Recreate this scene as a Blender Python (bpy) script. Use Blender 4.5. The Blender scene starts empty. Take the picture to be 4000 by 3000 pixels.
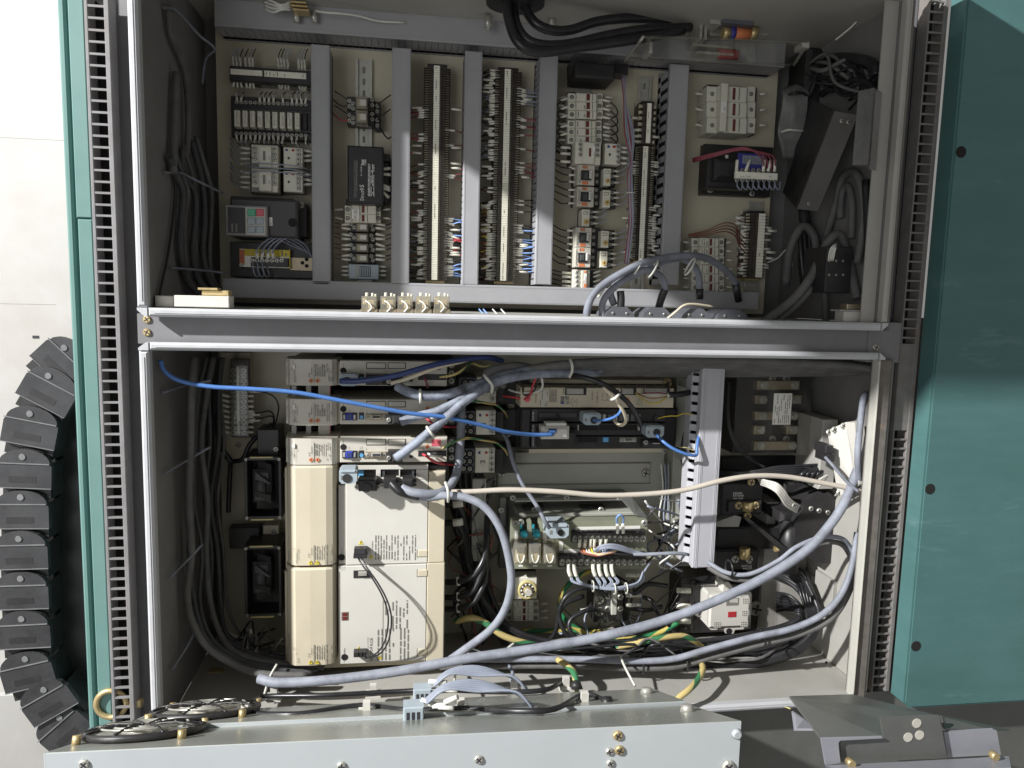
import bpy, math, random
import numpy as np
from mathutils import Matrix, Vector
random.seed(7)
sc = bpy.context.scene
col = sc.collection

# ---------------------------------------------------------------- camera
# The cabinet was photographed with the phone turned on its side: the picture's left is
# the real "up".  Measures below are taken on the mounting plate: u = picture right,
# v = picture up, d = metres out from the plate.  World: X = v, Y = -d, Z = -u (gravity -Z).
FPX = 2893.0                       # focal length in photograph pixels (4000 wide)
RC = np.array([[0.98967788, 0.0074101, 0.14311808],
               [-0.02408022, 0.99306193, 0.11510056],
               [-0.14127221, -0.11735879, 0.98298987]])   # photograph ray -> plate axes
DIST = 1.65                        # metres from the mounting plate to the lens

def W(p):
    return Vector((p[1], -p[2], -p[0]))

cam_d = bpy.data.cameras.new('camera')
cam = bpy.data.objects.new('camera', cam_d)
col.objects.link(cam)
cam_d.sensor_fit = 'HORIZONTAL'
cam_d.sensor_width = 36.0
cam_d.lens = 36.0 * FPX / 4000.0
cam_d.clip_start = 0.05
cam_d.clip_end = 100.0
def plate_dir(q):                  # camera-space (x right, y down, z forward) -> world direction
    a = RC @ np.array(q, float)
    return W((a[0], -a[1], -a[2]))
cx, cy, cz = plate_dir((1, 0, 0)), plate_dir((0, -1, 0)), plate_dir((0, 0, -1))
m3 = Matrix((cx, cy, cz)).transposed()
cam.matrix_world = Matrix.Translation(W((0, 0, DIST))) @ m3.to_4x4()
sc.camera = cam

# ---------------------------------------------------------------- light
sc.view_settings.view_transform = 'Standard'
sc.view_settings.look = 'None'
sc.view_settings.gamma = 1.0
sc.view_settings.use_curve_mapping = False
sc.view_settings.exposure = 0.0
world = bpy.data.worlds.new('World')
sc.world = world
world.use_nodes = True
bg = world.node_tree.nodes['Background']
bg.inputs[0].default_value = (1.0, 0.985, 0.95, 1)
bg.inputs[1].default_value = 0.25
def area(name, pos, target, size, power, color=(1, 1, 1)):
    l = bpy.data.lights.new(name, 'AREA')
    l.shape = 'DISK'; l.size = size; l.energy = power; l.color = color
    o = bpy.data.objects.new(name, l); col.objects.link(o)
    o.location = W(pos)
    o.rotation_euler = (W(target) - W(pos)).to_track_quat('-Z', 'Y').to_euler()
    return o
# workshop flood lamp high above the cabinet and to its right, throwing the hard shadows
area('workshop_lamp', (-4.5, 2.95, 3.0), (0.2, -0.1, 0.1), 0.16, 850, (1.0, 0.995, 0.985))
# weak front fill added to lift the ambient; stands for no seen lamp
area('front_fill', (-2.5, -0.6, 5.0), (0, 0, 0), 2.6, 45, (0.94, 0.97, 1.0))
# extra unseen lamp added to whiten the pale ceiling beyond the machine
area('ceiling_fill', (-1.9, 2.3, -0.4), (-1.7, 1.1, -1.6), 0.6, 22, (1, 1, 1))

# ---------------------------------------------------------------- measuring
VIEWS = dict(A=(0,0,1.276), B=(800,150,1.508), C=(1500,150,1.508), D=(2100,200,1.58), E=(2600,0,1.276),
    F=(1800,0,1.3825), G=(500,1300,2.37), H=(1050,1350,2.4578), I=(1050,1850,1.952), J=(1900,1400,2.4578),
    K=(1700,1900,2.212), L=(2600,1350,2.212), M=(2600,2000,2.212), N=(3300,0,1.659), O=(0,1250,1.659),
    Q=(0,2100,1.8433), R=(800,2500,1.8433), S=(1900,2500,2.0109), T=(2900,2550,2.0109), U=(3200,1000,1.659),
    V=(3200,1900,1.659), X=(600,0,1.4747), Z=(0,0,0.553))

def P(w, x, y, d=0.0):
    ox, oy, s = VIEWS[w]
    q = RC @ np.array([(ox + x / s - 2000.0) / FPX, (oy + y / s - 1500.0) / FPX, 1.0])
    k = (DIST - d) / q[2]
    return (q[0] * k, -q[1] * k, d)

def mm(w, px, d=0.0):              # length of px picture pixels at depth d
    return px / VIEWS[w][2] * (DIST - d) / FPX

def rect(w, x0, y0, x1, y1, d):    # (u0,u1,v0,v1) of a picture rectangle lying at depth d
    xm, ym = (x0 + x1) / 2, (y0 + y1) / 2
    return P(w, x0, ym, d)[0], P(w, x1, ym, d)[0], P(w, xm, y1, d)[1], P(w, xm, y0, d)[1]

# ---------------------------------------------------------------- mesh building
class MB:
    def __init__(s):
        s.v, s.f, s.uv, s.smooth = [], [], {}, []
    def add(s, vs, fs, smooth=False):
        b = len(s.v); s.v += vs
        for f in fs:
            s.f.append(tuple(i + b for i in f)); s.smooth.append(smooth)
        return b
    def box(s, u0, u1, v0, v1, d0, d1, c=0.0):
        if u0 > u1: u0, u1 = u1, u0
        if v0 > v1: v0, v1 = v1, v0
        if d0 > d1: d0, d1 = d1, d0
        c = min(c, (u1-u0)*.3, (v1-v0)*.3, (d1-d0)*.5)
        r = lambda e, d: [(u0+e, v0+e, d), (u1-e, v0+e, d), (u1-e, v1-e, d), (u0+e, v1-e, d)]
        if c > 0:
            vs = r(0, d0) + r(0, d1 - c) + r(c, d1); n = 3
        else:
            vs = r(0, d0) + r(0, d1); n = 2
        fs = [(3, 2, 1, 0)]
        for k in range(n - 1):
            for i in range(4):
                j = (i + 1) % 4
                fs.append((k*4+i, k*4+j, k*4+4+j, k*4+4+i))
        t = (n - 1) * 4
        fs.append((t, t+1, t+2, t+3))
        s.add(vs, fs); return s
    def pbox(s, w, x0, y0, x1, y1, d0, d1, c=0.0012):
        u0, u1, v0, v1 = rect(w, x0, y0, x1, y1, max(d0, d1))
        return s.box(u0, u1, v0, v1, d0, d1, c)
    def prism(s, pts, d0, d1):     # pts: (u,v) counter-clockwise
        a = sum(pts[i][0]*pts[(i+1) % len(pts)][1] - pts[(i+1) % len(pts)][0]*pts[i][1] for i in range(len(pts)))
        if a < 0: pts = pts[::-1]
        n = len(pts)
        if d0 > d1: d0, d1 = d1, d0
        vs = [(p[0], p[1], d0) for p in pts] + [(p[0], p[1], d1) for p in pts]
        fs = [tuple(range(n))[::-1], tuple(range(n, 2*n))]
        fs += [(i, (i+1) % n, n+(i+1) % n, n+i) for i in range(n)]
        s.add(vs, fs); return s
    def quad(s, a, b, c, d, t=0.002):   # a thin plate through four points with thickness t
        A, Bq, Cq, Dq = map(np.array, (a, b, c, d))
        nrm = np.cross(Bq - A, Dq - A); nrm = nrm / (np.linalg.norm(nrm) + 1e-9) * t
        vs = [tuple(x) for x in (A, Bq, Cq, Dq)] + [tuple(x - nrm) for x in (A, Bq, Cq, Dq)]
        s.add(vs, [(0, 1, 2, 3), (7, 6, 5, 4), (0, 4, 5, 1), (1, 5, 6, 2), (2, 6, 7, 3), (3, 7, 4, 0)])
        return s
    def cyl(s, c, ax, r, h, n=10, r2=None, smooth=True):   # from c along unit axis ax for h
        ax = np.array(ax, float); ax /= np.linalg.norm(ax)
        t = np.array((1, 0, 0)) if abs(ax[0]) < .8 else np.array((0, 1, 0))
        e1 = np.cross(ax, t); e1 /= np.linalg.norm(e1); e2 = np.cross(ax, e1)
        c = np.array(c, float); r2 = r if r2 is None else r2
        vs = []
        for k, rr in ((0, r), (h, r2)):
            for i in range(n):
                a = 2*math.pi*i/n
                vs.append(tuple(c + ax*k + (e1*math.cos(a) + e2*math.sin(a))*rr))
        s.add(vs, [(i, (i+1) % n, n+(i+1) % n, n+i) for i in range(n)], smooth)
        b = len(s.v) - 2*n
        s.f.append(tuple(range(b, b+n))[::-1]); s.smooth.append(False)
        s.f.append(tuple(range(b+n, b+2*n))); s.smooth.append(False)
        return s
    def ring(s, c, r, tube, n=24, m=8, ax=(0, 0, 1)):
        ax = np.array(ax, float); ax /= np.linalg.norm(ax)
        t = np.array((1, 0, 0)) if abs(ax[0]) < .8 else np.array((0, 1, 0))
        e1 = np.cross(ax, t); e1 /= np.linalg.norm(e1); e2 = np.cross(ax, e1); c = np.array(c, float)
        vs = []
        for i in range(n):
            a = 2*math.pi*i/n; o = e1*math.cos(a) + e2*math.sin(a)
            for j in range(m):
                b = 2*math.pi*j/m
                vs.append(tuple(c + o*(r + tube*math.cos(b)) + ax*tube*math.sin(b)))
        s.add(vs, [(i*m+j, i*m+(j+1) % m, ((i+1) % n)*m+(j+1) % m, ((i+1) % n)*m+j) for i in range(n) for j in range(m)], True)
        return s
    def tube(s, pts, r, n=8, sub=6, flat=None):
        pts = [np.array(p, float) for p in pts]
        if len(pts) > 2:
            q = [2*pts[0]-pts[1]] + pts + [2*pts[-1]-pts[-2]]
            out = []
            for i in range(1, len(q)-2):
                p0, p1, p2, p3 = q[i-1:i+3]
                for k in range(sub):
                    t = k/sub
                    out.append(.5*((2*p1)+(-p0+p2)*t+(2*p0-5*p1+4*p2-p3)*t*t+(-p0+3*p1-3*p2+p3)*t**3))
            out.append(q[-2]); pts = out
        L = len(pts); tan = []
        for i in range(L):
            t = pts[min(i+1, L-1)] - pts[max(i-1, 0)]
            tan.append(t/(np.linalg.norm(t)+1e-12))
        ref = np.array((0, 0, 1.0))
        if abs(tan[0] @ ref) > .9: ref = np.array((0, 1.0, 0))
        e1 = ref - tan[0]*(ref @ tan[0]); e1 /= np.linalg.norm(e1)
        b = len(s.v); ln = 0; us = []
        for i in range(L):
            if i: ln += np.linalg.norm(pts[i]-pts[i-1])
            e1 = e1 - tan[i]*(e1 @ tan[i]); e1 /= (np.linalg.norm(e1)+1e-12)
            e2 = np.cross(tan[i], e1)
            for j in range(n):
                a = 2*math.pi*j/n
                s.v.append(tuple(pts[i] + (e1*math.cos(a)+e2*math.sin(a))*r)); us.append(ln)
        for i in range(L-1):
            for j in range(n):
                j2 = (j+1) % n
                f = (b+i*n+j, b+i*n+j2, b+(i+1)*n+j2, b+(i+1)*n+j)
                s.uv[len(s.f)] = [(us[i*n], j/n), (us[i*n], (j+1)/n), (us[(i+1)*n], (j+1)/n), (us[(i+1)*n], j/n)]
                s.f.append(f); s.smooth.append(True)
        s.f.append(tuple(range(b, b+n))[::-1]); s.smooth.append(False)
        s.f.append(tuple(range(b+(L-1)*n, b+L*n))); s.smooth.append(False)
        return s
    def mesh(s, name, o=(0, 0, 0)):
        me = bpy.data.meshes.new(name)
        me.from_pydata([(p[1]-o[1], -(p[2]-o[2]), -(p[0]-o[0])) for p in s.v], [], s.f)
        me.polygons.foreach_set('use_smooth', s.smooth)
        if s.uv:
            uvl = me.uv_layers.new(name='UVMap')
            for fi, c in s.uv.items():
                st = me.polygons[fi].loop_start
                for k in range(4): uvl.data[st+k].uv = c[k]
        me.update()
        return me

def TH(name, label, cat, loc, group=None):      # a thing: an Empty that parents its parts
    o = bpy.data.objects.new(name, None); col.objects.link(o)
    o.empty_display_size = .02
    o.location = W(loc); o['label'] = label; o['category'] = cat
    if group: o['group'] = group
    ORG[o.name] = loc
    return o
ORG = {}
def org(o):
    while o.parent is not None: o = o.parent
    return ORG.get(o.name, (0, 0, 0))
def PT(parent, name, mb, m, kind=None, label=None):   # a part (or sub-part)
    me = mb if isinstance(mb, bpy.types.Mesh) else mb.mesh(name, org(parent))
    if m is not None and not me.materials: me.materials.append(m)
    o = bpy.data.objects.new(name, me); col.objects.link(o); o.parent = parent
    if kind: o['kind'] = kind
    if label: o['label'] = label
    return o
def CP(parent, name, me, pos, rot=0.0, scale=None):   # a shared-mesh part at pos (u,v,d)
    o = bpy.data.objects.new(name, me); col.objects.link(o); o.parent = parent
    g = org(parent)
    o.location = W((pos[0]-g[0], pos[1]-g[1], pos[2]-g[2]))
    if rot: o.rotation_euler = (0, rot, 0)
    if scale: o.scale = (scale[1], scale[2], scale[0])
    return o
def ONE(name, label, cat, mb, m, group=None, kind=None):   # a thing of one mesh
    vs = np.array(mb.v); o = tuple((vs.min(0)+vs.max(0))/2)
    me = mb.mesh(name, o); me.materials.append(m)
    ob = bpy.data.objects.new(name, me); col.objects.link(ob)
    ob.location = W(o)
    if label: ob['label'] = label; ob['category'] = cat
    if group: ob['group'] = group
    if kind: ob['kind'] = kind
    ORG[ob.name] = o
    return ob
def SH(mb, m, name):               # shared mesh data, built round its own origin
    me = mb.mesh(name); me.materials.append(m); return me

# ---------------------------------------------------------------- materials
def mat(name, c, rough=.5, metal=0.0, var=.10, scale=18.0, dust=0.0, dustc=(.42, .42, .46), dscale=14.0, bump=0.0, spec=.5, wear=None, stretch=None):
    m = bpy.data.materials.new(name); m.use_nodes = True
    nt = m.node_tree; N = nt.nodes; Lk = nt.links; b = N['Principled BSDF']
    b.inputs['Metallic'].default_value = metal
    b.inputs['Specular IOR Level'].default_value = spec
    geo = N.new('ShaderNodeNewGeometry')
    n1 = N.new('ShaderNodeTexNoise'); n1.inputs['Scale'].default_value = scale; n1.inputs['Detail'].default_value = 6
    n1.inputs['Roughness'].default_value = .65
    Lk.new(geo.outputs['Position'], n1.inputs['Vector'])
    mx = N.new('ShaderNodeMix'); mx.data_type = 'RGBA'
    mx.inputs[6].default_value = tuple(max(0, x*(1-var)) for x in c) + (1,)
    mx.inputs[7].default_value = tuple(min(1, x*(1+var)) for x in c) + (1,)
    rp = N.new('ShaderNodeMapRange'); rp.inputs[1].default_value = .3; rp.inputs[2].default_value = .7
    Lk.new(n1.outputs['Fac'], rp.inputs[0]); Lk.new(rp.outputs[0], mx.inputs[0])
    out = mx.outputs[2]
    def layer(out, colr, amt, sc_, lo, hi):
        n2 = N.new('ShaderNodeTexNoise'); n2.inputs['Scale'].default_value = sc_; n2.inputs['Detail'].default_value = 8
        n2.inputs['Roughness'].default_value = .7
        if stretch:
            vm = N.new('ShaderNodeVectorMath'); vm.operation = 'MULTIPLY'; vm.inputs[1].default_value = stretch
            Lk.new(geo.outputs['Position'], vm.inputs[0]); Lk.new(vm.outputs[0], n2.inputs['Vector'])
        else: Lk.new(geo.outputs['Position'], n2.inputs['Vector'])
        r2 = N.new('ShaderNodeMapRange'); r2.inputs[1].default_value = lo; r2.inputs[2].default_value = hi
        r2.inputs[4].default_value = amt
        Lk.new(n2.outputs['Fac'], r2.inputs[0])
        m2 = N.new('ShaderNodeMix'); m2.data_type = 'RGBA'
        m2.inputs[7].default_value = tuple(colr) + (1,)
        Lk.new(r2.outputs[0], m2.inputs[0]); Lk.new(out, m2.inputs[6])
        return m2.outputs[2]
    if dust: out = layer(out, dustc, dust, dscale, .42, .68)
    if wear: out = layer(out, wear[0], wear[1], wear[2], wear[3], wear[3]+.08)
    Lk.new(out, b.inputs['Base Color'])
    r3 = N.new('ShaderNodeMapRange'); r3.inputs[3].default_value = max(.05, rough-.12); r3.inputs[4].default_value = min(1, rough+.15)
    Lk.new(n1.outputs['Fac'], r3.inputs[0]); Lk.new(r3.outputs[0], b.inputs['Roughness'])
    if bump:
        bp = N.new('ShaderNodeBump'); bp.inputs['Strength'].default_value = bump; bp.inputs['Distance'].default_value = .002
        n4 = N.new('ShaderNodeTexNoise'); n4.inputs['Scale'].default_value = 240; n4.inputs['Detail'].default_value = 3
        Lk.new(geo.outputs['Position'], n4.inputs['Vector'])
        Lk.new(n4.outputs['Fac'], bp.inputs['Height']); Lk.new(bp.outputs[0], b.inputs['Normal'])
    return m

def clear(name, tint=(.9, .9, .88), refl=.12, haze=.0):
    m = bpy.data.materials.new(name); m.use_nodes = True
    nt = m.node_tree; N = nt.nodes; Lk = nt.links
    for x in list(N):
        if x.type != 'OUTPUT_MATERIAL': N.remove(x)
    out = [x for x in N if x.type == 'OUTPUT_MATERIAL'][0]
    t = N.new('ShaderNodeBsdfTransparent'); t.inputs[0].default_value = tint + (1,)
    g = N.new('ShaderNodeBsdfGlossy'); g.inputs['Roughness'].default_value = .12
    f0 = N.new('ShaderNodeLayerWeight'); f0.inputs[0].default_value = .25
    f = N.new('ShaderNodeMath'); f.operation = 'MULTIPLY'; f.inputs[1].default_value = .28; Lk.new(f0.outputs['Facing'], f.inputs[0])
    a = N.new('ShaderNodeMath'); a.operation = 'ADD'; a.inputs[1].default_value = refl; a.use_clamp = True
    mx = N.new('ShaderNodeMixShader')
    Lk.new(f.outputs[0], a.inputs[0]); Lk.new(a.outputs[0], mx.inputs[0]); Lk.new(t.outputs[0], mx.inputs[1]); Lk.new(g.outputs[0], mx.inputs[2])
    last = mx
    if haze:
        df = N.new('ShaderNodeBsdfDiffuse'); df.inputs[0].default_value = (.55, .53, .46, 1)
        m2 = N.new('ShaderNodeMixShader'); m2.inputs[0].default_value = haze
        Lk.new(mx.outputs[0], m2.inputs[1]); Lk.new(df.outputs[0], m2.inputs[2]); last = m2
    Lk.new(last.outputs[0], out.inputs[0])
    return m

def stripes(name, c1, c2, turns=11.0):          # spiral-striped earth wire
    m = mat(name, c1, .45)
    nt = m.node_tree; N = nt.nodes; Lk = nt.links; b = N['Principled BSDF']
    uv = N.new('ShaderNodeUVMap'); sp = N.new('ShaderNodeSeparateXYZ'); Lk.new(uv.outputs[0], sp.inputs[0])
    k = N.new('ShaderNodeMath'); k.operation = 'MULTIPLY'; k.inputs[1].default_value = turns; Lk.new(sp.outputs[0], k.inputs[0])
    a = N.new('ShaderNodeMath'); a.operation = 'ADD'; Lk.new(k.outputs[0], a.inputs[0]); Lk.new(sp.outputs[1], a.inputs[1])
    fr = N.new('ShaderNodeMath'); fr.operation = 'FRACT'; Lk.new(a.outputs[0], fr.inputs[0])
    gt = N.new('ShaderNodeMath'); gt.operation = 'GREATER_THAN'; gt.inputs[1].default_value = .62; Lk.new(fr.outputs[0], gt.inputs[0])
    mx = N.new('ShaderNodeMix'); mx.data_type = 'RGBA'; mx.inputs[6].default_value = c1 + (1,); mx.inputs[7].default_value = c2 + (1,)
    Lk.new(gt.outputs[0], mx.inputs[0]); Lk.new(mx.outputs[2], b.inputs['Base Color'])
    return m

M = dict(
    wall_white=mat('ceiling_paint', (.47, .46, .44), .8, var=.05, scale=2.5, dust=.5, dustc=(.36, .335, .30), dscale=1.9),
    lip=mat('lip_paint', (.48, .485, .50), .5, var=.06, scale=30, wear=((.22, .18, .17), .8, 11, .66)),
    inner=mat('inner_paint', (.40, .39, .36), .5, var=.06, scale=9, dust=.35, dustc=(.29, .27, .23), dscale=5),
    lipcream=mat('lip_cream', (.48, .47, .42), .45, var=.06, scale=20, wear=((.30, .27, .22), .6, 10, .68)),
    innerdark=mat('shade_grime_paint', (.20, .195, .19), .6, var=.15, scale=8, dust=.4, dustc=(.13, .12, .11), dscale=6),  # darker copy of the inner paint, with shade and grime in its colour
    rust=mat('rusty_gasket', (.15, .135, .12), .8, var=.25, scale=40, wear=((.24, .17, .12), .8, 30, .60)),
    plate=mat('plate_paint', (.60, .55, .42), .5, var=.06, scale=6, dust=.3, dustc=(.47, .43, .33), dscale=4),
    plate_low=mat('plate_low_paint', (.54, .51, .40), .45, var=.05, scale=5, dust=.25, dustc=(.42, .41, .36), dscale=4),
    sheet=mat('grey_sheet', (.40, .40, .35), .4, var=.08, scale=7, dust=.3, dustc=(.3, .3, .26), dscale=5),
    frame=mat('frame_grey', (.20, .197, .205), .55, var=.10, scale=12, dust=.3, dustc=(.15, .14, .145), dscale=7),
    rail=mat('rail_grey', (.23, .225, .23), .55, var=.15, scale=30, dust=.5, dustc=(.2, .18, .16), dscale=25),
    rail_rust=mat('rail_rust', (.20, .19, .185), .7, var=.2, scale=40, dust=.55, dustc=(.19, .15, .12), dscale=30, wear=((.42, .22, .13), .8, 8, .64)),
    black_void=mat('black_void', (.012, .011, .011), .9),
    teal=mat('teal_paint', (.07, .165, .16), .56, var=.05, scale=10, dust=.25, dustc=(.12, .24, .245), dscale=4, wear=((.14, .25, .25), .45, 6, .59), stretch=(5, 1, 1), bump=.06),
    teal2=mat('teal_paint_pale', (.12, .235, .215), .5, var=.06, scale=10, dust=.3, dustc=(.17, .28, .26), dscale=6),
    duct=mat('duct_plastic', (.345, .345, .36), .5, var=.05, scale=20, bump=.05),
    duct_low=mat('duct_pale', (.45, .45, .48), .45, var=.05, scale=12, bump=.03, wear=((.30, .24, .14), .5, 14, .70)),
    din=mat('zinc', (.55, .54, .49), .4, .5, var=.12, scale=40),
    steel=mat('steel', (.52, .51, .46), .38, .55, var=.2, scale=60),
    brass=mat('brass', (.55, .43, .22), .38, .6, var=.2, scale=50),
    copper=mat('copper', (.42, .36, .26), .45, .75, var=.2, scale=40),
    blackp=mat('black_plastic', (.022, .021, .022), .42, var=.2, scale=30, dust=.25, dustc=(.07, .065, .06), dscale=20),
    termscrew=mat('terminal_screw', (.66, .61, .46), .4, .25, var=.25, scale=80),
    dialy=mat('dial_yellow', (.58, .40, .14), .4),
    rimy=mat('dial_rim', (.55, .47, .22), .35),
    termp=mat('terminal_plastic', (.07, .056, .045), .45, var=.3, scale=60),
    loomc=mat('loom_cable', (.055, .055, .06), .6, var=.3, scale=20, dust=.4, dustc=(.12, .12, .12), dscale=14),
    darkp=mat('dark_plastic', (.055, .054, .056), .5, var=.15, scale=25, dust=.3, dustc=(.10, .095, .09), dscale=16),
    greyp=mat('grey_plastic', (.10, .105, .12), .5, var=.1, scale=25),
    whitep=mat('white_plastic', (.68, .66, .56), .45, var=.05, scale=25, dust=.25, dustc=(.55, .52, .42), dscale=18),
    cream=mat('cream_plastic', (.58, .52, .395), .58, var=.04, scale=14, dust=.2, dustc=(.51, .455, .335), dscale=8, bump=.04),
    ivory=mat('ivory_panel', (.62, .60, .55), .45, var=.03, scale=14, bump=.04),
    servo=mat('servo_face', (.56, .53, .46), .45, var=.04, scale=14, dust=.2, dustc=(.46, .43, .36), dscale=9),
    marker=mat('marker_white', (.88, .86, .74), .5, var=.08, scale=60),
    sleeve=mat('sleeve_white', (.80, .78, .68), .55, var=.16, scale=45),
    label=mat('label_paper', (.78, .77, .72), .6, var=.04, scale=40),
    ink=mat('ink', (.03, .03, .035), .6),
    inkgrey=mat('ink_grey', (.20, .19, .17), .6),
    darkplate=mat('dark_plate', (.085, .08, .074), .5, .2, var=.2, scale=12, dust=.3, dustc=(.13, .125, .115), dscale=9),
    seam=mat('ceiling_seam', (.36, .35, .33), .8),
    strand=mat('grey_strand', (.22, .215, .21), .55, var=.2, scale=30),
    inkwhite=mat('ink_white', (.86, .86, .84), .6),
    inkblue=mat('ink_blue', (.05, .05, .28), .5),
    orange=mat('orange_print', (.62, .20, .08), .5),
    yellow=mat('yellow_print', (.72, .58, .05), .5),
    redp=mat('red_plastic', (.42, .03, .04), .4),
    pinkp=mat('pink_key', (.62, .12, .15), .45),
    greenk=mat('green_key', (.10, .42, .28), .45),
    winred=mat('fuse_window', (.14, .025, .02), .25),
    bluep=mat('blue_plastic', (.03, .05, .42), .4),
    skyp=mat('sky_plastic', (.12, .36, .62), .35),
    hood=mat('hood_grey', (.36, .42, .46), .5, var=.06, scale=30),
    cyanj=mat('cyan_jewel', (.02, .24, .30), .22),
    pcb=mat('pcb_olive', (.24, .25, .18), .5, var=.08, scale=20),
    blue=mat('blue_cable', (.075, .185, .47), .38, var=.10, scale=50),
    navy=mat('navy_cable', (.03, .05, .16), .4),
    greyc=mat('dusty_cable', (.28, .30, .35), .6, var=.14, scale=30, dust=.75, dustc=(.14, .145, .17), dscale=26),
    greydark=mat('dirty_cable', (.105, .103, .10), .65, var=.2, scale=24, dust=.6, dustc=(.19, .185, .18), dscale=20),
    greyshade=mat('smudged_cable', (.22, .235, .28), .6, var=.2, scale=24, dust=.6, dustc=(.09, .09, .10), dscale=22),
    dustpatch=mat('patchy_cable', (.27, .30, .365), .6, var=.15, scale=24, dust=.95, dustc=(.05, .05, .06), dscale=30),
    beige=mat('beige_cable', (.52, .47, .40), .5, var=.05, scale=30),
    creamc=mat('cream_cable', (.66, .58, .44), .5),
    blackc=mat('black_cable', (.018, .018, .02), .33, var=.25, scale=25, dust=.3, dustc=(.06, .06, .065), dscale=16),
    bluew=mat('blue_wire', (.22, .36, .70), .5),
    redw=mat('red_wire', (.55, .05, .07), .5),
    brownw=mat('brown_wire', (.20, .07, .045), .5),
    maroonw=mat('maroon_wire', (.26, .06, .08), .5),
    greyw=mat('grey_wire', (.28, .31, .38), .5),
    whitew=mat('white_wire', (.68, .67, .62), .5),
    yelloww=mat('yellow_wire', (.66, .52, .04), .5),
    earth=stripes('earth_wire', (.58, .46, .19), (.05, .20, .09)),
    earthg=stripes('earth_wire_green', (.03, .20, .08), (.55, .45, .12)),
    tie=mat('nylon_tie', (.62, .62, .56), .45),
    acrylic=clear('acrylic', (.95, .95, .94), .0, .012),
    acrylic2=clear('acrylic_hazy', (.90, .90, .88), .02, .05),
    relayclear=clear('relay_case', (.90, .86, .72), .10, .26),
    doormetal=mat('door_metal', (.42, .43, .39), .28, .45, var=.06, scale=5),
    doorwhite=mat('door_white', (.43, .46, .47), .45, var=.04, scale=6, dust=.15, dustc=(.33, .35, .345), dscale=4, wear=((.25, .25, .24), .6, 14, .69)),
    bracket=mat('bracket_grey', (.33, .335, .37), .4, .2, var=.08, scale=8),
    bracketd=mat('bracket_olive', (.165, .168, .158), .38, .4, var=.12, scale=8, dust=.3, dustc=(.25, .25, .235), dscale=5),
    chain=mat('chain_black', (.032, .032, .034), .45, var=.2, scale=20, dust=.5, dustc=(.075, .075, .078), dscale=12, bump=.1),
    chainedge=mat('chain_edge', (.18, .18, .185), .45, var=.2, scale=30),
    floor=mat('floor_dark', (.10, .11, .11), .35, var=.2, scale=4),
)

# ---------------------------------------------------------------- lettering
_tx = {}
def text_mesh(s):
    if s not in _tx:
        c = bpy.data.curves.new('t', 'FONT'); c.body = s; c.resolution_u = 1
        o = bpy.data.objects.new('t', c)
        me = bpy.data.meshes.new_from_object(o)
        vs = np.array([v.co[:2] for v in me.vertices]) if len(me.vertices) else np.zeros((1, 2))
        fs = [tuple(p.vertices) for p in me.polygons]
        bpy.data.objects.remove(o); bpy.data.curves.remove(c); bpy.data.meshes.remove(me)
        mn, mxx = vs.min(0), vs.max(0)
        _tx[s] = ((vs-mn)/max(mxx[1]-mn[1], 1e-6), fs, (mxx[0]-mn[0])/max(mxx[1]-mn[1], 1e-6))
    return _tx[s]
def LT(parent, s, w, x, y, h, d, m=None, way='up', length=None, name='lettering'):
    """text whose first letter starts at picture point (x,y); h = letter height in picture pixels"""
    vs, fs, asp = text_mesh(s)
    hh = mm(w, h, d); ll = mm(w, length, d) if length else hh*asp
    o = P(w, x, y, d); mb = MB(); pts = []
    for a, b in vs:
        a = a/asp*ll; b = b*hh
        if way == 'up': pts.append((o[0]-b, o[1]+a, d))
        elif way == 'right': pts.append((o[0]+a, o[1]+b, d))
        elif way == 'left': pts.append((o[0]-a, o[1]-b, d))
        else: pts.append((o[0]+b, o[1]-a, d))
    mb.add(pts, fs)
    return PT(parent, name, mb, m or M['ink'])
def FP(parent, w, x0, y0, x1, y1, n, d, m=None, fill=.85, h=.45):
    """fine print: n lines of word strokes running up the picture between x0..x1"""
    mb = MB(); rnd = random.Random(int(x0*7+y0*13))
    u0, u1, v0, v1 = rect(w, x0, y0, x1, y1, d)
    p = (u1-u0)/n
    for i in range(n):
        u = u0 + p*(i+.25); v = v0; end = v0 + (v1-v0)*rnd.uniform(.55, 1.0) if i % 3 == 2 else v1
        while v < end:
            l = min(rnd.uniform(.8, 4)*p, end-v)
            if rnd.random() < fill:
                a = p*h*rnd.uniform(.8, 1.1)
                mb.add([(u, v, d), (u+a, v, d), (u+a, v+l, d), (u, v+l, d)], [(0, 1, 2, 3)])
            v += l + p*.35
    return PT(parent, 'fine_print', mb, m or M['inkgrey'], 'stuff')
def TRI(parent, w, x, y, s, d, m, way='tri'):    # small warning sign, with dark bolt
    k = mm(w, s, d); o = P(w, x, y, d)
    pts = [(-.5, -.5), (.5, 0), (-.5, .5)] if way == 'tri' else [(-.55, 0), (0, -.55), (.55, 0), (0, .55)]
    if way == 'tri': pts = [(.45, -.5), (.45, .5), (-.45, 0)]; pts = [(a, b) for a, b in pts]
    if way == 'tri': pts = [(-.5, -.45), (.5, -.45), (0, .5)]
    mb = MB().prism([(o[0]+a*k, o[1]+b*k) for a, b in pts], d-.0002, d+.0003)
    q = PT(parent, 'warning_sign', mb, m)
    b = MB().box(o[0]-.08*k, o[0]+.08*k, o[1]-.25*k, o[1]+.2*k, d+.0003, d+.0005)
    PT(q, 'bolt_symbol', b, M['ink'])

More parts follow.
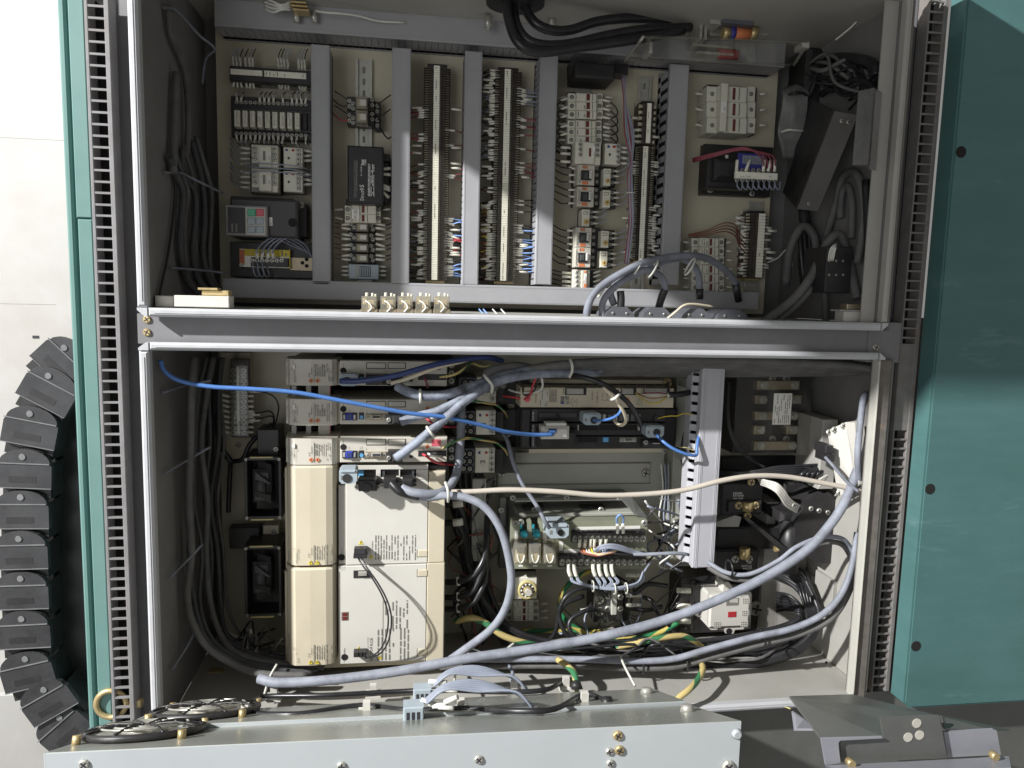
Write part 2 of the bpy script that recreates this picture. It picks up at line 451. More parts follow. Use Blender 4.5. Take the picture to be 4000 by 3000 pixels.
# shared small pieces
def screw_mesh(m):
    mb = MB().cyl((0, 0, 0), (0, 0, 1), .0044, .0012, 10, .0044, smooth=False).cyl((0, 0, .0012), (0, 0, 1), .0044, .0010, 10, .0034, smooth=False)
    k = len(mb.f)
    mb.box(-.0030, .0030, -.0006, .0006, .0022, .0024).box(-.0006, .0006, -.0030, .0030, .0022, .00245)
    me = SH(mb, m, 'screw'); me.materials.append(M['ink'])
    for i, p in enumerate(me.polygons):
        if i >= k: p.material_index = 1
    return me
SCREW = screw_mesh(M['steel'])
SCREWB = screw_mesh(M['brass'])
HOLE = SH(MB().cyl((0, 0, 0), (0, 0, 1), .004, .0004, 12), M['black_void'], 'hole')
BOLT = SH(MB().cyl((0, 0, 0), (0, 0, 1), .012, .007, 6, .0115, smooth=False).cyl((0, 0, 0), (0, 0, 1), .0150, .0025, 14), M['steel'], 'bolt')
SLEEVE = SH(MB().cyl((-.0085, 0, 0), (1, 0, 0), .0024, .017, 7), M['sleeve'], 'wire_marker')
def screw(parent, w, x, y, d, k=1.0, me=None, name='screw'):
    return CP(parent, name, me or SCREW, P(w, x, y, d), random.uniform(0, 3), (k, k, k))

def keep_in(w, x, y, d, r):        # a point inside the cabinet never lies beyond its side walls
    p = P(w, x, y, d)
    if d < DF:
        lim = uR0-r-.003+(.04 if p[1] < vB1 else 0) if p[0] > 0 else uL1+r+.003
        if abs(p[0]) > abs(lim):
            d = min(DF+.01, DIST-(DIST-d)*lim/p[0]); p = P(w, x, y, d)
    return p
def cable(name, label, w, pts, width, m, cat='cable', n=10, group=None, parent=None, sub=7):
    r = mm(w, width, sum(p[2] for p in pts)/len(pts))/2
    q = [keep_in(w, x, y, d, r) for x, y, d in pts]
    mb = MB().tube(q, r, n, sub)
    if parent is not None: return PT(parent, name, mb, m)
    return ONE(name, label, cat, mb, m, group)
# ================================================================ the setting
wb = MB().box(-3.6, 1.2, -2.6, 3.0, -1.62, -1.6)
o_ceil = ONE('ceiling', None, None, wb, M['wall_white'], kind='structure')
fl = MB().box(-.6, 2.6, -2.6, -1.45, -.6, .2)
o = ONE('floor', None, None, fl, M['floor'], kind='structure')

DF = .36
VT = .56                          # upper opening edge
uL0 = P('A', 660, 900, DF)[0]; uL1 = P('A', 712, 900, DF)[0]
uR1 = P('N', 387, 830, DF)[0]; uR0 = P('N', 348, 830, DF)[0]
vA0 = P('Z', 1100, 699, DF)[1]; vA1 = P('Z', 1100, 681, DF)[1]      # lower edge strip of upper bay
vB1 = P('Z', 1100, 751, DF)[1]; vB0 = P('Z', 1100, 767, DF)[1]      # upper edge strip of lower bay
vC1 = P('Z', 1604, 1520, DF)[1]; vC0 = P('Z', 1604, 1537, DF)[1]    # lower edge strip of lower bay

cab = TH('control_cabinet', 'grey two-bay electrical cabinet with open fronts full of wiring', 'cabinet', (0, vC0, 0))
# mounting plates
PT(cab, 'mounting_plate', MB().box(P('Z', 470, 300)[0], P('Z', 1672, 300)[0], P('Z', 1000, 664)[1], P('Z', 1000, 70)[1], -.006, 0), M['plate'])
PT(cab, 'mounting_plate', MB().box(P('Z', 477, 1000)[0], P('Z', 1800, 1000)[0], P('Z', 1000, 1440)[1], vB0 - .01, -.006, 0), M['plate_low'])
# back sheet behind the plates
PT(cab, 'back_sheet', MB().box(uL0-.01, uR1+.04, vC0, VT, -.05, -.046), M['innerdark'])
def wall(name, u0, u1, v0, v1, d0, d1, m=M['inner']):
    return PT(cab, name, MB().box(u0, u1, v0, v1, d0, d1), m)
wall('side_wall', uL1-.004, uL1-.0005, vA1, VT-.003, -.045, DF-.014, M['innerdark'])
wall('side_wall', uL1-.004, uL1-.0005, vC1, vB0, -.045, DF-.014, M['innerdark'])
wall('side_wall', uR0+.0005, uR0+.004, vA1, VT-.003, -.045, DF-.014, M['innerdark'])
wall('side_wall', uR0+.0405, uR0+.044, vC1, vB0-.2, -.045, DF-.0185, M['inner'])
wall('side_wall', uR0+.0405, uR0+.044, vB0-.1995, vB0, -.045, DF-.0185, M['innerdark'])  # upper stretch: the open door's shade put in as darker paint
wall('lip_return', uR0+.0005, uR0+.040, vC1, vB0, DF-.022, DF-.0185, M['inner'])
wall('side_wall', uL1-.004, uR0+.004, VT-.003, VT, -.045, DF-.014, M['inner'])
wall('side_wall', uL1-.0005, uR0+.0005, vA1-.004, vA1-.0005, -.045, DF-.014)
wall('side_wall', uL1-.0005, uR0+.0005, vB0+.0005, vB0+.004, -.045, DF-.014)
wall('side_wall', uL1-.0005, uR0+.040, vC1-.004, vC1-.0005, -.045, DF-.014, M['inner'])
# narrow inward flange seen on the right hand wall
PT(cab, 'wall_flange', MB().box(uR0-.028, uR0, vA1, VT-.003, DF-.03, DF-.027), M['inner'])
# bright lip strips round the two openings
c = .010
def lip(pts, m=M['lip'], name='lip_strip', d0=DF-.014, d1=DF):
    return PT(cab, name, MB().prism(pts, d0, d1), m)
def lipbox(u0, u1, v0, v1, m=M['lip'], dd=0.0):
    o = PT(cab, 'lip_strip', MB().box(u0, u1, v0, v1, DF-.018, DF+dd, .004), m)
    # the folded bead that runs along the strip
    if u1-u0 > v1-v0: b = MB().box(u0+.01, u1-.01, v0+(v1-v0)*.42, v0+(v1-v0)*.5, DF+dd, DF+dd+.0012)
    else: b = MB().box(u0+(u1-u0)*.5, u0+(u1-u0)*.58, v0+.01, v1-.01, DF+dd, DF+dd+.0012)
    PT(o, 'folded_bead', b, m)
lipbox(uL0, uL1, vA1+.001, VT+.02)
lipbox(uR0, uR1, vA1+.001, VT+.02, M['inner'])
lip([(uL0, vA1), (uL0, vA1-.004), (uL0+.012, vA0), (uL1+.0, vA0), (uL1+.0, vA1)])
lip([(uR0, vA1), (uR0, vA0), (uR1-.012, vA0), (uR1, vA1-.004), (uR1, vA1)])
lipbox(uL1+.0008, uR0-.0008, vA0, vA1, dd=.001)
lipbox(uL0, uL1, vC1, vB0-.001)
lipbox(uR0, uR1-.008, vC1, vB0-.001, M['lipcream'])
lip([(uL0, vB0), (uL0, vB0+.004), (uL0+.012, vB1), (uL1, vB1), (uL1, vB0)])
lip([(uR0, vB0), (uR0, vB1), (uR1-.012, vB1), (uR1, vB0+.004), (uR1, vB0)])
lipbox(uL1+.0008, uR0-.0008, vB0, vB1, dd=.001)
lipbox(uL0, uR1-.01, vC0, vC1-.001, dd=.001)
# rusty gasket beside the lower right lip
PT(cab, 'gasket', MB().box(uR1-.008, uR1+.022, vC0, vB0, DF-.03, DF-.006, .004), M['rust'])
PT(cab, 'gasket', MB().box(uR1, uR1+.006, vA0, VT, DF-.03, DF-.004, .002), M['rust'])
# centre post between the bays
cp = PT(cab, 'centre_post', MB().box(uL0-.01, uR1+.02, vB1-.004, vA0+.004, DF-.10, DF-.030), M['frame'])
for (x, y) in ((318, 690), (318, 718)):
    s = screw(cp, 'Z', x, y, DF-.030, 1.5, SCREWB)
pl = PT(cab, 'corner_plate', MB().pbox('U', 318, 430, 528, 690, DF-.07, DF-.027, .001), M['frame'])
screw(pl, 'U', 365, 592, DF-.027, 1.6, SCREW, 'nut')
# side channels outside the lips
uq0, uq1 = P('A', 574, 900, DF-.07)[0], uL0 + .002
PT(cab, 'side_channel', MB().box(uq0, uq1, vC0-.2, VT+.05, DF-.14, DF-.07), M['frame'])
uq2, uq3 = uR1-.002, P('N', 478, 830, DF-.07)[0]
PT(cab, 'side_channel', MB().box(uq2, uq3, vA0-.02, VT+.05, DF-.14, DF-.07), M['frame'])
PT(cab, 'side_channel', MB().box(uR0+.0445, uq3+.0, vC0-.05, vA0-.021, DF-.14, DF-.075), M['rust'])

# ladder-like slotted rails
def ladder(name, x0, x1, x2, x3, w, yy, d, m, ya, yb, pitch_v, vtop, vbot, skip=None, thick=.0035, label=None):
    ua, ub, uc_, ud = (P(w, x, yy, d)[0] for x in (x0, x1, x2, x3))
    r = PT(cab, name, MB().box(ua, ub, vbot, vtop, d-.03, d, .001).box(uc_, ud, vbot, vtop, d-.03, d, .001), m, label=label)
    PT(r, 'slot_back', MB().box(ub-.001, uc_+.001, vbot, vtop, d-.035, d-.032), M['black_void'])
    me = SH(MB().box(-(uc_-ub)/2-.0005, (uc_-ub)/2+.0005, -thick/2, thick/2, -.004, -.0006), m, 'rung')
    v = vtop
    while v > vbot:
        if not (skip and skip[0] < v < skip[1]):
            CP(r, 'rung', me, ((ub+uc_)/2, v+random.uniform(-.0004, .0004), d))
        v -= pitch_v
    return r, ub, uc_
pv = (P('A', 500, 112, .34)[1]-P('A', 500, 582, .34)[1])/8
ladder('slotted_rail', 452, 470, 548, 573, 'A', 900, .34, M['rail'], 0, 0, pv, P('A', 500, -30, .34)[1], vC0-.16)
pr = (P('N', 590, 65, .33)[1]-P('N', 540, 663, .33)[1])/9
vs0, vs1 = P('U', 590, 1140, .33)[1], P('U', 590, 560, .33)[1]
rr, ub, uc_ = ladder('slotted_rail', 482, 492, 578, 606, 'N', 830, .33, M['rail_rust'], 0, 0, pr, P('N', 600, -60, .33)[1], P('V', 400, 1330, .33)[1], (vs0, vs1))
PT(rr, 'blank_plate', MB().box(ub-.0005, uc_+.0005, vs0+.003, vs1-.003, .3, .3285), M['rail_rust'])

# upper bay door: hinged along the upper edge of the opening, standing open out of the picture
dr = TH('cabinet_door', 'upper bay door of the cabinet standing wide open', 'door', (0, VT+.03, DF))
DW = .63
PT(dr, 'door_skin', MB().box(uL0-.005, uR1+.005, VT+.03, VT+.033, DF, DF+DW), M['doorwhite'])
PT(dr, 'door_edge', MB().box(uL0-.005, uR1+.005, VT+.012, VT+.0295, DF+DW-.003, DF+DW), M['doorwhite'])

for i, (y, x0, x1, h) in enumerate(((300, 20, 150, 1.0), (655, -40, 60, 1.2))):
    q = rect('Z', x0-60, y, x1+60, y+h, -1.599)
    PT(o_ceil, 'panel_seam', MB().box(*q, -1.6, -1.599), M['seam'])
q = rect('Z', 70, 725, 84, 731, -1.598)
PT(o_ceil, 'dark_smudge', MB().box(*q, -1.6, -1.598), M['ink'])
ONE('ceiling_beam', 'pale boxed beam under the ceiling at the lower left', 'beam', MB().box(P('Z', -200, 1560, -1.4)[0], P('Z', 130, 1560, -1.4)[0], P('Z', 50, 1800, -1.4)[1], P('Z', 50, 1496, -1.4)[1], -1.59, -1.4, .01), M['wall_white'])
# ================================================================ green machine body
gm = TH('machine_guard', 'teal painted machine guard panel with round holes right of the cabinet', 'machine', (1.2, 0, .2))
ge = P('U', 733, 830, .375)[0]
vg = P('V', 560, 1440, .375)[1]
PT(gm, 'panel', MB().prism([(ge, VT+.4), (ge, vg+.012), (ge+.014, vg), (ge+1.2, vg), (ge+1.2, VT+.4)], .335, .3735), M['teal'])
PT(gm, 'panel_face', MB().prism([(ge+.004, VT+.4), (ge+.004, vg+.014), (ge+.016, vg+.004), (ge+1.2, vg+.004), (ge+1.2, VT+.4)], .3736, .376), M['teal'])
hm = SH(MB().cyl((0, 0, 0), (0, 0, 1), .0105, .0006, 20), M['black_void'], 'round_hole')
for w, x, y in (('N', 753, 985), ('U', 718, 1510), ('V', 627, 1035)):
    CP(gm, 'round_hole', hm, P(w, x, y, .3761))
PT(gm, 'recess_strip', MB().box(P('U', 560, 1000, .32)[0], ge, vg, VT+.4, .22, .296), M['black_void'])
PT(gm, 'inner_strip', MB().box(P('V', 545, 700, .33)[0], P('V', 560, 700, .33)[0], vg+.005, P('U', 600, 400, .33)[1], .22, .332), M['rail_rust'])

gt = TH('machine_casing', 'pale teal casing strips left of the slotted rail', 'machine', (-.62, 0, .1))
def uA(x, d): return P('A', x, 900, d)[0]
ysm = P('A', 420, 1090, .32)[1]
PT(gt, 'capping', MB().box(uA(322, .3), uA(360, .3), vC0-.25, VT+.25, -.1, .3, .004), M['teal2'])
PT(gt, 'panel', MB().box(uA(372, .32), uA(452, .32), ysm+.001, VT+.2, .15, .32, .002), M['teal2'])
PT(gt, 'panel', MB().box(uA(377, .323), uA(452, .323), vC0-.25, ysm-.001, .15, .323, .002), M['teal2'])
PT(gt, 'groove', MB().box(uA(356, .27), uA(380, .27), vC0-.25, VT+.25, .14, .27), M['black_void'])
# lifting eye
le = TH('lifting_eye', 'brass coloured lifting eye standing on the machine top', 'lifting eye', P('Q', 795, 1195, .29))
PT(le, 'ring', MB().ring(P('Q', 800, 1197, .327), mm('Q', 100, .327), mm('Q', 20, .327), 28, 10), M['brass'])
PT(le, 'shank', MB().cyl(P('Q', 895, 1197, .320), (1, 0, 0), mm('Q', 30, .2), .03, 12), M['brass'])

# ================================================================ cable chain
ch = TH('cable_chain', 'black plastic drag chain arching beside the machine top', 'cable chain', P('Z', 60, 1200, .05))
links = [(140,778,46),(108,838,30),(66,920,12),(52,1012,3),(46,1100,1),(44,1188,0),(46,1275,0),(50,1360,-1),(56,1448,-12),(98,1512,-30),(130,1574,-42)]
lw, lh = mm('Z', 103, .05), mm('Z', 83, .05)
def link_mesh():
    mb = MB()
    pts = [(-.5*lw, -.5*lh), (.5*lw, -.5*lh), (.5*lw, .05*lh)]
    for k in range(13):
        a = math.pi*k/12
        pts.append((.47*lw*math.cos(a), .12*lh+.36*lh*math.sin(a)))
    pts.append((-.5*lw, .05*lh))
    mb.prism(pts, -.012, 0)
    return SH(mb, M['chain'], 'link')
LK = link_mesh()
LB = SH(MB().box(-.5*lw, .46*lw, -.012*lh, .012*lh, 0, .0022), M['chainedge'], 'rib')
LP = SH(MB().box(-.28*lw, .22*lw, -.36*lh, -.20*lh, -.004, .0005), M['blackp'], 'recess')
LE = SH(MB().box(-.5*lw, .5*lw, -.5*lh, -.485*lh, 0, .002), M['chainedge'], 'edge_rib')
for i, (x, y, a) in enumerate(links):
    p = P('Z', x, y, .05 + .004*(i % 2))
    l = CP(ch, 'link', LK, p, math.radians(a))
    for nm, me in (('rib', LB), ('recess', LP), ('edge_rib', LE)):
        q = bpy.data.objects.new(nm, me); col.objects.link(q); q.parent = l
        if nm == 'rib': q.location = W((0, .12*lh, 0))
    # connecting lug below the link
lugs = SH(MB().box(-.44*lw, .44*lw, -.80*lh, .1*lh, -.09, -.0125), M['blackp'], 'lug')
PIN = SH(MB().cyl((0, 0, 0), (0, 0, 1), .11*lw, .0016, 16, .10*lw), M['chainedge'], 'pin')
for i, (x, y, a) in enumerate(links):
    a_ = math.radians(a); p = P('Z', x, y, .05)
    CP(ch, 'pin', PIN, (p[0]-.27*lh*math.sin(-a_)*0, p[1]+.30*lh, .0545 if i % 2 else .0505), 0, (.6, .6, 1))
    CP(ch, 'lug', lugs, P('Z', x, y, .05), math.radians(a))
pts = [P('Z', x, y, .0)[:2] for x, y in ((150, 800), (118, 900), (108, 1000), (104, 1150), (104, 1300), (118, 1440), (160, 1520), (200, 1590), (230, 1590), (215, 760))]
ONE('chain_cover', 'black sheet guard filling the inside of the chain bend', 'guard', MB().prism(pts, -.30, -.02), M['blackp'])
# ================================================================ building kits for the devices
def DEV(name, label, cat, w, boxes, screws=(), texts=(), prints=(), group=None, wires=(), sk=1.0, sm=None):
    """boxes: (part, x0,y0,x1,y1, d0,d1, material[, chamfer]); the first one gives the base point"""
    b0 = boxes[0]
    o = P(w, (b0[1]+b0[3])/2, (b0[2]+b0[4])/2, b0[5])
    t = TH(name, label, cat, o, group)
    last = None
    for b in boxes:
        sub = b[0].startswith('>')
        q = PT(last if sub and last else t, b[0].lstrip('>'), MB().pbox(w, *b[1:7], b[8] if len(b) > 8 else .0012), M[b[7]])
        if not sub: last = q
    for s in screws: screw(t, w, s[0], s[1], s[2], s[3] if len(s) > 3 else sk, sm)
    for s in texts: LT(t, s[0], w, s[1], s[2], s[3], s[4], M[s[5]] if len(s) > 5 else None, s[6] if len(s) > 6 else 'up', s[7] if len(s) > 7 else None)
    for s in prints: FP(t, w, *s[:6], M[s[6]] if len(s) > 6 else None)
    for s in wires: wire(t, w, *s)
    return t
def wire(t, w, pts, width, m, sleeve=None):
    q = [P(w, *p) for p in pts]
    PT(t, 'wire', MB().tube(q, mm(w, width, pts[0][2])/2, 6, 4), M[m])
    if sleeve is not None:
        sl(t, w, *sleeve)
def sl(t, w, x, y, d, rot=0.0, k=1.0):
    return CP(t, 'wire_marker', SLEEVE, P(w, x, y, d), math.radians(rot), (k, k, k))

def duct(label, w, x0, y0, x1, y1, d, axis, pitch, fill, m='duct', sides=(0, 1), group='grey slotted wiring ducts of the upper bay'):
    u0, u1, v0, v1 = rect(w, x0, y0, x1, y1, d)
    t = TH('wiring_duct', label, 'wiring duct', ((u0+u1)/2, (v0+v1)/2, 0), group)
    cv = PT(t, 'cover', MB().box(u0, u1, v0, v1, d-.009, d, .0015), M[m])
    if axis == 'v':
        e = (u1-u0)*.09
        PT(cv, 'cover_ridge', MB().box(u0+e, u0+e+.0012, v0, v1, d, d+.0006).box(u1-e-.0012, u1-e, v0, v1, d, d+.0006), M[m])
    else:
        e = (v1-v0)*.09
        PT(cv, 'cover_ridge', MB().box(u0, u1, v0+e, v0+e+.0012, d, d+.0006).box(u0, u1, v1-e-.0012, v1-e, d, d+.0006), M[m])
    PT(t, 'base', MB().box(u0+.002, u1-.002, v0, v1, .0005, .006), M[m])
    PT(t, 'inside', MB().box(u0+.006, u1-.006, v0+.006, v1-.006, .0065, d-.02), M['black_void'])
    for sd in sides:
        mb = MB()
        if axis == 'v':
            a, b = (u0+.0015, u0+.0035) if sd == 0 else (u1-.0035, u1-.0015)
            v = v0
            while v < v1:
                mb.box(a, b, v, min(v+pitch*fill, v1), .006, d-.0095); v += pitch
            mb.box(a, b, v0, v1, .0061, .02).box(a, b, v0, v1, d-.016, d-.0094)
        else:
            a, b = (v0+.0015, v0+.0035) if sd == 0 else (v1-.0035, v1-.0015)
            u = u0
            while u < u1:
                mb.box(u, min(u+pitch*fill, u1), a, b, .006, d-.0095); u += pitch
            mb.box(u0, u1, a, b, .0061, .02).box(u0, u1, a, b, d-.016, d-.0094)
        PT(t, 'slotted_side', mb, M[m], 'stuff')
    return t

def strip(label, w, xa, xb, xm0, xm1, y0, y1, n, d, left=(), right=(), cover=None, duct_l=None, duct_r=None, wcols=('greyw', 'blackc', 'blackc', 'brownw', 'maroonw'), group='terminal strips of the upper bay', rnd=None, seg=True):
    """upright terminal strip; left/right: (first, last, probability, colours) runs of wired modules"""
    rnd = rnd or random.Random(int(xa+y0*3))
    ym = (y0+y1)/2
    u0, u1 = P(w, xa, ym, d)[0], P(w, xb, ym, d)[0]
    v1, v0 = P(w, (xa+xb)/2, y0, d)[1], P(w, (xa+xb)/2, y1, d)[1]
    t = TH('terminal_strip', label, 'terminal strip', ((u0+u1)/2, v0, 0), group)
    uc_ = (u0+u1)/2
    PT(t, 'mounting_rail', MB().box(uc_-.0175, uc_+.0175, v0-.02, v1+.012, .0005, .008), M['din'])
    p = (v1-v0)/n; hw = (u1-u0)/2
    blk = SH(MB().box(-hw, hw, -p*.46, p*.46, .0085, d-.016).box(-hw*.62, hw*.62, -p*.46, p*.46, d-.016, d-.006)
             .box(-hw, hw, -p*.47, -p*.36, d-.016, d-.002).box(-hw*.3, hw*.3, -p*.46, p*.46, d-.006, d), M['termp'], 'terminal_block')
    scw = SH(MB().box(-.0042, .0042, -p*.34, p*.34, 0, .0045, .001), M['termscrew'], 'terminal_screw')
    um0, um1 = P(w, xm0, ym, d)[0], P(w, xm1, ym, d)[0]
    wired = {}
    for sd, runs in ((-1, left), (1, right)):
        for a, b, pr, cols in runs:
            for i in range(int(a), int(b)):
                if rnd.random() < pr: wired[(sd, i)] = cols
    for i in range(n):
        v = v1 - p*(i+.5)
        CP(t, 'terminal_block', blk, (uc_, v, 0))
        for sd in (-1, 1):
            CP(t, 'terminal_screw', scw, (uc_+sd*hw*.78, v+.0004, d-.0155))
            if (sd, i) not in wired: continue
            cols = wired[(sd, i)]
            off = rnd.choice((-.006, -.005, -.004, .008)) + hw
            c = (uc_+sd*(off+.006), v+rnd.uniform(-.001, .001), d-.011)
            k = min(1.3, p*.5/.0024)
            CP(t, 'wire_marker', SLEEVE, c, rnd.uniform(-.06, .06)+(0.25*sd if rnd.random() < .12 else 0), (1.15+rnd.uniform(-.1, .2), k, k))
            tgt = duct_l if sd < 0 else duct_r
            if tgt is not None:
                vv = v + rnd.uniform(-1.2, 1.2)*p
                a = (c[0]+sd*.008, c[1], c[2]); e = (tgt, vv, .03+rnd.uniform(-.01, .02))
                mid = ((a[0]+e[0])/2, (a[1]+e[1])/2+rnd.uniform(-.003, .003), (a[2]+e[2])/2+rnd.uniform(0, .008))
                PT(t, 'wire', MB().tube([(c[0]-sd*.010, c[1], c[2]), a, mid, e], .0013, 5, 3), M[rnd.choice(cols or wcols)])
    mk = PT(t, 'marker_strip', MB().box(um0, um1, v0+p*.2, v1-p*.1, d+.0002, d+.0016), M['marker'])
    FP(mk, w, xm0+(xm1-xm0)*.25, y0+8, xm0+(xm1-xm0)*.75, y1-8, 1, d+.0019, M['inkgrey'], .35, .22)
    if seg:
        mb = MB()
        for i in range(1, n):
            mb.box(um0, um1, v1-p*i-.00018, v1-p*i+.00018, d+.0016, d+.0018)
        PT(mk, 'tag_joints', mb, M['inkgrey'], 'stuff')
    for v in (v0-.006, v1+.001):
        PT(t, 'end_clamp', MB().box(uc_-hw*.75, uc_+hw*.75, v, v+.005, .008, d-.01), M['brass' if v < v0 else 'blackp'])
    if cover:
        PT(t, 'clear_cover', MB().pbox(w, *cover, d+.004, d+.007, .001), M['acrylic'])
    return t

def contactor(label, w, x0, y0, x1, y1, d, tag, group, rows=3):
    """orange-labelled contactor with black centre and screw rows on both sides"""
    W_, H_ = x1-x0, y1-y0
    X = lambda a: x0+W_*a
    Y = lambda b: y0+H_*b
    bx = [('base', X(-.18), Y(-.01), X(1.55), Y(1.01), .008, d*.55, 'blackp'),
          ('body', X(.0), Y(.0), X(1), Y(1), d*.5, d, 'servo'),
          ('core', X(.22), Y(.26), X(.82), Y(.76), d, d+.004, 'blackp'),
          ('>actuator', X(.36), Y(.36), X(.62), Y(.66), d+.004, d+.007, 'darkp'),
          ('orange_panel', X(.28), Y(.03), X(.60), Y(.18), d, d+.0006, 'orange'),
          ('orange_panel', X(.25), Y(.80), X(.62), Y(.97), d, d+.0006, 'orange'),
          ('name_tag', X(.70), Y(.28), X(.86), Y(.66), d+.004, d+.0056, 'label')]
    t = DEV('contactor', label, 'contactor', w, bx, group=group)
    LT(t, tag, w, X(.83), Y(.62), W_*.10, d+.006, length=H_*.28)
    FP(t, w, X(.05), Y(.05), X(.2), Y(.9), 3, d+.0006, M['inkgrey'], .8)
    FP(t, w, X(.28), Y(.03), X(.60), Y(.18), 3, d+.0009, M['inkgrey'], .8)
    for b in ((.16, .5, .84) if rows == 3 else (.12, .38, .62, .88)):
        for a in (-.10, 1.12):
            screw(t, w, X(a), Y(b), d*.62, .9)
        sl(t, w, X(-.32), Y(b), d*.62, random.uniform(-6, 10), .95)
        wire(t, w, [(X(-.2), Y(b), d*.62), (X(-.6), Y(b), d*.62), (X(-1.0), Y(b)-random.uniform(0, 20), d*.5), (X(-1.5), Y(b)-40, .04)], 8, 'blackc')
    return t

def overload(label, w, x0, y0, x1, y1, d, group, tag=None):
    """thermal relay with a yellow dial"""
    W_, H_ = x1-x0, y1-y0
    X = lambda a: x0+W_*a
    Y = lambda b: y0+H_*b
    t = DEV('thermal_relay', label, 'thermal relay', w, [
        ('base', X(-.15), Y(-.05), X(1.7), Y(1.05), .008, d*.6, 'blackp'),
        ('body', X(0), Y(0), X(1), Y(1), d*.5, d, 'whitep'),
        ('reset_slot', X(.20), Y(.12), X(.80), Y(.30), d, d+.0006, 'inkgrey'),
        ('>reset_bar', X(.26), Y(.15), X(.74), Y(.26), d+.0006, d+.002, 'whitep')], group=group)
    c = P(w, X(.55), Y(.72), d); r = mm(w, W_*.33, d)
    dl = PT(t, 'dial', MB().cyl(c, (0, 0, 1), r, .003, 18, r*.92), M['dialy'])
    PT(dl, 'dial_slot', MB().box(c[0]-r*.5, c[0]+r*.5, c[1]-r*.09, c[1]+r*.09, c[2]+.003, c[2]+.0034).box(c[0]-r*.09, c[0]+r*.09, c[1]-r*.5, c[1]+r*.5, c[2]+.003, c[2]+.0036), M['ink'])
    for b in (.15, .45, .82):
        screw(t, w, X(1.2), Y(b), d*.68, .9)
        sl(t, w, X(1.62), Y(b), d*.66, random.uniform(-8, 8), .95)
        wire(t, w, [(X(1.3), Y(b), d*.66), (X(2.0), Y(b), d*.66), (X(2.7), Y(b)-8, d*.75), (X(3.2), Y(b)-30, d*.8)], 7, 'greyw')
    if tag:
        PT(t, 'paper_tag', MB().pbox(w, X(-.36), Y(.15), X(-.12), Y(.9), d*.62, d*.64), M['label'])
        LT(t, tag, w, X(-.18), Y(.82), W_*.13, d*.645, length=H_*.5)
    return t

def fuse_holder(label, w, x0, y0, x1, y1, d, n, group, raised=(.26, .52), win=(.54, .62), side=.24, tag=None, sleeves=True):
    """n-pole fuse holder: stepped white body, dark red windows, screw at both ends of each pole"""
    W_, H_ = x1-x0, (y1-y0)/n
    X = lambda a: x0+W_*a
    o = P(w, (x0+x1)/2, (y0+y1)/2, 0)
    t = TH('fuse_holder', label, 'fuse holder', o, group)
    PT(t, 'base', MB().pbox(w, x0-2, y0-2, x1+2, y1+2, .006, d*.45), M['darkp'])
    for i in range(n):
        a, b = y0+H_*i, y0+H_*(i+1)-1.2
        pl = PT(t, 'pole', MB().pbox(w, x0, a, X(side), b, .008, d*.8), M['whitep'])
        PT(pl, 'pole_end', MB().pbox(w, X(1-side*.72), a, x1, b, .008, d*.8), M['whitep'])
        PT(pl, 'lever', MB().pbox(w, X(side)+.5, a, X(1-side*.72)-.5, b, .009, d), M['whitep'])
        PT(pl, 'ridge', MB().pbox(w, X(raised[0]), a+.5, X(raised[1]), b-.5, d, d+.004), M['whitep'])
        PT(pl, 'window', MB().pbox(w, X(win[0]), a+H_*.1, X(win[1]), b-H_*.12, d, d+.0006), M['winred'])
        PT(pl, 'seam', MB().pbox(w, X(win[1]+.07), a+H_*.08, X(win[1]+.085), b-H_*.08, d, d+.0005), M['ink'])
        FP(pl, w, X(raised[0])+2, a+H_*.15, X(raised[1])-2, b-H_*.15, 3, d+.0043, M['inkgrey'], .6, .35)
        for q in (side*.45, 1-side*.36):
            CP(pl, 'screw_well', HOLE, P(w, X(q), (a+b)/2, d*.8), 0, (1.1, 1.1, 1))
            screw(pl, w, X(q), (a+b)/2, d*.8+.0003, .7)
        if sleeves:
            for sd in (-1, 1):
                xx = x0-W_*.16 if sd < 0 else x1+W_*.16
                sl(pl, w, xx, (a+b)/2, d*.5, random.uniform(-14, 14))
    if tag:
        PT(t, 'name_tag', MB().pbox(w, X(raised[0])+1, y0+(y1-y0)*.2, X(raised[1])-1, y0+(y1-y0)*.78, d+.0045, d+.0052), M['label'])
        LT(t, tag, w, X(raised[1])-W_*.06, y0+(y1-y0)*.74, W_*.09, d+.0056, length=(y1-y0)*.44)
    return t

def loops(t, w, ends, d, width=7, m='blackc'):
    for pts in ends: wire(t, w, [(x, y, d+e) for x, y, e in pts], width, m)

def din_rail(label, w, x0, y0, x1, y1, group='bare lengths of mounting rail'):
    u0, u1, v0, v1 = rect(w, x0, y0, x1, y1, .007)
    t = TH('mounting_rail', label, 'mounting rail', ((u0+u1)/2, v0, 0), group)
    e = (u1-u0)*.16
    PT(t, 'flange', MB().box(u0, u0+e, v0, v1, .0075, .0095), M['din'])
    PT(t, 'flange', MB().box(u1-e, u1, v0, v1, .0075, .0095), M['din'])
    PT(t, 'web', MB().box(u0+e-.001, u1-e+.001, v0, v1, .0005, .003), M['din'])
    v = v1-.02
    sm = SH(MB().prism([(.003*math.cos(a), (.004 if math.sin(a) >= 0 else -.004)+.003*math.sin(a)) for a in [2*math.pi*k/12 for k in range(12)]], 0, .0005), M['inkgrey'], 'slot')
    while v > v0+.01:
        CP(t, 'slot', sm, ((u0+u1)/2, v, .003)); v -= .0235
    return t
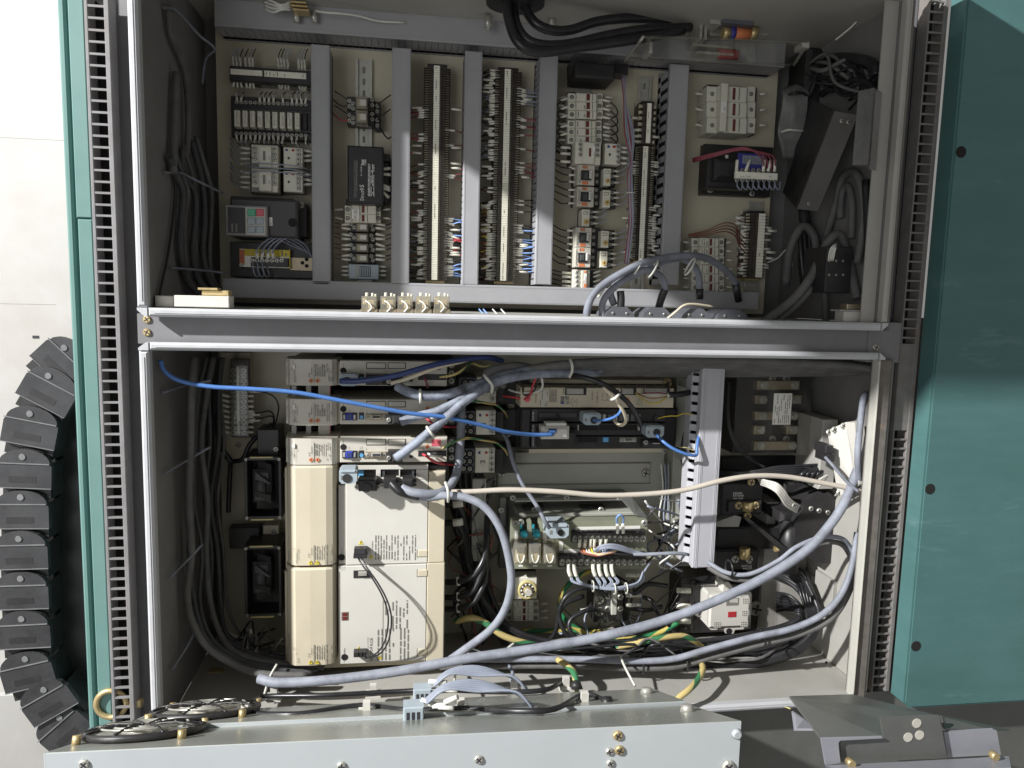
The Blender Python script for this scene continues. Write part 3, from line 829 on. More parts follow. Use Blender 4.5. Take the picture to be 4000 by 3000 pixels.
# ================================================================ upper bay: ducts
DU = .086
duct('long horizontal grey duct above all devices of the upper bay', 'Z', 463, 44, 1700, 100, DU, 'h', .0135, .93, sides=(0,))
duct('long horizontal grey duct along the foot of the upper bay', 'Z', 480, 616, 1640, 656, DU, 'h', .0135, .93, sides=(1,))
for lab, x0, x1, y0, fl in (
    ('upright grey duct right of the keypad inverter', 673, 713, 96, .9),
    ('upright grey duct between the small controller and the leftmost long terminal strip', 846, 886, 103, .9),
    ('upright grey duct between the two long white-marked terminal strips, lower half brightly lit', 1001, 1038, 110, .8),
    ('upright grey duct left of the contactor column', 1161, 1199, 118, .8),
    ('upright grey duct with wide open slots right of the short-screw terminal strip', 1438, 1478, 138, .55)):
    duct(lab, 'Z', x0, y0, x1, 615, DU, 'v', .0135 if fl > .6 else .022, fl, sides=(0, 1))

# long terminal strips
ul = lambda x: P('Z', x, 400, 0)[0]
strip('left one of the two long black terminal strips with white markers', 'C', 232, 385, 287, 321, 160, 1425, 92, .055,
      left=((17, 22, .7, ('maroonw',)), (28, 42, .35, ('maroonw', 'redw')), (44, 63, .75, ('blackc', 'brownw')), (63, 92, .8, ('blackc', 'brownw', 'greyw'))),
      right=((17, 35, .45, ('maroonw', 'brownw')), (40, 48, .4, ('maroonw',)), (64, 72, .5, ('bluew', 'blackc')), (72, 84, .8, ('blackc', 'redw')), (84, 90, .95, ('bluew', 'bluew', 'yelloww'))),
      cover=(252, 640, 356, 1435), duct_l=ul(880), duct_r=ul(1004))
strip('right one of the two long black terminal strips, crowded with white sleeves', 'C', 645, 800, 698, 733, 180, 1430, 90, .055,
      left=((0, 42, .9, ('blackc', 'greyw')), (42, 56, .5, ('blackc', 'maroonw')), (56, 90, .95, ('blackc', 'brownw', 'yelloww'))),
      right=((7, 14, .8, ('greyw',)), (16, 34, .3, ('maroonw',)), (38, 46, .5, ('maroonw', 'brownw')), (54, 66, .55, ('blackc',)), (66, 86, .8, ('bluew', 'bluew', 'blackc'))),
      cover=(668, 850, 772, 1455), duct_l=ul(1036), duct_r=ul(1165))
strip('black terminal strip with few wide screws, beside the contactor column', 'D', 632, 738, 672, 698, 318, 575, 7, .055,
      left=((2, 3, 1, ('brownw',)), (4, 7, .9, ('brownw', 'maroonw'))), right=((5, 6, 1, ('blackc',)),), duct_l=ul(1345), duct_r=ul(1440), seg=False)
strip('slim black terminal strip below the wide-screw one, beside the contactor column', 'D', 602, 715, 637, 667, 586, 1290, 50, .055,
      left=((6, 12, .7, ('maroonw', 'greyw')), (24, 50, .92, ('greyw', 'blackc'))), right=((6, 12, .8, ('blackc', 'greyw')), (25, 50, .85, ('blackc', 'greyw'))), duct_l=ul(1350), duct_r=ul(1440))
strip('short black terminal strip at the lower right of the upper bay', 'E', 404, 508, 456, 488, 1062, 1385, 21, .05,
      left=((1, 20, .9, ('greyw', 'brownw')),), right=((4, 19, .45, ('greyw', 'whitew')),), duct_l=P('E', 330, 1200)[0], duct_r=None)
din_rail('short rail stub above the short terminal strip', 'E', 415, 1005, 485, 1050)
din_rail('short rail stub under the short terminal strip', 'E', 392, 1395, 462, 1455)
din_rail('slotted rail running above and below the pair of relay sockets', 'B', 888, 125, 985, 640)
din_rail('rail stub above the contactor column', 'D', 235, 180, 322, 262)
din_rail('rail stub above the wide-screw terminal strip', 'D', 622, 155, 700, 305)
din_rail('rail stub below the slim terminal strip', 'D', 570, 1365, 652, 1475)

# ---------------------------------------------------------------- first column
# lying terminal strip behind acrylic
t = TH('terminal_strip', 'lying terminal strip under clear bars at the top left of the upper bay', 'terminal strip', P('B', 380, 250, 0), 'terminal strips of the upper bay')
PT(t, 'base', MB().pbox('B', 145, 175, 632, 262, .004, .045), M['blackp'])
mk = PT(t, 'marker_strip', MB().pbox('B', 150, 183, 338, 216, .0455, .047), M['marker'])
PT(t, 'marker_strip', MB().pbox('B', 350, 196, 597, 232, .0455, .047), M['marker'])
FP(t, 'B', 155, 190, 333, 210, 8, .0475, M['inkgrey'], .5, .2)
FP(t, 'B', 355, 204, 592, 225, 11, .0475, M['inkgrey'], .5, .2)
SLV = SH(MB().cyl((0, -.008, 0), (0, 1, 0), .0024, .016, 7), M['sleeve'], 'wire_marker')
for i, x in enumerate((165, 185, 207, 238, 262, 280, 432, 450, 468, 488, 552, 570, 588)):
    CP(t, 'wire_marker', SLV, P('B', x, 122+i*2.2+random.uniform(-4, 4), .03), random.uniform(-.15, .15))
    CP(t, 'wire_marker', SLV, P('B', x+3, 158+i*1.2, .036), random.uniform(-.1, .1))
    CP(t, 'wire_marker', SLV, P('B', x+6, 262+i*2.2, .03), random.uniform(-.3, .3))
    wire(t, 'B', [(x, 110+i*2, .03), (x+6, 90, .035), (x+20, 60, .04)], 6, random.choice(('greyw', 'blackc')))
for y in (148, 262):
    PT(t, 'clear_bar', MB().pbox('B', 330, y+20, 630, y+34, .048, .056), M['acrylic2'])
# relay rack with nine pale relays
t = TH('relay_rack', 'black rack of nine slim pale relays at the left of the upper bay', 'relay rack', P('B', 390, 590, 0))
PT(t, 'base', MB().pbox('B', 155, 352, 630, 592, .004, .030), M['blackp'])
PT(t, 'socket_bed', MB().pbox('B', 168, 418, 628, 545, .030, .040), M['darkp'])
for i in range(11):
    x = 192+i*44
    if i < 9:
        r = PT(t, 'relay', MB().pbox('B', x-(20 if i == 0 else 15), 422+i*2, x+14, 518+i*2, .04, .062), M['whitep'])
        FP(r, 'B', x-8, 430+i*2, x+8, 505+i*2, 3, .0625, M['inkgrey'], .7, .35)
    else:
        PT(t, 'empty_socket', MB().pbox('B', x-16, 422+i*2, x+14, 540, .04, .046), M['blackp'])
for i in range(16):
    x = 188+i*27.2
    for y, dy in ((376, -26), (560, 30)):
        screw(t, 'B', x, y+i*.9, .031, .95)
        if random.random() < .75:
            CP(t, 'wire_marker', SLV, P('B', x, y+dy+i*.8, .034), random.uniform(-.2, .2))
            wire(t, 'B', [(x, y+dy*.6+i*.8, .034), (x+2, y+dy*1.7, .036), (x+18, y+dy*2.3, .03)], 6, random.choice(('greyw', 'blackc', 'blackc')))
# pair of white contactors with auxiliary relays
t0 = []
for k, (y0, y1, tg) in enumerate(((628, 762, 'KM12'), (768, 905, 'KM11'))):
    nm = ('upper', 'lower')[k]
    bs = [('base', 268, y0-6, 445, y1+6, .006, .04, 'blackp'), ('body', 275, y0, 430, y1, .035, .075, 'whitep'),
          ('face', 318, y0+8, 392, y1-6, .075, .082, 'whitep'), ('>window', 342, y0+36, 357, y0+90, .082, .0826, 'inkgrey'),
          ('>name_tag', 372, y0+46, 387, y0+92, .082, .083, 'label'), ('>blue_panel', 280, y1-28, 330, y1-3, .0752, .0758, 'inkgrey')]
    t = DEV('contactor', nm + ' one of the two white contactors left of the upright duct', 'contactor', 'B', bs,
        [(294, y0+20, .075), (294, y0+48, .075), (294, y0+78, .075), (410, y0+24, .075), (410, y0+55, .075), (410, y0+85, .075)],
        [(tg, 384, y0+88, 7, .0835)], group='white contactors', sk=1.15)
    for b in (20, 48, 82, 110):
        sl(t, 'B', 240, y0+b, .05, random.uniform(-15, 15), 1.1)
        wire(t, 'B', [(255, y0+b, .05), (215, y0+b, .05), (175, y0+b-20, .045), (150, y0+b-60, .03)], 8, 'greyw')
    t = DEV('auxiliary_relay', nm + ' white auxiliary relay beside the pair of white contactors', 'relay', 'B',
        [('base', 455, y0+10, 580, y1+4, .006, .04, 'blackp'), ('body', 464, y0+14, 576, y1, .035, .066, 'whitep'),
         ('blue_key', 474, y0+22, 487, y0+34, .066, .068, 'inkblue'), ('red_key', 512, y0+24, 526, y0+36, .066, .069, 'redp'),
         ('setting_window', 488, y0+70, 500, y0+84, .066, .0665, 'ink')],
        [(552, y0+30+28*j, .066, 1.2) for j in range(4)], group='white auxiliary relays')
    for b in (34, 64, 92):
        sl(t, 'B', 600, y0+b, .05, random.uniform(-10, 10), 1.2)
        wire(t, 'B', [(590, y0+b, .05), (625, y0+b, .05), (645, y0+b-5, .04)], 7, 'greyw')
for k, yy in enumerate((745, 768, 790)):
    cable('control_wire', ('topmost', 'middle', 'lowest')[k] + ' of three thin grey wires crossing the white contactors', 'B',
        [(225, yy-6, .06), (330, yy-8, .09), (470, yy, .088), (560, yy+12, .085), (640, yy+35, .05)], 7, M['greyw'], 'wire', 6)
# inverter with keypad
t = DEV('inverter', 'dark grey inverter with a silver-framed keypad', 'inverter', 'B',
    [('body', 150, 945, 545, 1172, .004, .10, 'darkp', .004), ('shoulder', 150, 935, 520, 985, .004, .07, 'darkp', .004),
     ('keypad_frame', 122, 984, 368, 1164, .09, .112, 'rail'), ('>display', 136, 996, 238, 1146, .112, .1125, 'blackp'),
     ('>key_field', 240, 996, 356, 1158, .112, .1124, 'servo'),
     ('>run_key', 250, 1004, 298, 1046, .1125, .116, 'greenk'), ('>stop_key', 302, 1004, 346, 1046, .1125, .116, 'pinkp'),
     ('>key', 250, 1056, 296, 1096, .1125, .116, 'hood'), ('>key', 302, 1056, 346, 1096, .1125, .116, 'hood'),
     ('>key', 250, 1106, 296, 1146, .1125, .116, 'hood'), ('>key', 302, 1106, 346, 1146, .1125, .116, 'hood'),
     ('paper_tag', 379, 1054, 398, 1104, .10, .1006, 'label'), ('terminal_cover', 548, 975, 600, 1170, .004, .06, 'blackp')],
    [(568, 982, .06, 1.5)], [('INV 1', 395, 1100, 9, .101)])
CP(t, 'screw_well', HOLE, P('B', 518, 1085, .1), 0, (2.2, 2.2, 1))
FP(t, 'B', 150, 1090, 200, 1140, 2, .1128, M['inkgrey'], .6)
# open power supply with yellow label
t = DEV('power_supply', 'open power supply with yellow label and black terminal row', 'power supply', 'B',
    [('housing', 150, 1205, 645, 1410, .004, .045, 'blackp'), ('chassis', 203, 1240, 500, 1352, .045, .056, 'steel'),
     ('yellow_label', 234, 1244, 500, 1284, .056, .0566, 'yellow'), ('pale_label', 204, 1244, 234, 1330, .056, .0566, 'orange'),
     ('terminal_row', 270, 1292, 492, 1344, .056, .066, 'blackp'), ('bracket', 500, 1290, 645, 1370, .045, .05, 'copper'),
     ('yellow_edge', 496, 1244, 502, 1356, .056, .06, 'yellow')],
    [(280+29*j, 1308, .066, 1.1) for j in range(7)] + [(215, 1334, .057)], [('GS1', 222, 1300, 10, .057)], [(300, 1248, 380, 1280, 4, .057), (425, 1252, 490, 1280, 3, .057)])
CP(t, 'hole', HOLE, P('B', 600, 1302, .05)); CP(t, 'hole', HOLE, P('B', 600, 1340, .05)); CP(t, 'hole', HOLE, P('B', 575, 1322, .05))
for j, x in enumerate((308, 340, 372, 400)):
    CP(t, 'wire_marker', SLV, P('B', x, 1270, .075), random.uniform(-.2, .2), (1.3, 1.2, 1.3))
    wire(t, 'B', [(x, 1300, .07), (x+2, 1250, .08), (x+35, 1205, .09), (x+100, 1175, .085), (x+190, 1215, .06), (640, 1275+j*12, .04)], 9, 'greyw')
for x in (282, 310, 340):
    wire(t, 'B', [(x, 1315, .068), (x+5, 1370, .075), (x+22, 1405, .07), (x+38, 1390, .06), (x+20, 1340, .06)], 8, 'greyw')
# ---------------------------------------------------------------- second column
for k, y in enumerate((348, 432)):
    t = DEV('relay_socket', ('upper', 'lower') [k] + ' black relay socket with clear relay on the slotted rail', 'relay socket', 'B',
        [('socket', 838, y-2, 1000, y+80, .008, .04, 'blackp'), ('lower_tier', 1000, y+26, 1035, y+110, .008, .03, 'blackp'),
         ('relay_case', 888, y-10, 958, y+66, .04, .075, 'relayclear'), ('coil', 900, y+8, 945, y+52, .04, .062, 'creamc'), ('label', 915, y+12, 950, y+48, .0752, .0756, 'servo')],
        [(852, y+20, .04), (852, y+52, .04), (874, y+36, .04), (874, y+66, .04), (986, y+14, .04), (986, y+46, .04), (1015, y+50, .03), (1015, y+82, .03)], group='relays on the slotted rail')
    for a in ([(848, y+20, .04), (810, y-8, .04), (765, y-38, .04)], [(848, y+50, .04), (800, y+48, .045), (755, y+10, .03)], [(1020, y+45, .035), (1060, y+10, .04), (1095, y-15, .03)]):
        wire(t, 'B', a, 7, 'redw' if (k == 1 and a[1][0] == 800) else 'blackc')
cable('control_wire', 'black wire curling down right of the relay sockets', 'B', [(1030, 520, .04), (1055, 565, .05), (1080, 590, .05), (1096, 580, .03)], 9, M['blackc'], 'wire', 6)
t = DEV('controller', 'small black programmable controller lettered Direct05', 'controller', 'B',
    [('body', 840, 634, 1052, 975, .008, .095, 'blackp', .003), ('rear_step', 832, 950, 1045, 985, .008, .07, 'blackp'), ('terminal_step', 1005, 730, 1085, 962, .008, .065, 'blackp'),
     ('right_shoulder', 1050, 680, 1088, 725, .008, .07, 'blackp'), ('module_label', 922, 712, 952, 748, .095, .0955, 'inkgrey'), ('light_strip', 876, 716, 902, 940, .095, .0953, 'darkp')],
    [(1020+(j % 2)*20, 765+18*j, .066, .95) for j in range(9)],
    [('Direct', 938, 954, 22, .0956, 'inkwhite', 'up', 52), ('05', 938, 898, 24, .0956, 'inkwhite', 'up', 34), ('D0-05DR-D', 926, 810, 8, .0956, 'inkwhite', 'up', 65)],
    [(960, 740, 1000, 930, 5, .0957, 'inkwhite'), (880, 722, 900, 936, 2, .0957, 'inkgrey'), (924, 714, 950, 746, 3, .0958, 'inkwhite')])
for j, y in enumerate((768, 868, 885, 915, 800)):
    sl(t, 'B', 1060, y, .07, (-8, 20, 14, 40, 3)[j], 1.4)
    wire(t, 'B', [(1040, y-4, .068), (1070, y+4, .07), (1098, y+10, .04)], 7, 'whitew')
t = fuse_holder('two-pole white fuse holder tagged FU GS1 under the small controller', 'B', 824, 982, 1037, 1086, .066, 2, 'white fuse holders', raised=(.19, .41), win=(.47, .55), side=.18, tag='FU GS1')
for j in range(4):
    y = 1084+61*j
    t = DEV('plug_relay', ('topmost', 'second', 'third', 'lowest')[j] + ' of four small clear relays stacked under the two-pole fuse holder', 'relay', 'B',
        [('socket', 845, y, 1005, y+58, .008, .035, 'blackp'), ('case', 890, y+3, 962, y+52, .035, .06, 'relayclear'), ('coil', 900, y+10, 950, y+44, .035, .052, 'creamc'), ('name_plate', 915, y+14, 952, y+40, .0602, .0606, 'ivory')],
        [(860, y+10, .035), (880, y+30, .035), (980, y+16, .035), (990, y+40, .035)], group='small clear relays under the fuse holder')
    for q in (12, 36):
        sl(t, 'B', 832, y+q, .035, random.uniform(-8, 8), 1.1); sl(t, 'B', 1035, y+q, .035, random.uniform(0, 14), 1.2)
        wire(t, 'B', [(850, y+q, .035), (810, y+q, .035), (765, y+q-10, .03)], 6, 'brownw'); wire(t, 'B', [(1010, y+q, .035), (1060, y+q+4, .035), (1100, y+q-6, .03)], 6, 'blackc')
t = DEV('interface_box', 'grey louvred terminal box at the foot of the small relay stack', 'terminal box', 'B',
    [('body', 848, 1332, 1025, 1418, .008, .05, 'hood'), ('grille_field', 912, 1342, 978, 1405, .05, .0505, 'greyp'), ('foot', 898, 1418, 990, 1438, .0005, .012, 'din')],
    [(898, 1346+18*j, .0495, .8) for j in range(4)])
for i in range(6): PT(t, 'slat', MB().pbox('B', 916+10*i, 1345, 921+10*i, 1402, .0506, .052, .0004), M['hood'])
for y in (1345, 1370, 1395):
    sl(t, 'B', 830, y, .035); sl(t, 'B', 1045, y, .035)
# ---------------------------------------------------------------- contactor column
fuse_holder('three-pole white fuse holder at the head of the contactor column', 'D', 188, 258, 403, 418, .066, 3, 'white fuse holders', raised=(.25, .53), win=(.54, .63))
fuse_holder('three-pole white fuse holder second from the head of the contactor column', 'D', 185, 426, 396, 572, .066, 3, 'white fuse holders', raised=(.25, .53), win=(.54, .63))
t = TH('fuse_leads', 'black looped leads with white sleeves beside the upper three-pole fuse holders', 'wires', P('D', 290, 400, .03))
for i, y in enumerate((295, 348, 400, 460, 510)):
    wire(t, 'D', [(195, y, .04), (160, y+4, .045), (120, y+40, .05), (112, y+90, .045), (150, y+125, .03)], 9, 'blackc')
    wire(t, 'D', [(400, y+8, .04), (440, y+14, .05), (485, y+55, .055), (490, y+100, .045), (430, y+130, .03)], 9, 'blackc')
    sl(t, 'D', 165, y+2, .047, -18, 1.1); sl(t, 'D', 428, y+12, .05, 10, 1.1)
t = DEV('contactor', 'white contactor tagged KM16 below the three-pole fuse holders', 'contactor', 'D',
    [('base', 200, 575, 400, 705, .008, .04, 'blackp'), ('body', 233, 558, 390, 698, .03, .08, 'whitep'), ('face', 280, 562, 352, 694, .08, .087, 'whitep'), ('>window', 317, 598, 331, 650, .087, .0876, 'winred'), ('>name_tag', 340, 585, 356, 652, .087, .088, 'label')],
    [(263, 578, .08), (263, 608, .08), (263, 640, .08), (370, 580, .08), (370, 612, .08), (370, 644, .08)], [('KM16', 353, 648, 8, .0885)], group='white contactors', sk=1.1)
for y in (595, 632, 682):
    sl(t, 'D', 172, y, .05, 0, 1.3); wire(t, 'D', [(210, y, .05), (160, y, .05), (110, y-12, .04)], 10, 'blackc')
t = DEV('auxiliary_relay', 'white auxiliary relay right of the contactor tagged KM16', 'relay', 'D',
    [('base', 420, 575, 515, 705, .008, .04, 'blackp'), ('body', 416, 570, 512, 700, .035, .07, 'whitep'), ('blue_key', 432, 580, 446, 596, .07, .072, 'inkblue'), ('red_key', 466, 582, 482, 596, .07, .073, 'redp'), ('setting_window', 440, 630, 452, 646, .07, .0705, 'ink')],
    [(496, 590+32*j, .07, 1.2) for j in range(4)], group='white auxiliary relays')
for y in (596, 622, 660, 692):
    sl(t, 'D', 532, y, .055, 4, 1.2); wire(t, 'D', [(540, y, .055), (565, y+20, .06), (575, y+70, .06)], 7, 'greyw')
for tag, x0, y0, x1, y1, ov in (('KM7', 248, 702, 352, 826, (408, 724, 452, 830)), ('KM3', 245, 836, 348, 958, (402, 857, 450, 964)), ('KM2', 236, 1088, 333, 1210, (392, 1108, 440, 1212)), ('KM1', 230, 1212, 328, 1334, (385, 1234, 432, 1336))):
    contactor('contactor with orange print and black centre, tagged ' + tag, 'D', x0, y0, x1, y1, .08, tag, 'orange-printed contactors')
    overload('white thermal relay with yellow dial beside the contactor tagged ' + tag, 'D', *ov, .07, 'thermal relays with yellow dials', 'FR 1.5A')
overload('white thermal relay with yellow dial standing alone between the contactors tagged KM3 and KM2', 'D', 274, 976, 322, 1082, .07, 'thermal relays with yellow dials', 'FR1 0.11A')
t = DEV('control_relay', 'white and orange control relay tagged KA1 at the foot of the contactor column', 'relay', 'D',
    [('base', 200, 1352, 360, 1470, .008, .04, 'blackp'), ('body', 220, 1348, 322, 1468, .03, .07, 'whitep'), ('centre', 272, 1352, 305, 1462, .07, .08, 'servo'), ('>name_tag', 288, 1374, 304, 1416, .08, .081, 'label'),
     ('orange_panel', 286, 1436, 302, 1462, .0801, .0808, 'orange'), ('orange_panel', 288, 1356, 302, 1368, .0801, .0808, 'orange')],
    [(245, 1365+28*j, .0705, 1.2) for j in range(4)], [('KA1', 301, 1410, 8, .0815)])
for y in (1368, 1392, 1422, 1450):
    sl(t, 'D', 180, y, .05, random.uniform(-5, 15), 1.3); wire(t, 'D', [(215, y, .05), (150, y-4, .05), (85, y-20, .04)], 8, 'blackc')
    sl(t, 'D', 365, y-5, .045, -20, 1.0)
# wire bundle between thermal relays and the strips
t = TH('wire_bundle', 'thin bundle of grey wires climbing between thermal relays and terminal strip', 'wire bundle', P('D', 560, 1300, .05))
for i in range(6):
    x = 562+i*5
    PT(t, 'wire', MB().tube([P('D', a, b, e) for a, b, e in ((x-45, 150, .06), (x-30-i*3, 300, .07), (x-25+i*6, 500, .075), (x+14-i*3, 660, .08), (x-5, 760, .085), (x, 900, .085+.002*i), (x+3, 1040, .085), (x-10, 1180, .08), (x-25, 1310, .06))], .0016, 6, 5), M['greyw' if i % 3 else 'maroonw'])
PT(t, 'cable_tie', MB().ring(P('D', 574, 875, .086), .009, .0015, 12, 6, (0, 1, 0)), M['tie'])
# dark device hanging over the top rail
t = DEV('surge_block', 'dark dusty block with red tab hanging below the top duct', 'block', 'D',
    [('body', 235, 70, 480, 165, .02, .10, 'blackp', .004), ('shelf', 240, 150, 410, 195, .004, .05, 'darkp'), ('red_tab', 255, 148, 312, 180, .05, .054, 'orange'), ('left_arm', 205, 60, 245, 140, .02, .06, 'darkp'), ('right_arm', 475, 75, 560, 140, .02, .06, 'blackp')], [(353, 165, .051, 1.5)])
# ---------------------------------------------------------------- right column
t = fuse_holder('large three-pole white fuse holder tagged QF2 at the upper right', 'E', 206, 430, 448, 664, .075, 3, 'white fuse holders', raised=(.28, .43), win=(.53, .59), side=.24, tag=None)
PT(t, 'tall_ridge', MB().pbox('E', 276, 414, 308, 655, .079, .092), M['whitep'])
PT(t, 'name_tag', MB().pbox('E', 278, 508, 304, 560, .092, .093), M['label'])
LT(t, 'QF2', 'E', 299, 554, 11, .0935)
fuse_holder('six-pole white fuse holder at the lower right behind the grey cable arches', 'E', 130, 1186, 293, 1455, .066, 6, 'white fuse holders', raised=(.28, .52), win=(.55, .63))
t = DEV('transformer', 'black control transformer with blue winding label and white terminal bar', 'transformer', 'E',
    [('base', 190, 725, 530, 975, .004, .03, 'blackp'), ('core', 210, 760, 450, 940, .03, .08, 'blackp', .004), ('coil', 250, 790, 560, 905, .03, .10, 'blackp', .01),
     ('blue_label', 360, 765, 492, 850, .10, .102, 'inkblue'), ('>print_panel', 384, 776, 490, 818, .1022, .1028, 'greyw'), ('terminal_bar', 350, 858, 560, 892, .11, .118, 'marker'), ('paper_tag', 297, 772, 312, 812, .081, .0816, 'label')],
    [(355+27*j, 850, .108, 1.1) for j in range(8)] + [(355+27*j, 898, .108, 1.1) for j in range(8)] + [(222, 945, .031, 1.8), (430, 965, .031, 1.5)],
    [('200V', 372, 884, 8, .1186, 'inkgrey', 'right'), ('220V', 402, 884, 8, .1186, 'inkgrey', 'right'), ('AC', 515, 884, 8, .1186, 'inkgrey', 'right')], [(388, 780, 486, 815, 8, .103, 'inkgrey')])
for j in range(8):
    x = 355+27*j
    if j in (0, 2, 5, 6, 7): CP(t, 'wire_marker', SLV, P('E', x, 826, .118), random.uniform(-.2, .5), (1.4, 1.5, 1.4))
    wire(t, 'E', [(x, 900, .112), (x+3, 930, .118), (x+22, 945, .115), (x+27, 905, .112)], 7, 'greyw')
for j in range(4):
    wire(t, 'E', [(490+18*j, 850, .115), (485+20*j, 800, .125), (450+22*j, 760+3*j, .13), (380, 735+4*j, .12), (250, 762+5*j, .10), (135, 790+6*j, .06)], 8, 'maroonw')
for j in range(4):
    cable('control_wire', ('topmost', 'second', 'third', 'lowest')[j] + ' of four brown wires fanning left of the short terminal strip', 'E',
        [(115, 1168+j*3, .05), (200, 1150+j*8, .06), (290, 1112+j*14, .07), (345, 1120+j*18, .065), (365, 1160+j*20, .05), (400, 1190+25*j, .04)], 6, M['brownw'], 'wire', 6)
cable('control_wire', 'single white wire looping out right of the short terminal strip', 'E', [(505, 1310, .045), (560, 1285, .06), (600, 1245, .07), (628, 1260, .06), (632, 1330, .04)], 6, M['whitew'], 'wire', 6)
# ================================================================ upper bay: edges and clutter
# five clear relays standing on the lower edge
for i, x in enumerate((798, 839, 876, 915, 955)):
    t = DEV('plug_relay', ('leftmost', 'second from left', 'middle', 'fourth from left', 'rightmost')[i] + ' of five clear relays standing on the lower lip of the upper bay', 'relay', 'Z',
        [('base', x-19, 668, x+18, 678, .28, .335, 'copper'), ('case', x-17, 640, x+16, 669, .285, .332, 'relayclear'), ('coil', x-3, 648, x+11, 667, .29, .328, 'creamc'), ('contact', x-14, 644, x-6, 658, .30, .326, 'creamc'),
         ('pin', x-9, 632, x-3, 641, .30, .312, 'whitep'), ('pin', x+4, 633, x+9, 641, .30, .312, 'whitep'), ('pin', x+11, 635, x+15, 641, .30, .312, 'whitep')], group='clear relays on the lower lip')
    PT(t, 'lead', MB().tube([P('Z', x-8, 650, .334), P('Z', x, 655, .337), P('Z', x+5, 664, .337), P('Z', x-3, 674, .337)], .0016, 6, 4), M['whitew'])
# latches on the lip
DEV('latch_block', 'white latch block with brass plate at the lower left corner of the upper bay', 'latch', 'A',
    [('body', 866, 1474, 1142, 1532, .30, .335, 'ivory'), ('shaded_end', 772, 1474, 866, 1530, .30, .33, 'servo'), ('brass_plate', 1005, 1447, 1140, 1474, .30, .325, 'brass'), ('tongue', 985, 1434, 1085, 1446, .305, .33, 'brass')])
DEV('latch_block', 'pale latch block with brass plate at the lower right corner of the upper bay', 'latch', 'E',
    [('body', 888, 1552, 1026, 1606, .29, .32, 'ivory'), ('cap', 872, 1545, 1030, 1554, .29, .325, 'inner'), ('brass_plate', 905, 1516, 1032, 1545, .29, .315, 'copper')])
# cable connector hoods behind the lip
for k, (x0, x1, y0) in enumerate(((410, 605, 1578), (640, 835, 1582), (880, 1070, 1588), (1100, 1300, 1594))):
    q = rect('D', x0, y0, x1, 1665, .27)
    t = TH('connector_hood', ('leftmost', 'second', 'third', 'rightmost')[k] + ' dark grey connector hood behind the lower lip', 'connector', ((q[0]+q[1])/2, q[2], .25), 'connector hoods behind the lip')
    e = (q[1]-q[0])*.22; h = (q[3]-q[2])
    PT(t, 'body', MB().prism([(q[0], q[2]), (q[1], q[2]), (q[1]-e*.4, q[2]+h*.55), (q[1]-e*1.4, q[3]), (q[0]+e*1.3, q[3]), (q[0]+e*.3, q[2]+h*.6)], .20, .275), M['greyp'])
    screw(t, 'D', x0+55, y0+38, .276, .55); screw(t, 'D', x1-55, y0+40, .276, .55)
# grey arched cables
G = 'grey arched cables leaving the connector hoods'
cable('arched_cable', 'leftmost pale grey cable dropping from the arches to the lip', 'D', [(300, 1660, .27), (310, 1580, .275), (345, 1500, .28), (420, 1430, .28), (520, 1370, .275), (640, 1310, .265), (780, 1275, .24), (930, 1262, .22), (1050, 1282, .19), (1150, 1345, .16), (1215, 1420, .14), (1236, 1500, .12)], 46, M['greyshade'], group=G)
cable('arched_cable', 'second pale grey cable dropping from the arches to the lip', 'D', [(400, 1640, .26), (400, 1560, .265), (440, 1490, .27), (540, 1410, .265), (660, 1350, .25), (760, 1390, .23), (785, 1470, .22), (750, 1570, .21)], 42, M['greyshade'], group=G)
cable('arched_cable', 'third grey cable ending in a black boot among the arches', 'D', [(470, 1560, .25), (450, 1490, .26), (490, 1440, .262), (620, 1370, .25), (800, 1290, .22), (920, 1290, .20), (990, 1370, .18), (1000, 1500, .17)], 44, M['greyshade'], group=G)
for k, (pts) in enumerate((((510, 1480, .262), (515, 1530, .262), (512, 1590, .26)), ((785, 1470, .222), (765, 1520, .216), (745, 1590, .21)), ((1000, 1465, .172), (1000, 1530, .17)), ((1222, 1435, .138), (1240, 1540, .12)))):
    cable('cable_boot', ('leftmost', 'second', 'third', 'rightmost')[k] + ' black boot on the arched grey cables', 'D', pts, 48, M['blackc'], 'cable boot', group='black boots of the arched cables')
for k, (x, y) in enumerate(((612, 1335), (712, 1345), (402, 1465), (940, 1330))):
    PT(TH('cable_tie', ('cable tie near the middle of the arched grey cables', 'second cable tie on the arched grey cables', 'lowest cable tie on the arched grey cables', 'rightmost cable tie on the arched grey cables')[k], 'cable tie', P('D', x, y, .27)),
       'band', MB().ring(P('D', x, y, .255), .018, .002, 16, 6, (1, -.5, .1)), M['tie'])
cable('signal_cable', 'thin cable with orange, white and red cores peeking out behind the lip', 'D', [(800, 1650, .28), (850, 1610, .285), (900, 1570, .285), (960, 1560, .28), (1080, 1575, .27)], 14, M['creamc'])
# pale blue wires behind the lip
for k, x in enumerate((560, 585, 640, 690)):
    cable('signal_wire', ('leftmost', 'second', 'third', 'rightmost')[k] + ' of four pale wires lying just behind the lower lip', 'C', [(x, 1595, .22), (x+15, 1612, .23), (x+32, 1630, .235)], 9, M['bluew' if k < 2 else 'whitew'], 'wire', 6)
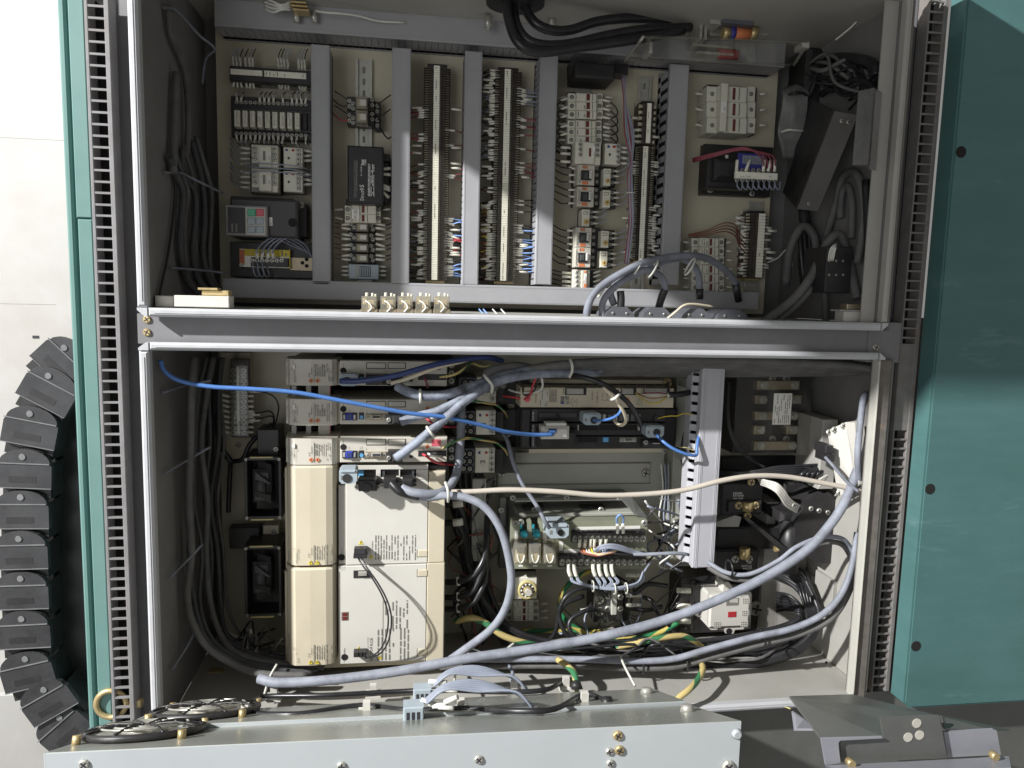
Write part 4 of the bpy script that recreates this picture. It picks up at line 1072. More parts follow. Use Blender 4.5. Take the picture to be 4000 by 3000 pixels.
# ---------------------------------------------------------------- right hand clutter
G = 'dusty hoses at the right end of the upper bay'
hoses = [
 ('thick grey hose bent like a wave at the right end of the upper bay', [(955, 1490, .20), (935, 1400, .22), (905, 1260, .24), (865, 1170, .25), (815, 1200, .25), (770, 1290, .24), (720, 1390, .24), (640, 1490, .24), (540, 1570, .25), (470, 1620, .25)], 48, 'greydark'),
 ('grey hose under the wave-shaped hose running to the connector hoods', [(760, 1380, .2), (730, 1430, .23), (660, 1510, .23), (580, 1580, .23), (500, 1640, .24)], 42, 'greydark'),
 ('upright dusty hose left of the wave-shaped hose', [(800, 1620, .21), (795, 1500, .2), (785, 1390, .19), (800, 1290, .17)], 36, 'greydark'),
 ('grey hose curving over behind the slanted plate', [(600, 1420, .1), (620, 1250, .12), (680, 1130, .13), (740, 1180, .13), (750, 1300, .12)], 44, 'greydark'),
 ('outer grey hose in the loop at the far right of the upper bay', [(955, 1310, .15), (985, 1130, .16), (985, 960, .17), (940, 860, .17), (880, 890, .17), (850, 1010, .16), (800, 1180, .14)], 40, 'greydark'),
 ('inner grey hose in the loop at the far right of the upper bay', [(925, 1190, .17), (930, 1030, .18), (910, 930, .19), (880, 960, .18), (870, 1090, .16)], 36, 'greydark'),
 ('black hose running up the right end behind the loop', [(1010, 1400, .10), (1010, 1150, .10), (1000, 900, .10)], 40, 'blackc'),
 ('thick black hose bending at the top right of the upper bay', [(740, 330, .10), (850, 290, .14), (980, 300, .16), (1040, 330, .22), (1050, 380, .24)], 52, 'blackc'),
 ('black hose under the thick bend at the top right', [(780, 470, .08), (850, 420, .12), (960, 400, .13), (1040, 440, .13), (1060, 560, .11)], 34, 'blackc'),
 ('pair of black cables at the right of the fuse cover', [(735, 300, .12), (760, 280, .12), (745, 400, .1), (715, 480, .08)], 30, 'blackc'),
 ('black hose descending behind the slanted plate', [(690, 1040, .09), (700, 1180, .10), (690, 1300, .10), (700, 1420, .10)], 60, 'blackc')]
for lab, pts, wd, mt in hoses:
    cable('hose', lab, 'E', pts, wd, M[mt], 'hose', 10, G)
for k in range(3):
    cable('hose', ('left', 'middle', 'right')[k] + ' one of the black ribbed hoses below the slanted plate', 'E', [(665+24*k, 1150, .12), (675+22*k, 1260, .13), (690+18*k, 1400, .13)], 22, M['blackc'], 'hose', 8, G)
t = TH('wire_bundle', 'thick bundle of grey strands tied twice at the right of the upper bay', 'wire bundle', P('E', 640, 620, .05))
for i in range(14):
    a = (i-6.5)
    PT(t, 'strand', MB().tube([P('E', 655+a*10, 420+abs(a)*4, .06), P('E', 648+a*8.4, 480, .09), P('E', 640+a*8.6, 560, .10-.002*abs(a)), P('E', 622+a*8.4, 650, .095), P('E', 612+a*5, 720, .08), P('E', 610+a*3, 790, .06)], .004, 6, 4), M['strand'])
PT(t, 'cable_tie', MB().tube([P('E', 575, 660, .095), P('E', 610, 648, .115), P('E', 660, 650, .115), P('E', 700, 655, .10)], .003, 6, 4), M['tie'])
PT(t, 'cable_tie', MB().tube([P('E', 600, 480, .08), P('E', 640, 462, .105), P('E', 690, 466, .10), P('E', 712, 490, .08)], .003, 6, 4), M['blackc'])
t = TH('slanted_plate', 'dark slanted sheet cover with two pairs of rivets at the right of the upper bay', 'cover plate', P('E', 780, 800, .08))
PT(t, 'front_face', MB().quad(P('E', 845, 552, .29), P('E', 962, 572, .32), P('E', 762, 1052, .22), P('E', 658, 1040, .19), .003), M['darkplate'])
PT(t, 'side_face', MB().quad(P('E', 843, 552, .289), P('E', 656, 1040, .189), P('E', 590, 960, .08), P('E', 740, 500, .12), .003), M['blackp'])
for x, y in ((877, 603), (911, 609), (714, 1015), (748, 1021)): screw(t, 'E', x, y, .315 if y < 800 else .213, .9, None, 'rivet')
t = TH('cable_pipe', 'dusty square conduit along the right wall of the upper bay', 'conduit', P('E', 1010, 640, .1))
PT(t, 'front', MB().quad(P('E', 985, 470, .325), P('E', 1062, 452, .345), P('E', 1030, 832, .34), P('E', 955, 832, .32), .03), M['greydark'])
PT(t, 'cap', MB().quad(P('E', 1064, 452, .345), P('E', 1078, 462, .35), P('E', 1048, 850, .35), P('E', 1032, 834, .34), .02), M['innerdark'])
t = DEV('terminal_block', 'dim terminal block with small screws in the lower right corner of the upper bay', 'terminal block', 'E',
    [('body', 800, 1230, 925, 1460, .2, .285, 'blackp')], [(815+35*(j % 3), 1300+70*(j//3), .2855, .55) for j in range(6)])
for j in range(4): wire(t, 'E', [(810+8*j, 1300, .29), (822+8*j, 1240, .30), (850, 1215+8*j, .29)], 8, 'whitew')
ONE('rubber_pad', 'black dusty foam filling the top right corner of the upper bay', 'foam', MB().pbox('E', 700, 230, 840, 640, .0, .08, .01), M['blackp'])
for k, (pts) in enumerate((((845, 200, .2), (930, 130, .22), (1020, 30, .24), (1060, -20, .24)), ((1130, 60, .3), (1125, 160, .3), (1110, 260, .29)), ((760, 40, .26), (800, 10, .27), (830, -15, .27)))):
    cable('twisted_wire', ('frayed pale wire rising to the top right corner', 'frayed wire hanging against the right lip', 'pale wire end at the top edge of the bay')[k], 'E', pts, 9, M['whitew'], 'wire', 6)
# ---------------------------------------------------------------- main fuse under its clear cover
t = TH('main_fuse', 'power fuse with red and blue bands in a clipped holder under clear cover', 'fuse', P('F', 1500, 230, .1))
PT(t, 'base', MB().pbox('F', 1270, 90, 1760, 195, .03, .09), M['frame'])
fu = PT(t, 'barrel', MB().cyl(P('F', 1455, 178, .16), (1, 0, 0), mm('F', 30, .16), mm('F', 110, .16), 16), M['orange'])
PT(fu, 'band', MB().cyl(P('F', 1450, 178, .16), (1, 0, 0), mm('F', 31, .16), mm('F', 30, .16), 16), M['inkblue'])
for x in (1412, 1560): PT(t, 'end_cap', MB().cyl(P('F', x, 178, .16), (1, 0, 0), mm('F', 32, .16), mm('F', 40, .16), 16), M['brass'])
for x in (1345, 1600): PT(t, 'clip', MB().pbox('F', x, 92, x+65, 128, .10, .18).pbox('F', x, 128, x+60, 190, .10, .13), M['steel'])
PT(t, 'pull_handle', MB().pbox('F', 1415, 82, 1590, 125, .15, .19, .006), M['greyp'])
for x in (1325, 1300): PT(t, 'post', MB().pbox('F', x-8, 95, x+8, 210, .10, .15), M['steel'])
for k, y in enumerate((240, 280)):
    PT(t, 'lower_bar', MB().pbox('F', 1250+30*k, y, 1480, y+14, .09, .12), M['steel'])
PT(t, 'red_lower_fuse', MB().cyl(P('F', 1390, 290, .11), (1, 0, 0), mm('F', 26, .11), mm('F', 110, .11), 14), M['redp'])
t = TH('fuse_cover', 'clear acrylic cover standing over the main power fuse', 'cover', P('F', 1350, 330, .1))
PT(t, 'face', MB().quad(P('F', 985, 200, .24), P('F', 1875, 232, .24), P('F', 1800, 350, .12), P('F', 885, 325, .12), .003), M['acrylic'])
PT(t, 'top_edge', MB().tube([P('F', 985, 200, .24), P('F', 1430, 212, .24), P('F', 1875, 232, .24)], .003, 6, 3), M['acrylic2'])
PT(t, 'bottom_edge', MB().tube([P('F', 885, 325, .121), P('F', 1340, 338, .121), P('F', 1800, 350, .121)], .0025, 6, 3), M['acrylic2'])
PT(t, 'left_edge', MB().tube([P('F', 985, 200, .24), P('F', 935, 262, .18), P('F', 885, 325, .121)], .003, 6, 3), M['steel'])
PT(t, 'right_edge', MB().tube([P('F', 1875, 232, .24), P('F', 1838, 290, .18), P('F', 1800, 350, .121)], .003, 6, 3), M['steel'])
PT(t, 'standoff', MB().pbox('F', 1018, 225, 1038, 285, .16, .20), M['steel'])
PT(t, 'standoff', MB().pbox('F', 1845, 228, 1885, 258, .22, .25), M['steel'])
# black supply cables from the gland
t = TH('cable_gland', 'black rubber gland in the top wall of the upper bay', 'gland', P('F', 295, 10, .2))
PT(t, 'collar', MB().cyl(P('F', 295, 22, .21), (0, 1, 0), .055, .03, 20), M['blackp'])
for k, (pts) in enumerate((((245, 0, .23), (262, 120, .24), (310, 230, .25), (400, 280, .25), (520, 275, .24), (640, 255, .23), (800, 235, .22), (1000, 205, .20), (1200, 165, .17)),
                           ((275, 0, .20), (300, 130, .22), (360, 215, .23), (460, 245, .23), (600, 235, .22), (800, 190, .20), (1000, 158, .18), (1240, 150, .15)),
                           ((335, 0, .19), (355, 60, .20), (410, 130, .21), (500, 165, .21), (600, 160, .2), (720, 120, .19), (850, 102, .18), (1000, 100, .16), (1250, 115, .13)))):
    cable('supply_cable', ('lowest', 'middle', 'topmost')[k] + ' of three thick black supply cables sweeping to the main fuse', 'F', pts, 50, M['blackc'], 'cable', 14, 'black supply cables')
DEV('cover_sheet', 'cream folded sheet hanging from the top wall behind the supply cables', 'sheet', 'F', [('face', 590, -30, 1260, 95, .10, .105, 'plate'), ('fold', 570, 95, 700, 180, .03, .035, 'plate')])
for k, (x, y) in enumerate(((148, 120), (493, 110))):
    t = TH('wall_stud', ('left', 'right')[k] + ' steel stud on the top wall of the upper bay', 'stud', P('F', x, y, .12), 'studs on the top wall')
    PT(t, 'shank', MB().cyl(P('F', x, y-30, .12), (0, -1, 0), .008, .022, 10), M['steel']); PT(t, 'tip', MB().cyl(P('F', x, y+8, .12), (0, -1, 0), .004, .012, 8), M['steel'])
# earth bar at the top
t = TH('earth_bar', 'brass earth bar with lugs at the top left of the upper bay', 'earth bar', P('X', 845, 60, .05))
for k in range(3): PT(t, 'bar', MB().pbox('X', 785+8*k, 4+22*k, 878+8*k, 16+22*k, .10, .13), M['brass'])
PT(t, 'backing', MB().pbox('X', 690, -20, 790, 90, .05, .08).pbox('X', 870, -20, 935, 80, .05, .08), M['blackp'])
for x in (822, 925): PT(t, 'bolt_shank', MB().cyl(P('X', x, 66, .1), (0, -1, 0), .006, .02, 8), M['steel'])
for k in range(4): wire(t, 'X', [(790, 10+15*k, .12), (740, 30+8*k, .13), (690, 10+20*k, .12), (640, 20*k-10, .1)], 14, 'whitew')
wire(t, 'X', [(930, 62, .11), (990, 72, .12), (1080, 78, .12), (1180, 92, .11), (1300, 122, .10), (1450, 130, .09)], 12, 'whitew')
hr_ = random.Random(11)
hj = lambda a: hr_.uniform(-a, a)
# veiled hoses along the left wall of the upper bay
for k, pts in enumerate((((60, 45, .18), (130, 60, .18), (260, 200, .14), (350, 280, .10), (300, 340, .08), (280, 480, .06)), ((85, 60, .16), (100, 200, .15), (180, 420, .14), (200, 700, .14), (190, 900, .14)), ((130, 420, .1), (120, 700, .1), (110, 1000, .1)))):
    cable('hose', ('thin pale line', 'grey hose', 'dark hose')[k] + ' running down the left wall of the upper bay', 'X', pts, (14, 34, 40)[k], M[('greyshade', 'greydark', 'greydark')[k]], 'hose', 8)
for k in range(6):
    x = 905+28*k
    cable('hose', ('leftmost', 'second', 'third', 'fourth', 'fifth', 'rightmost')[k] + ' of six dark hoses hanging along the left wall of the upper bay', 'A', [(x-60+hj(20), 780-20*k, .2-.02*k), (x-30+hj(18), 870, .2-.02*k), (x-4+hj(14), 960, .19-.02*k), (x+hj(14), 1100, .18-.02*k), (x-6+hj(14), 1250, .18-.02*k), (x+20+hj(14), 1390, .17-.02*k), (x+90, 1480+hj(10), .15-.02*k)], (34, 20, 28, 16, 30, 22)[k], M['greydark' if k % 2 else 'loomc'], 'hose', 8, 'hoses on the left wall')
for k, pts in enumerate((((820, 860, .22), (900, 862, .2), (990, 905, .17), (1110, 962, .1)), ((850, 1335, .22), (950, 1342, .18), (1120, 1360, .1)), ((880, 700, .21), (870, 1000, .21), (840, 1250, .22), (795, 1470, .25)))):
    cable('tie_wire', ('upper pale tie bridging the hoses of the left wall', 'lower pale tie bridging the hoses of the left wall', 'long dark cord hanging down the left wall')[k], 'A', pts, 12, M[('greyshade', 'greyshade', 'blackc')[k]], 'tie', 6)

t = TH('wire_tangle', 'loose tangle of thin black wires in the top right corner of the upper bay', 'wire tangle', P('E', 900, 400, .2))
tr = random.Random(3)
for i in range(16):
    a, b = tr.uniform(700, 800), tr.uniform(240, 420)
    pts = [keep_in('E', a, b, .12, .006), keep_in('E', a+tr.uniform(40, 110), b+tr.uniform(-60, 60), .17, .006), keep_in('E', a+tr.uniform(120, 240), b+tr.uniform(-50, 120), .21, .006),
           keep_in('E', tr.uniform(960, 1090), tr.uniform(280, 480), .24, .006), keep_in('E', tr.uniform(900, 1060), tr.uniform(440, 620), .2, .006)]
    PT(t, 'wire', MB().tube(pts, tr.uniform(.002, .005), 6, 6), M['blackc' if i % 4 else 'greydark'])
# ================================================================ lower bay: drives
SD = .22
def warn_print(t, w, xs, y0, y1, d, m, way):
    """two warning signs, heading and print lines of a drive cover; xs = x of (brand, model, heading, jp, line1, line2)"""
    h = y1-y0
def jp(t, w, x, y, h, d):
    LT(t, '危 険', w, x, y, h, d)
def servo(k, y, cover_y, first=False):
    lab = ('topmost', 'middle', 'lowest')[k] + ' of the three slim cream servo amplifiers'
    t = TH('servo_amplifier', lab, 'servo amplifier', P('H', 900, y+120, 0), 'slim servo amplifiers')
    y1 = y+238
    PT(t, 'body', MB().pbox('H', 165, y+8, 1705, y1-6, .0, SD-.012), M['servo'])
    PT(t, 'heat_sink', MB().pbox('H', 600, y-20, 1720, y+8, .0, SD-.07), M['darkp'])
    q = rect('H', 140, cover_y, 668, cover_y+252, SD+.006)
    a, b = q[0], q[1]
    # rounded cover: profile along u, extruded along v
    prof = [(0, SD-.05), (.02, SD-.018), (.11, SD+.001), (.2, SD+.005), (.5, SD+.007), (.88, SD+.005), (.96, SD-.003), (1, SD-.03)]
    mb = MB(); n = len(prof)
    vs = [(a+(b-a)*f, q[2], dd) for f, dd in prof] + [(a+(b-a)*f, q[3], dd) for f, dd in prof] + [(a, q[2], .15), (b, q[2], .15), (a, q[3], .15), (b, q[3], .15)]
    fs = [(i, i+1, n+i+1, n+i) for i in range(n-1)] + [tuple([2*n]+list(range(n))+[2*n+1])[::-1], tuple([2*n+2]+list(range(n, 2*n))+[2*n+3]), (2*n, 0, n, 2*n+2), (n-1, 2*n+1, 2*n+3, 2*n-1)]
    mb.add(vs, fs)
    cv = PT(t, 'cover', mb, M['servo'])
    d = SD+.0078
    LT(cv, 'YASKAWA', 'H', 186, cover_y+175, 16, SD+.0035, M['inkgrey'], 'up', 112)
    LT(cv, 'SGDC-%dAJA' % (30, 30, 20)[k], 'H', 254, cover_y+215, 13, d, M['inkgrey'], 'up', 105)
    PT(cv, 'model_plate', MB().pbox('H', 228, cover_y+52, 252, cover_y+90, SD+.005, SD+.0082, .0003), M['label'])
    FP(cv, 'H', 214, cover_y+70, 280, cover_y+225, 5, d-.0006, M['inkgrey'], .45, .3)
    LT(cv, 'WARNING', 'H', 418, cover_y+150, 12, d, M['ink'], 'up', 75)
    jp(cv, 'H', 398, cover_y+170, 16, d)
    TRI(cv, 'H', 405, cover_y+205, 44, d, M['orange'], 'dia'); TRI(cv, 'H', 467, cover_y+205, 44, d, M['orange'], 'dia')
    PT(cv, 'rule_line', MB().pbox('H', 433, cover_y+40, 435, cover_y+230, d-.001, d, 0), M['inkgrey'])
    FP(cv, 'H', 440, cover_y+50, 545, cover_y+165, 5, d, M['inkgrey'], .95, .42)
    FP(cv, 'H', 552, cover_y+40, 628, cover_y+215, 4, d-.0012, M['inkgrey'], .8, .3)
    f = PT(t, 'face', MB().pbox('H', 684, y, 1712, y1, SD-.025, SD), M['servo'])
    e = SD+.0003
    CP(f, 'lamp_hole', HOLE, P('H', 716, y+92, e), 0, (1.5, 1.5, 1))
    for x0, x1 in ((935, 1127), (1142, 1316)):
        o = PT(f, 'knockout', MB().pbox('H', x0, y+14, x1, y+76, SD, SD+.0006, .0002), M['ink'])
        PT(o, 'knockout_cap', MB().pbox('H', x0+7, y+21, x1-7, y+69, SD+.0006, SD+.0016, .0004), M['servo'])
    if k:
        c = PT(t, 'serial_port', MB().pbox('H', 705, y+130, 845, y+202, SD, SD+.004), M['blackp'])
        PT(c, 'blue_insert', MB().pbox('H', 740, y+136, 806, y+196, SD+.004, SD+.009), M['bluep'])
        PT(c, 'pin_field', MB().pbox('H', 750, y+148, 796, y+186, SD+.009, SD+.0095, .0002), M['navy'])
        PT(c, 'clip', MB().pbox('H', 714, y+146, 736, y+192, SD+.004, SD+.007), M['steel'])
        PT(c, 'clip', MB().pbox('H', 808, y+146, 836, y+192, SD+.004, SD+.007), M['steel'])
        c = PT(t, 'signal_port', MB().pbox('H', 930, y+138, 1132, y+200, SD, SD+.003), M['copper'])
        PT(c, 'port_shell', MB().pbox('H', 985, y+148, 1082, y+186, SD+.003, SD+.009), M['steel'])
        PT(c, 'port_slot', MB().pbox('H', 996, y+158, 1070, y+178, SD+.009, SD+.0094, .0002), M['ink'])
        for x in (952, 1112): screw(c, 'H', x, y+168, SD+.003, .9)
    s = PT(t, 'rotary_switch', MB().pbox('H', 865, y+124, 914, y+192, SD, SD+.0008), M['blackp'])
    PT(s, 'dial', MB().cyl(P('H', 892, y+168, SD+.0008), (0, 0, 1), mm('H', 18, SD), .004, 14), M['skyp'])
    g = PT(t, 'plug', MB().pbox('H', 1142, y+140, 1285, y+238, SD, SD+.03, .004), M['blackp'])
    PT(g, 'plug_boot', MB().pbox('H', 1185, y+160, 1270, y+240, SD+.03, SD+.042, .004), M['blackp'])
    screw(g, 'H', 1152, y+196, SD+.0305, 1)
    PT(t, 'small_socket', MB().pbox('H', 1350, y+172, 1382, y+198, SD, SD+.0008), M['ink'])
    TRI(t, 'H', 1523, y+88, 46, SD+.0005, M['orange'], 'dia')
    s = PT(t, 'power_socket', MB().pbox('H', 1434, y+126, 1706, y+184, SD-.001, SD+.001), M['blackp'])
    LT(t, ('1CN', '1CN', '1CN')[k], 'H', 778, y+118, 11, e, M['inkgrey']); LT(t, '3CN', 'H', 1128, y+120, 11, e, M['inkgrey']); LT(t, '5CN', 'H', 1490, y+122, 11, e, M['inkgrey'])
    LT(t, 'CHARGE', 'H', 720, y+72, 10, e, M['inkgrey'], 'up', 52)
    LT(t, 'RDY', 'H', 884, y+112, 10, e, M['inkgrey']); LT(t, 'RUN', 'H', 904, y+112, 10, e, M['inkgrey'])
    LT(t, '2CN', 'H', 942, y+128, 10, e, M['inkgrey'])
    # terminal column at its right end
    tb = PT(t, 'terminal_column', MB().pbox('H', 1714, y-5, 1790, y+242, .0, SD-.03), M['blackp'])
    for j in range(3): screw(tb, 'H', 1752, y+40+75*j, SD-.0295, 1.4)
    return t
s1 = servo(0, 148, 132); s2 = servo(1, 517, 515); s3 = servo(2, 882, 892)
for k, y in ((0, 148), (2, 882)):
    PT((s1, 0, s3)[k], 'colour_sticker', MB().pbox('H', 1562+(20 if k == 0 else 0), y+18, 1652, y+84, SD, SD+.0004, 0), M['navy' if k == 0 else 'pinkp'])
# bus bars joining the servos
for k, (y0, y1) in enumerate(((385, 518), (768, 895))):
    t = TH('bus_link', ('upper', 'lower')[k] + ' set of bus bars and ribbon cable between the servo amplifiers', 'bus bars', P('H', 400, y1, .1), 'bus bars between servos')
    for x0, x1 in ((218, 265), (358, 406)): PT(t, 'bar', MB().pbox('H', x0, y0, x1, y1, .17, .175, .0005), M['inner'])
    PT(t, 'dark_gap', MB().pbox('H', 205, y0, 620, y1, .12, .14), M['black_void'])
    PT(t, 'ribbon_cable', MB().pbox('H', 475, y0, 592, y1, .18, .182, .0003), M['servo'])
    for j in range(9): PT(t, 'ribbon_core', MB().pbox('H', 478+12.5*j, y0, 481+12.5*j, y1, .182, .1826, 0), M['inner'])
    PT(t, 'red_core', MB().pbox('H', 586, y0, 591, y1, .1821, .1828, 0), M['redw'])
    PT(t, 'gap_floor', MB().pbox('H', 625, y0-20, 1715, y1+20, .02, .05), M['black_void'])
# grey hood plug on the topmost servo
def hood(label, w, x0, y0, x1, y1, d, m='hood', hole=(.5, .5), h=.035, hole_r=.3):
    q = rect(w, x0, y0, x1, y1, d)
    t = TH('plug_hood', label, 'plug', ((q[0]+q[1])/2, q[2], d-h), 'angular plug hoods')
    a, b = q[1]-q[0], q[3]-q[2]
    PT(t, 'shell', MB().prism([(q[0], q[2]+b*.2), (q[0]+a*.15, q[2]), (q[1]-a*.15, q[2]), (q[1], q[2]+b*.2), (q[1], q[3]-b*.12), (q[1]-a*.12, q[3]), (q[0]+a*.1, q[3]), (q[0], q[3]-b*.15)], d-h, d), M[m])
    c = (q[0]+a*hole[0], q[3]-b*hole[1], d)
    PT(t, 'cable_mouth', MB().cyl(c, (0, 0, 1), min(a, b)*hole_r, .002, 14), M['blackp'])
    PT(t, 'latch', MB().box(q[0]+a*.1, q[0]+a*.2, q[2]+b*.3, q[2]+b*.55, d, d+.001), M['inkgrey'])
    PT(t, 'shell_step', MB().box(q[0]+a*.1, q[1]-a*.1, q[3]-b*.22, q[3]-b*.08, d, d+.003, .001), M[m])
    return t
hood('grey plug hood on the topmost servo amplifier', 'H', 676, 275, 850, 388, SD+.045, 'hood', (.42, .5))
hood('grey plug hood with empty cable mouth on the large amplifier', 'H', 674, 1186, 848, 1326, SD+.05, 'hood', (.44, .62))
DEV('ribbon_plug', 'black plug with a beige cable on the topmost servo amplifier', 'plug', 'H', [('body', 930, 285, 1140, 380, SD, SD+.03, 'blackp'), ('nose', 960, 330, 1100, 375, SD+.03, SD+.038, 'blackp')], [(1155, 342, SD+.03, 1.0), (1298, 342, SD+.03, 1.0)])
# ---------------------------------------------------------------- two large drive units
BT = .22
def big(label, zy0, zy1, iy0, iy1, second):
    t = TH('drive_unit', label, 'drive unit', P('Z', 790, zy1, 0), 'large cream drive units')
    q = rect('Z', 613, zy0, 727, zy1, BT+.01)
    a, b = q[0], q[1]
    prof = [(0, .14), (.012, BT-.026), (.05, BT-.010), (.13, BT+.003), (.22, BT+.008), (.5, BT+.0095), (.80, BT+.009), (.92, BT+.005), (.98, BT-.012), (1, .14)]
    n = len(prof)
    def ring_(v, k): return [(a+(b-a)*f, v, .14+(dd-.14)*k) for f, dd in prof]
    h = q[3]-q[2]
    rings = [ring_(q[2], .90), ring_(q[2]+.004, 1), ring_(q[3]-.004, 1), ring_(q[3], .96)]
    mb = MB(); vs = sum(rings, [])
    fs = [(r*n+i, r*n+i+1, (r+1)*n+i+1, (r+1)*n+i) for r in range(3) for i in range(n-1)]
    mb.add(vs, fs, False); mb.add(rings[0], [tuple(range(n))[::-1]]); mb.add(rings[3], [tuple(range(n))])
    cv = PT(t, 'cover', mb, M['cream'])
    PT(t, 'body', MB().pbox('Z', 616, zy0+2, 960, zy1-2, .0, .17), M['cream'])
    d = BT+.0112
    yb = iy1
    LT(cv, 'YASKAWA', 'I', 160, yb-(48 if not second else 130), 13, BT-.001, M['inkgrey'], 'up', 84 if not second else 132)
    FP(cv, 'I', 172, yb-150, 232, yb-30, 4, BT+.0098, M['inkgrey'], .4, .28)
    LT(cv, 'WARNING', 'I', 332, yb-92, 10, d, M['ink'], 'up', 60); jp(cv, 'I', 312, yb-75, 13, d)
    TRI(cv, 'I', 316, yb-38, 36, d, M['yellow']); TRI(cv, 'I', 368, yb-38, 36, d, M['yellow'])
    PT(cv, 'rule_line', MB().pbox('I', 342, yb-170, 344, yb-20, d-.001, d, 0), M['inkgrey'])
    FP(cv, 'I', 350, yb-165, 420, yb-60, 4, d, M['inkgrey'], .95, .42); FP(cv, 'I', 428, yb-180, 492, yb-20, 4, d-.001, M['inkgrey'], .8, .3)
    LT(cv, 'CE', 'I', 130, iy0+40 if second else 25, 16, BT-.004, M['inkgrey'])
    return t
b1 = big('upper one of the two large cream drive units', 1007, 1226, -30, 715, False)
b2 = big('lower one of the two large cream drive units, lettered SERVOPACK', 1228, 1442, 720, 1475, True)
FD = .215
PT(b1, 'grey_edge', MB().pbox('I', 532, 90, 586, 690, .15, FD-.004), M['inner'])
f1 = PT(b1, 'face', MB().pbox('I', 586, 40, 1212, 690, .15, FD), M['ivory'])
PT(b1, 'side_cover', MB().pbox('I', 1217, -15, 1342, 678, .15, FD+.002), M['cream'])
f2 = PT(b2, 'face', MB().pbox('I', 532, 698, 1200, 1440, .15, FD+.001), M['ivory'])
PT(b2, 'side_cover', MB().pbox('I', 1204, 682, 1336, 1428, .15, FD+.002), M['cream'])
for f, y, dd in ((f1, 585, FD), (f2, 735, FD+.001), (f2, 1340, FD+.001)):
    PT(f, 'hinge_tab', MB().pbox('I', 1136, y, 1210, y+50, dd, dd+.0022), M['cream'])
    PT(f, 'tab_seam', MB().pbox('I', 1128, y-4, 1137, y+54, dd, dd+.0006, 0), M['inkgrey'])
# frame with windows above face 1
PT(b1, 'connector_bay', MB().pbox('H', 850, 1150, 1712, 1372, .13, FD-.012), M['blackp'])
for x0, y0, x1, y1 in ((745, 1150, 1530, 1190), (1030, 1190, 1075, 1268), (1250, 1192, 1262, 1268), (1416, 1190, 1530, 1268), (745, 1266, 1530, 1290), (1416, 1290, 1530, 1372)):
    PT(b1, 'bay_frame', MB().pbox('H', x0, y0, x1, y1, .17, FD+.001, .0006), M['ivory'])
PT(b1, 'rotary_dial', MB().pbox('H', 862, 1186, 912, 1258, FD-.012, FD-.008), M['skyp'])
for x in (1090, 1375): PT(b1, 'white_post', MB().pbox('H', x, 1205, x+22, 1262, FD-.012, FD-.004), M['hood'])
LT(b1, '8CN', 'H', 1068, 1258, 11, FD+.0015, M['inkgrey']); LT(b1, '9CN', 'H', 1434, 1258, 11, FD+.0015, M['inkgrey'])
for k, (x0, y0, x1, y1) in enumerate(((835, 1288, 1062, 1402), (1076, 1284, 1246, 1375), (1258, 1282, 1414, 1362))):
    t = DEV('connector', ('leftmost', 'middle', 'rightmost')[k] + ' black connector on the upper large drive unit', 'connector', 'H',
        [('body', x0+25, y0, x1-25, y1, FD, FD+.035, 'blackp', .003), ('flange', x0, y0+20, x1, y1-18, FD, FD+.02, 'blackp')],
        [(x0+12, (y0+y1)/2+10, FD+.0205, 1.1), (x1-12, (y0+y1)/2+10, FD+.0205, 1.1)], group='black connectors')
    if k == 0: PT(t, 'lens', MB().cyl(P('H', 940, 1362, FD+.035), (0, 0, 1), mm('H', 45, FD), .004, 18), M['ink'])
# print on the faces
CP(f1, 'lamp_hole', HOLE, P('I', 555, 638, FD-.0035), 0, (1.7, 1.7, 1)); CP(f2, 'lamp_hole', HOLE, P('I', 578, 1400, FD+.0012), 0, (1.7, 1.7, 1))
LT(f1, 'CHARGE', 'I', 562, 618, 9, FD-.0035, M['inkgrey'], 'up', 50); LT(f2, 'CHARGE', 'I', 584, 1380, 9, FD+.0014, M['inkgrey'], 'up', 54)
d = FD+.0005
LT(f1, 'WARNING', 'I', 795, 590, 10, d, M['ink'], 'up', 80); jp(f1, 'I', 775, 592, 13, d)
TRI(f1, 'I', 779, 632, 36, d, M['yellow']); TRI(f1, 'I', 702, 524, 38, d, M['yellow'])
FP(f1, 'I', 806, 470, 950, 655, 7, d, M['inkgrey'], .85, .4); FP(f1, 'I', 952, 470, 1130, 660, 8, d, M['inkgrey'], .85, .36)
LT(f1, 'P1', 'I', 684, 568, 11, d, M['inkgrey']); LT(f1, 'N1', 'I', 726, 572, 11, d, M['inkgrey'])
d = FD+.0016
LT(f2, 'SERVOPACK', 'I', 792, 1430, 22, d, M['ink'], 'up', 195)
LT(f2, 'AXIS DRIVE SYSTEM', 'I', 760, 1400, 9, d, M['inkgrey'], 'up', 165)
TRI(f2, 'I', 686, 1334, 36, d, M['yellow']); TRI(f2, 'I', 846, 1400, 34, d, M['yellow'])
FP(f2, 'I', 822, 1180, 1078, 1420, 9, d, M['inkgrey'], .8, .36); FP(f2, 'I', 880, 968, 1070, 1185, 7, d, M['inkgrey'], .8, .36)
PT(f2, 'rule_line', MB().pbox('I', 868, 970, 871, 1420, d-.0005, d, 0), M['inkgrey'])
dp = PT(f2, 'display', MB().pbox('I', 553, 1056, 606, 1120, FD+.001, FD+.002, .0003), M['inkgrey'])
for y in (1062, 1092): PT(dp, 'digit_window', MB().pbox('I', 562, y, 600, y+24, FD+.002, FD+.0026, .0002), M['winred'])
c = PT(f2, 'data_port', MB().pbox('I', 645, 740, 770, 797, FD+.001, FD+.003), M['blackp'])
PT(c, 'port_shell', MB().pbox('I', 682, 752, 748, 782, FD+.003, FD+.009), M['steel'])
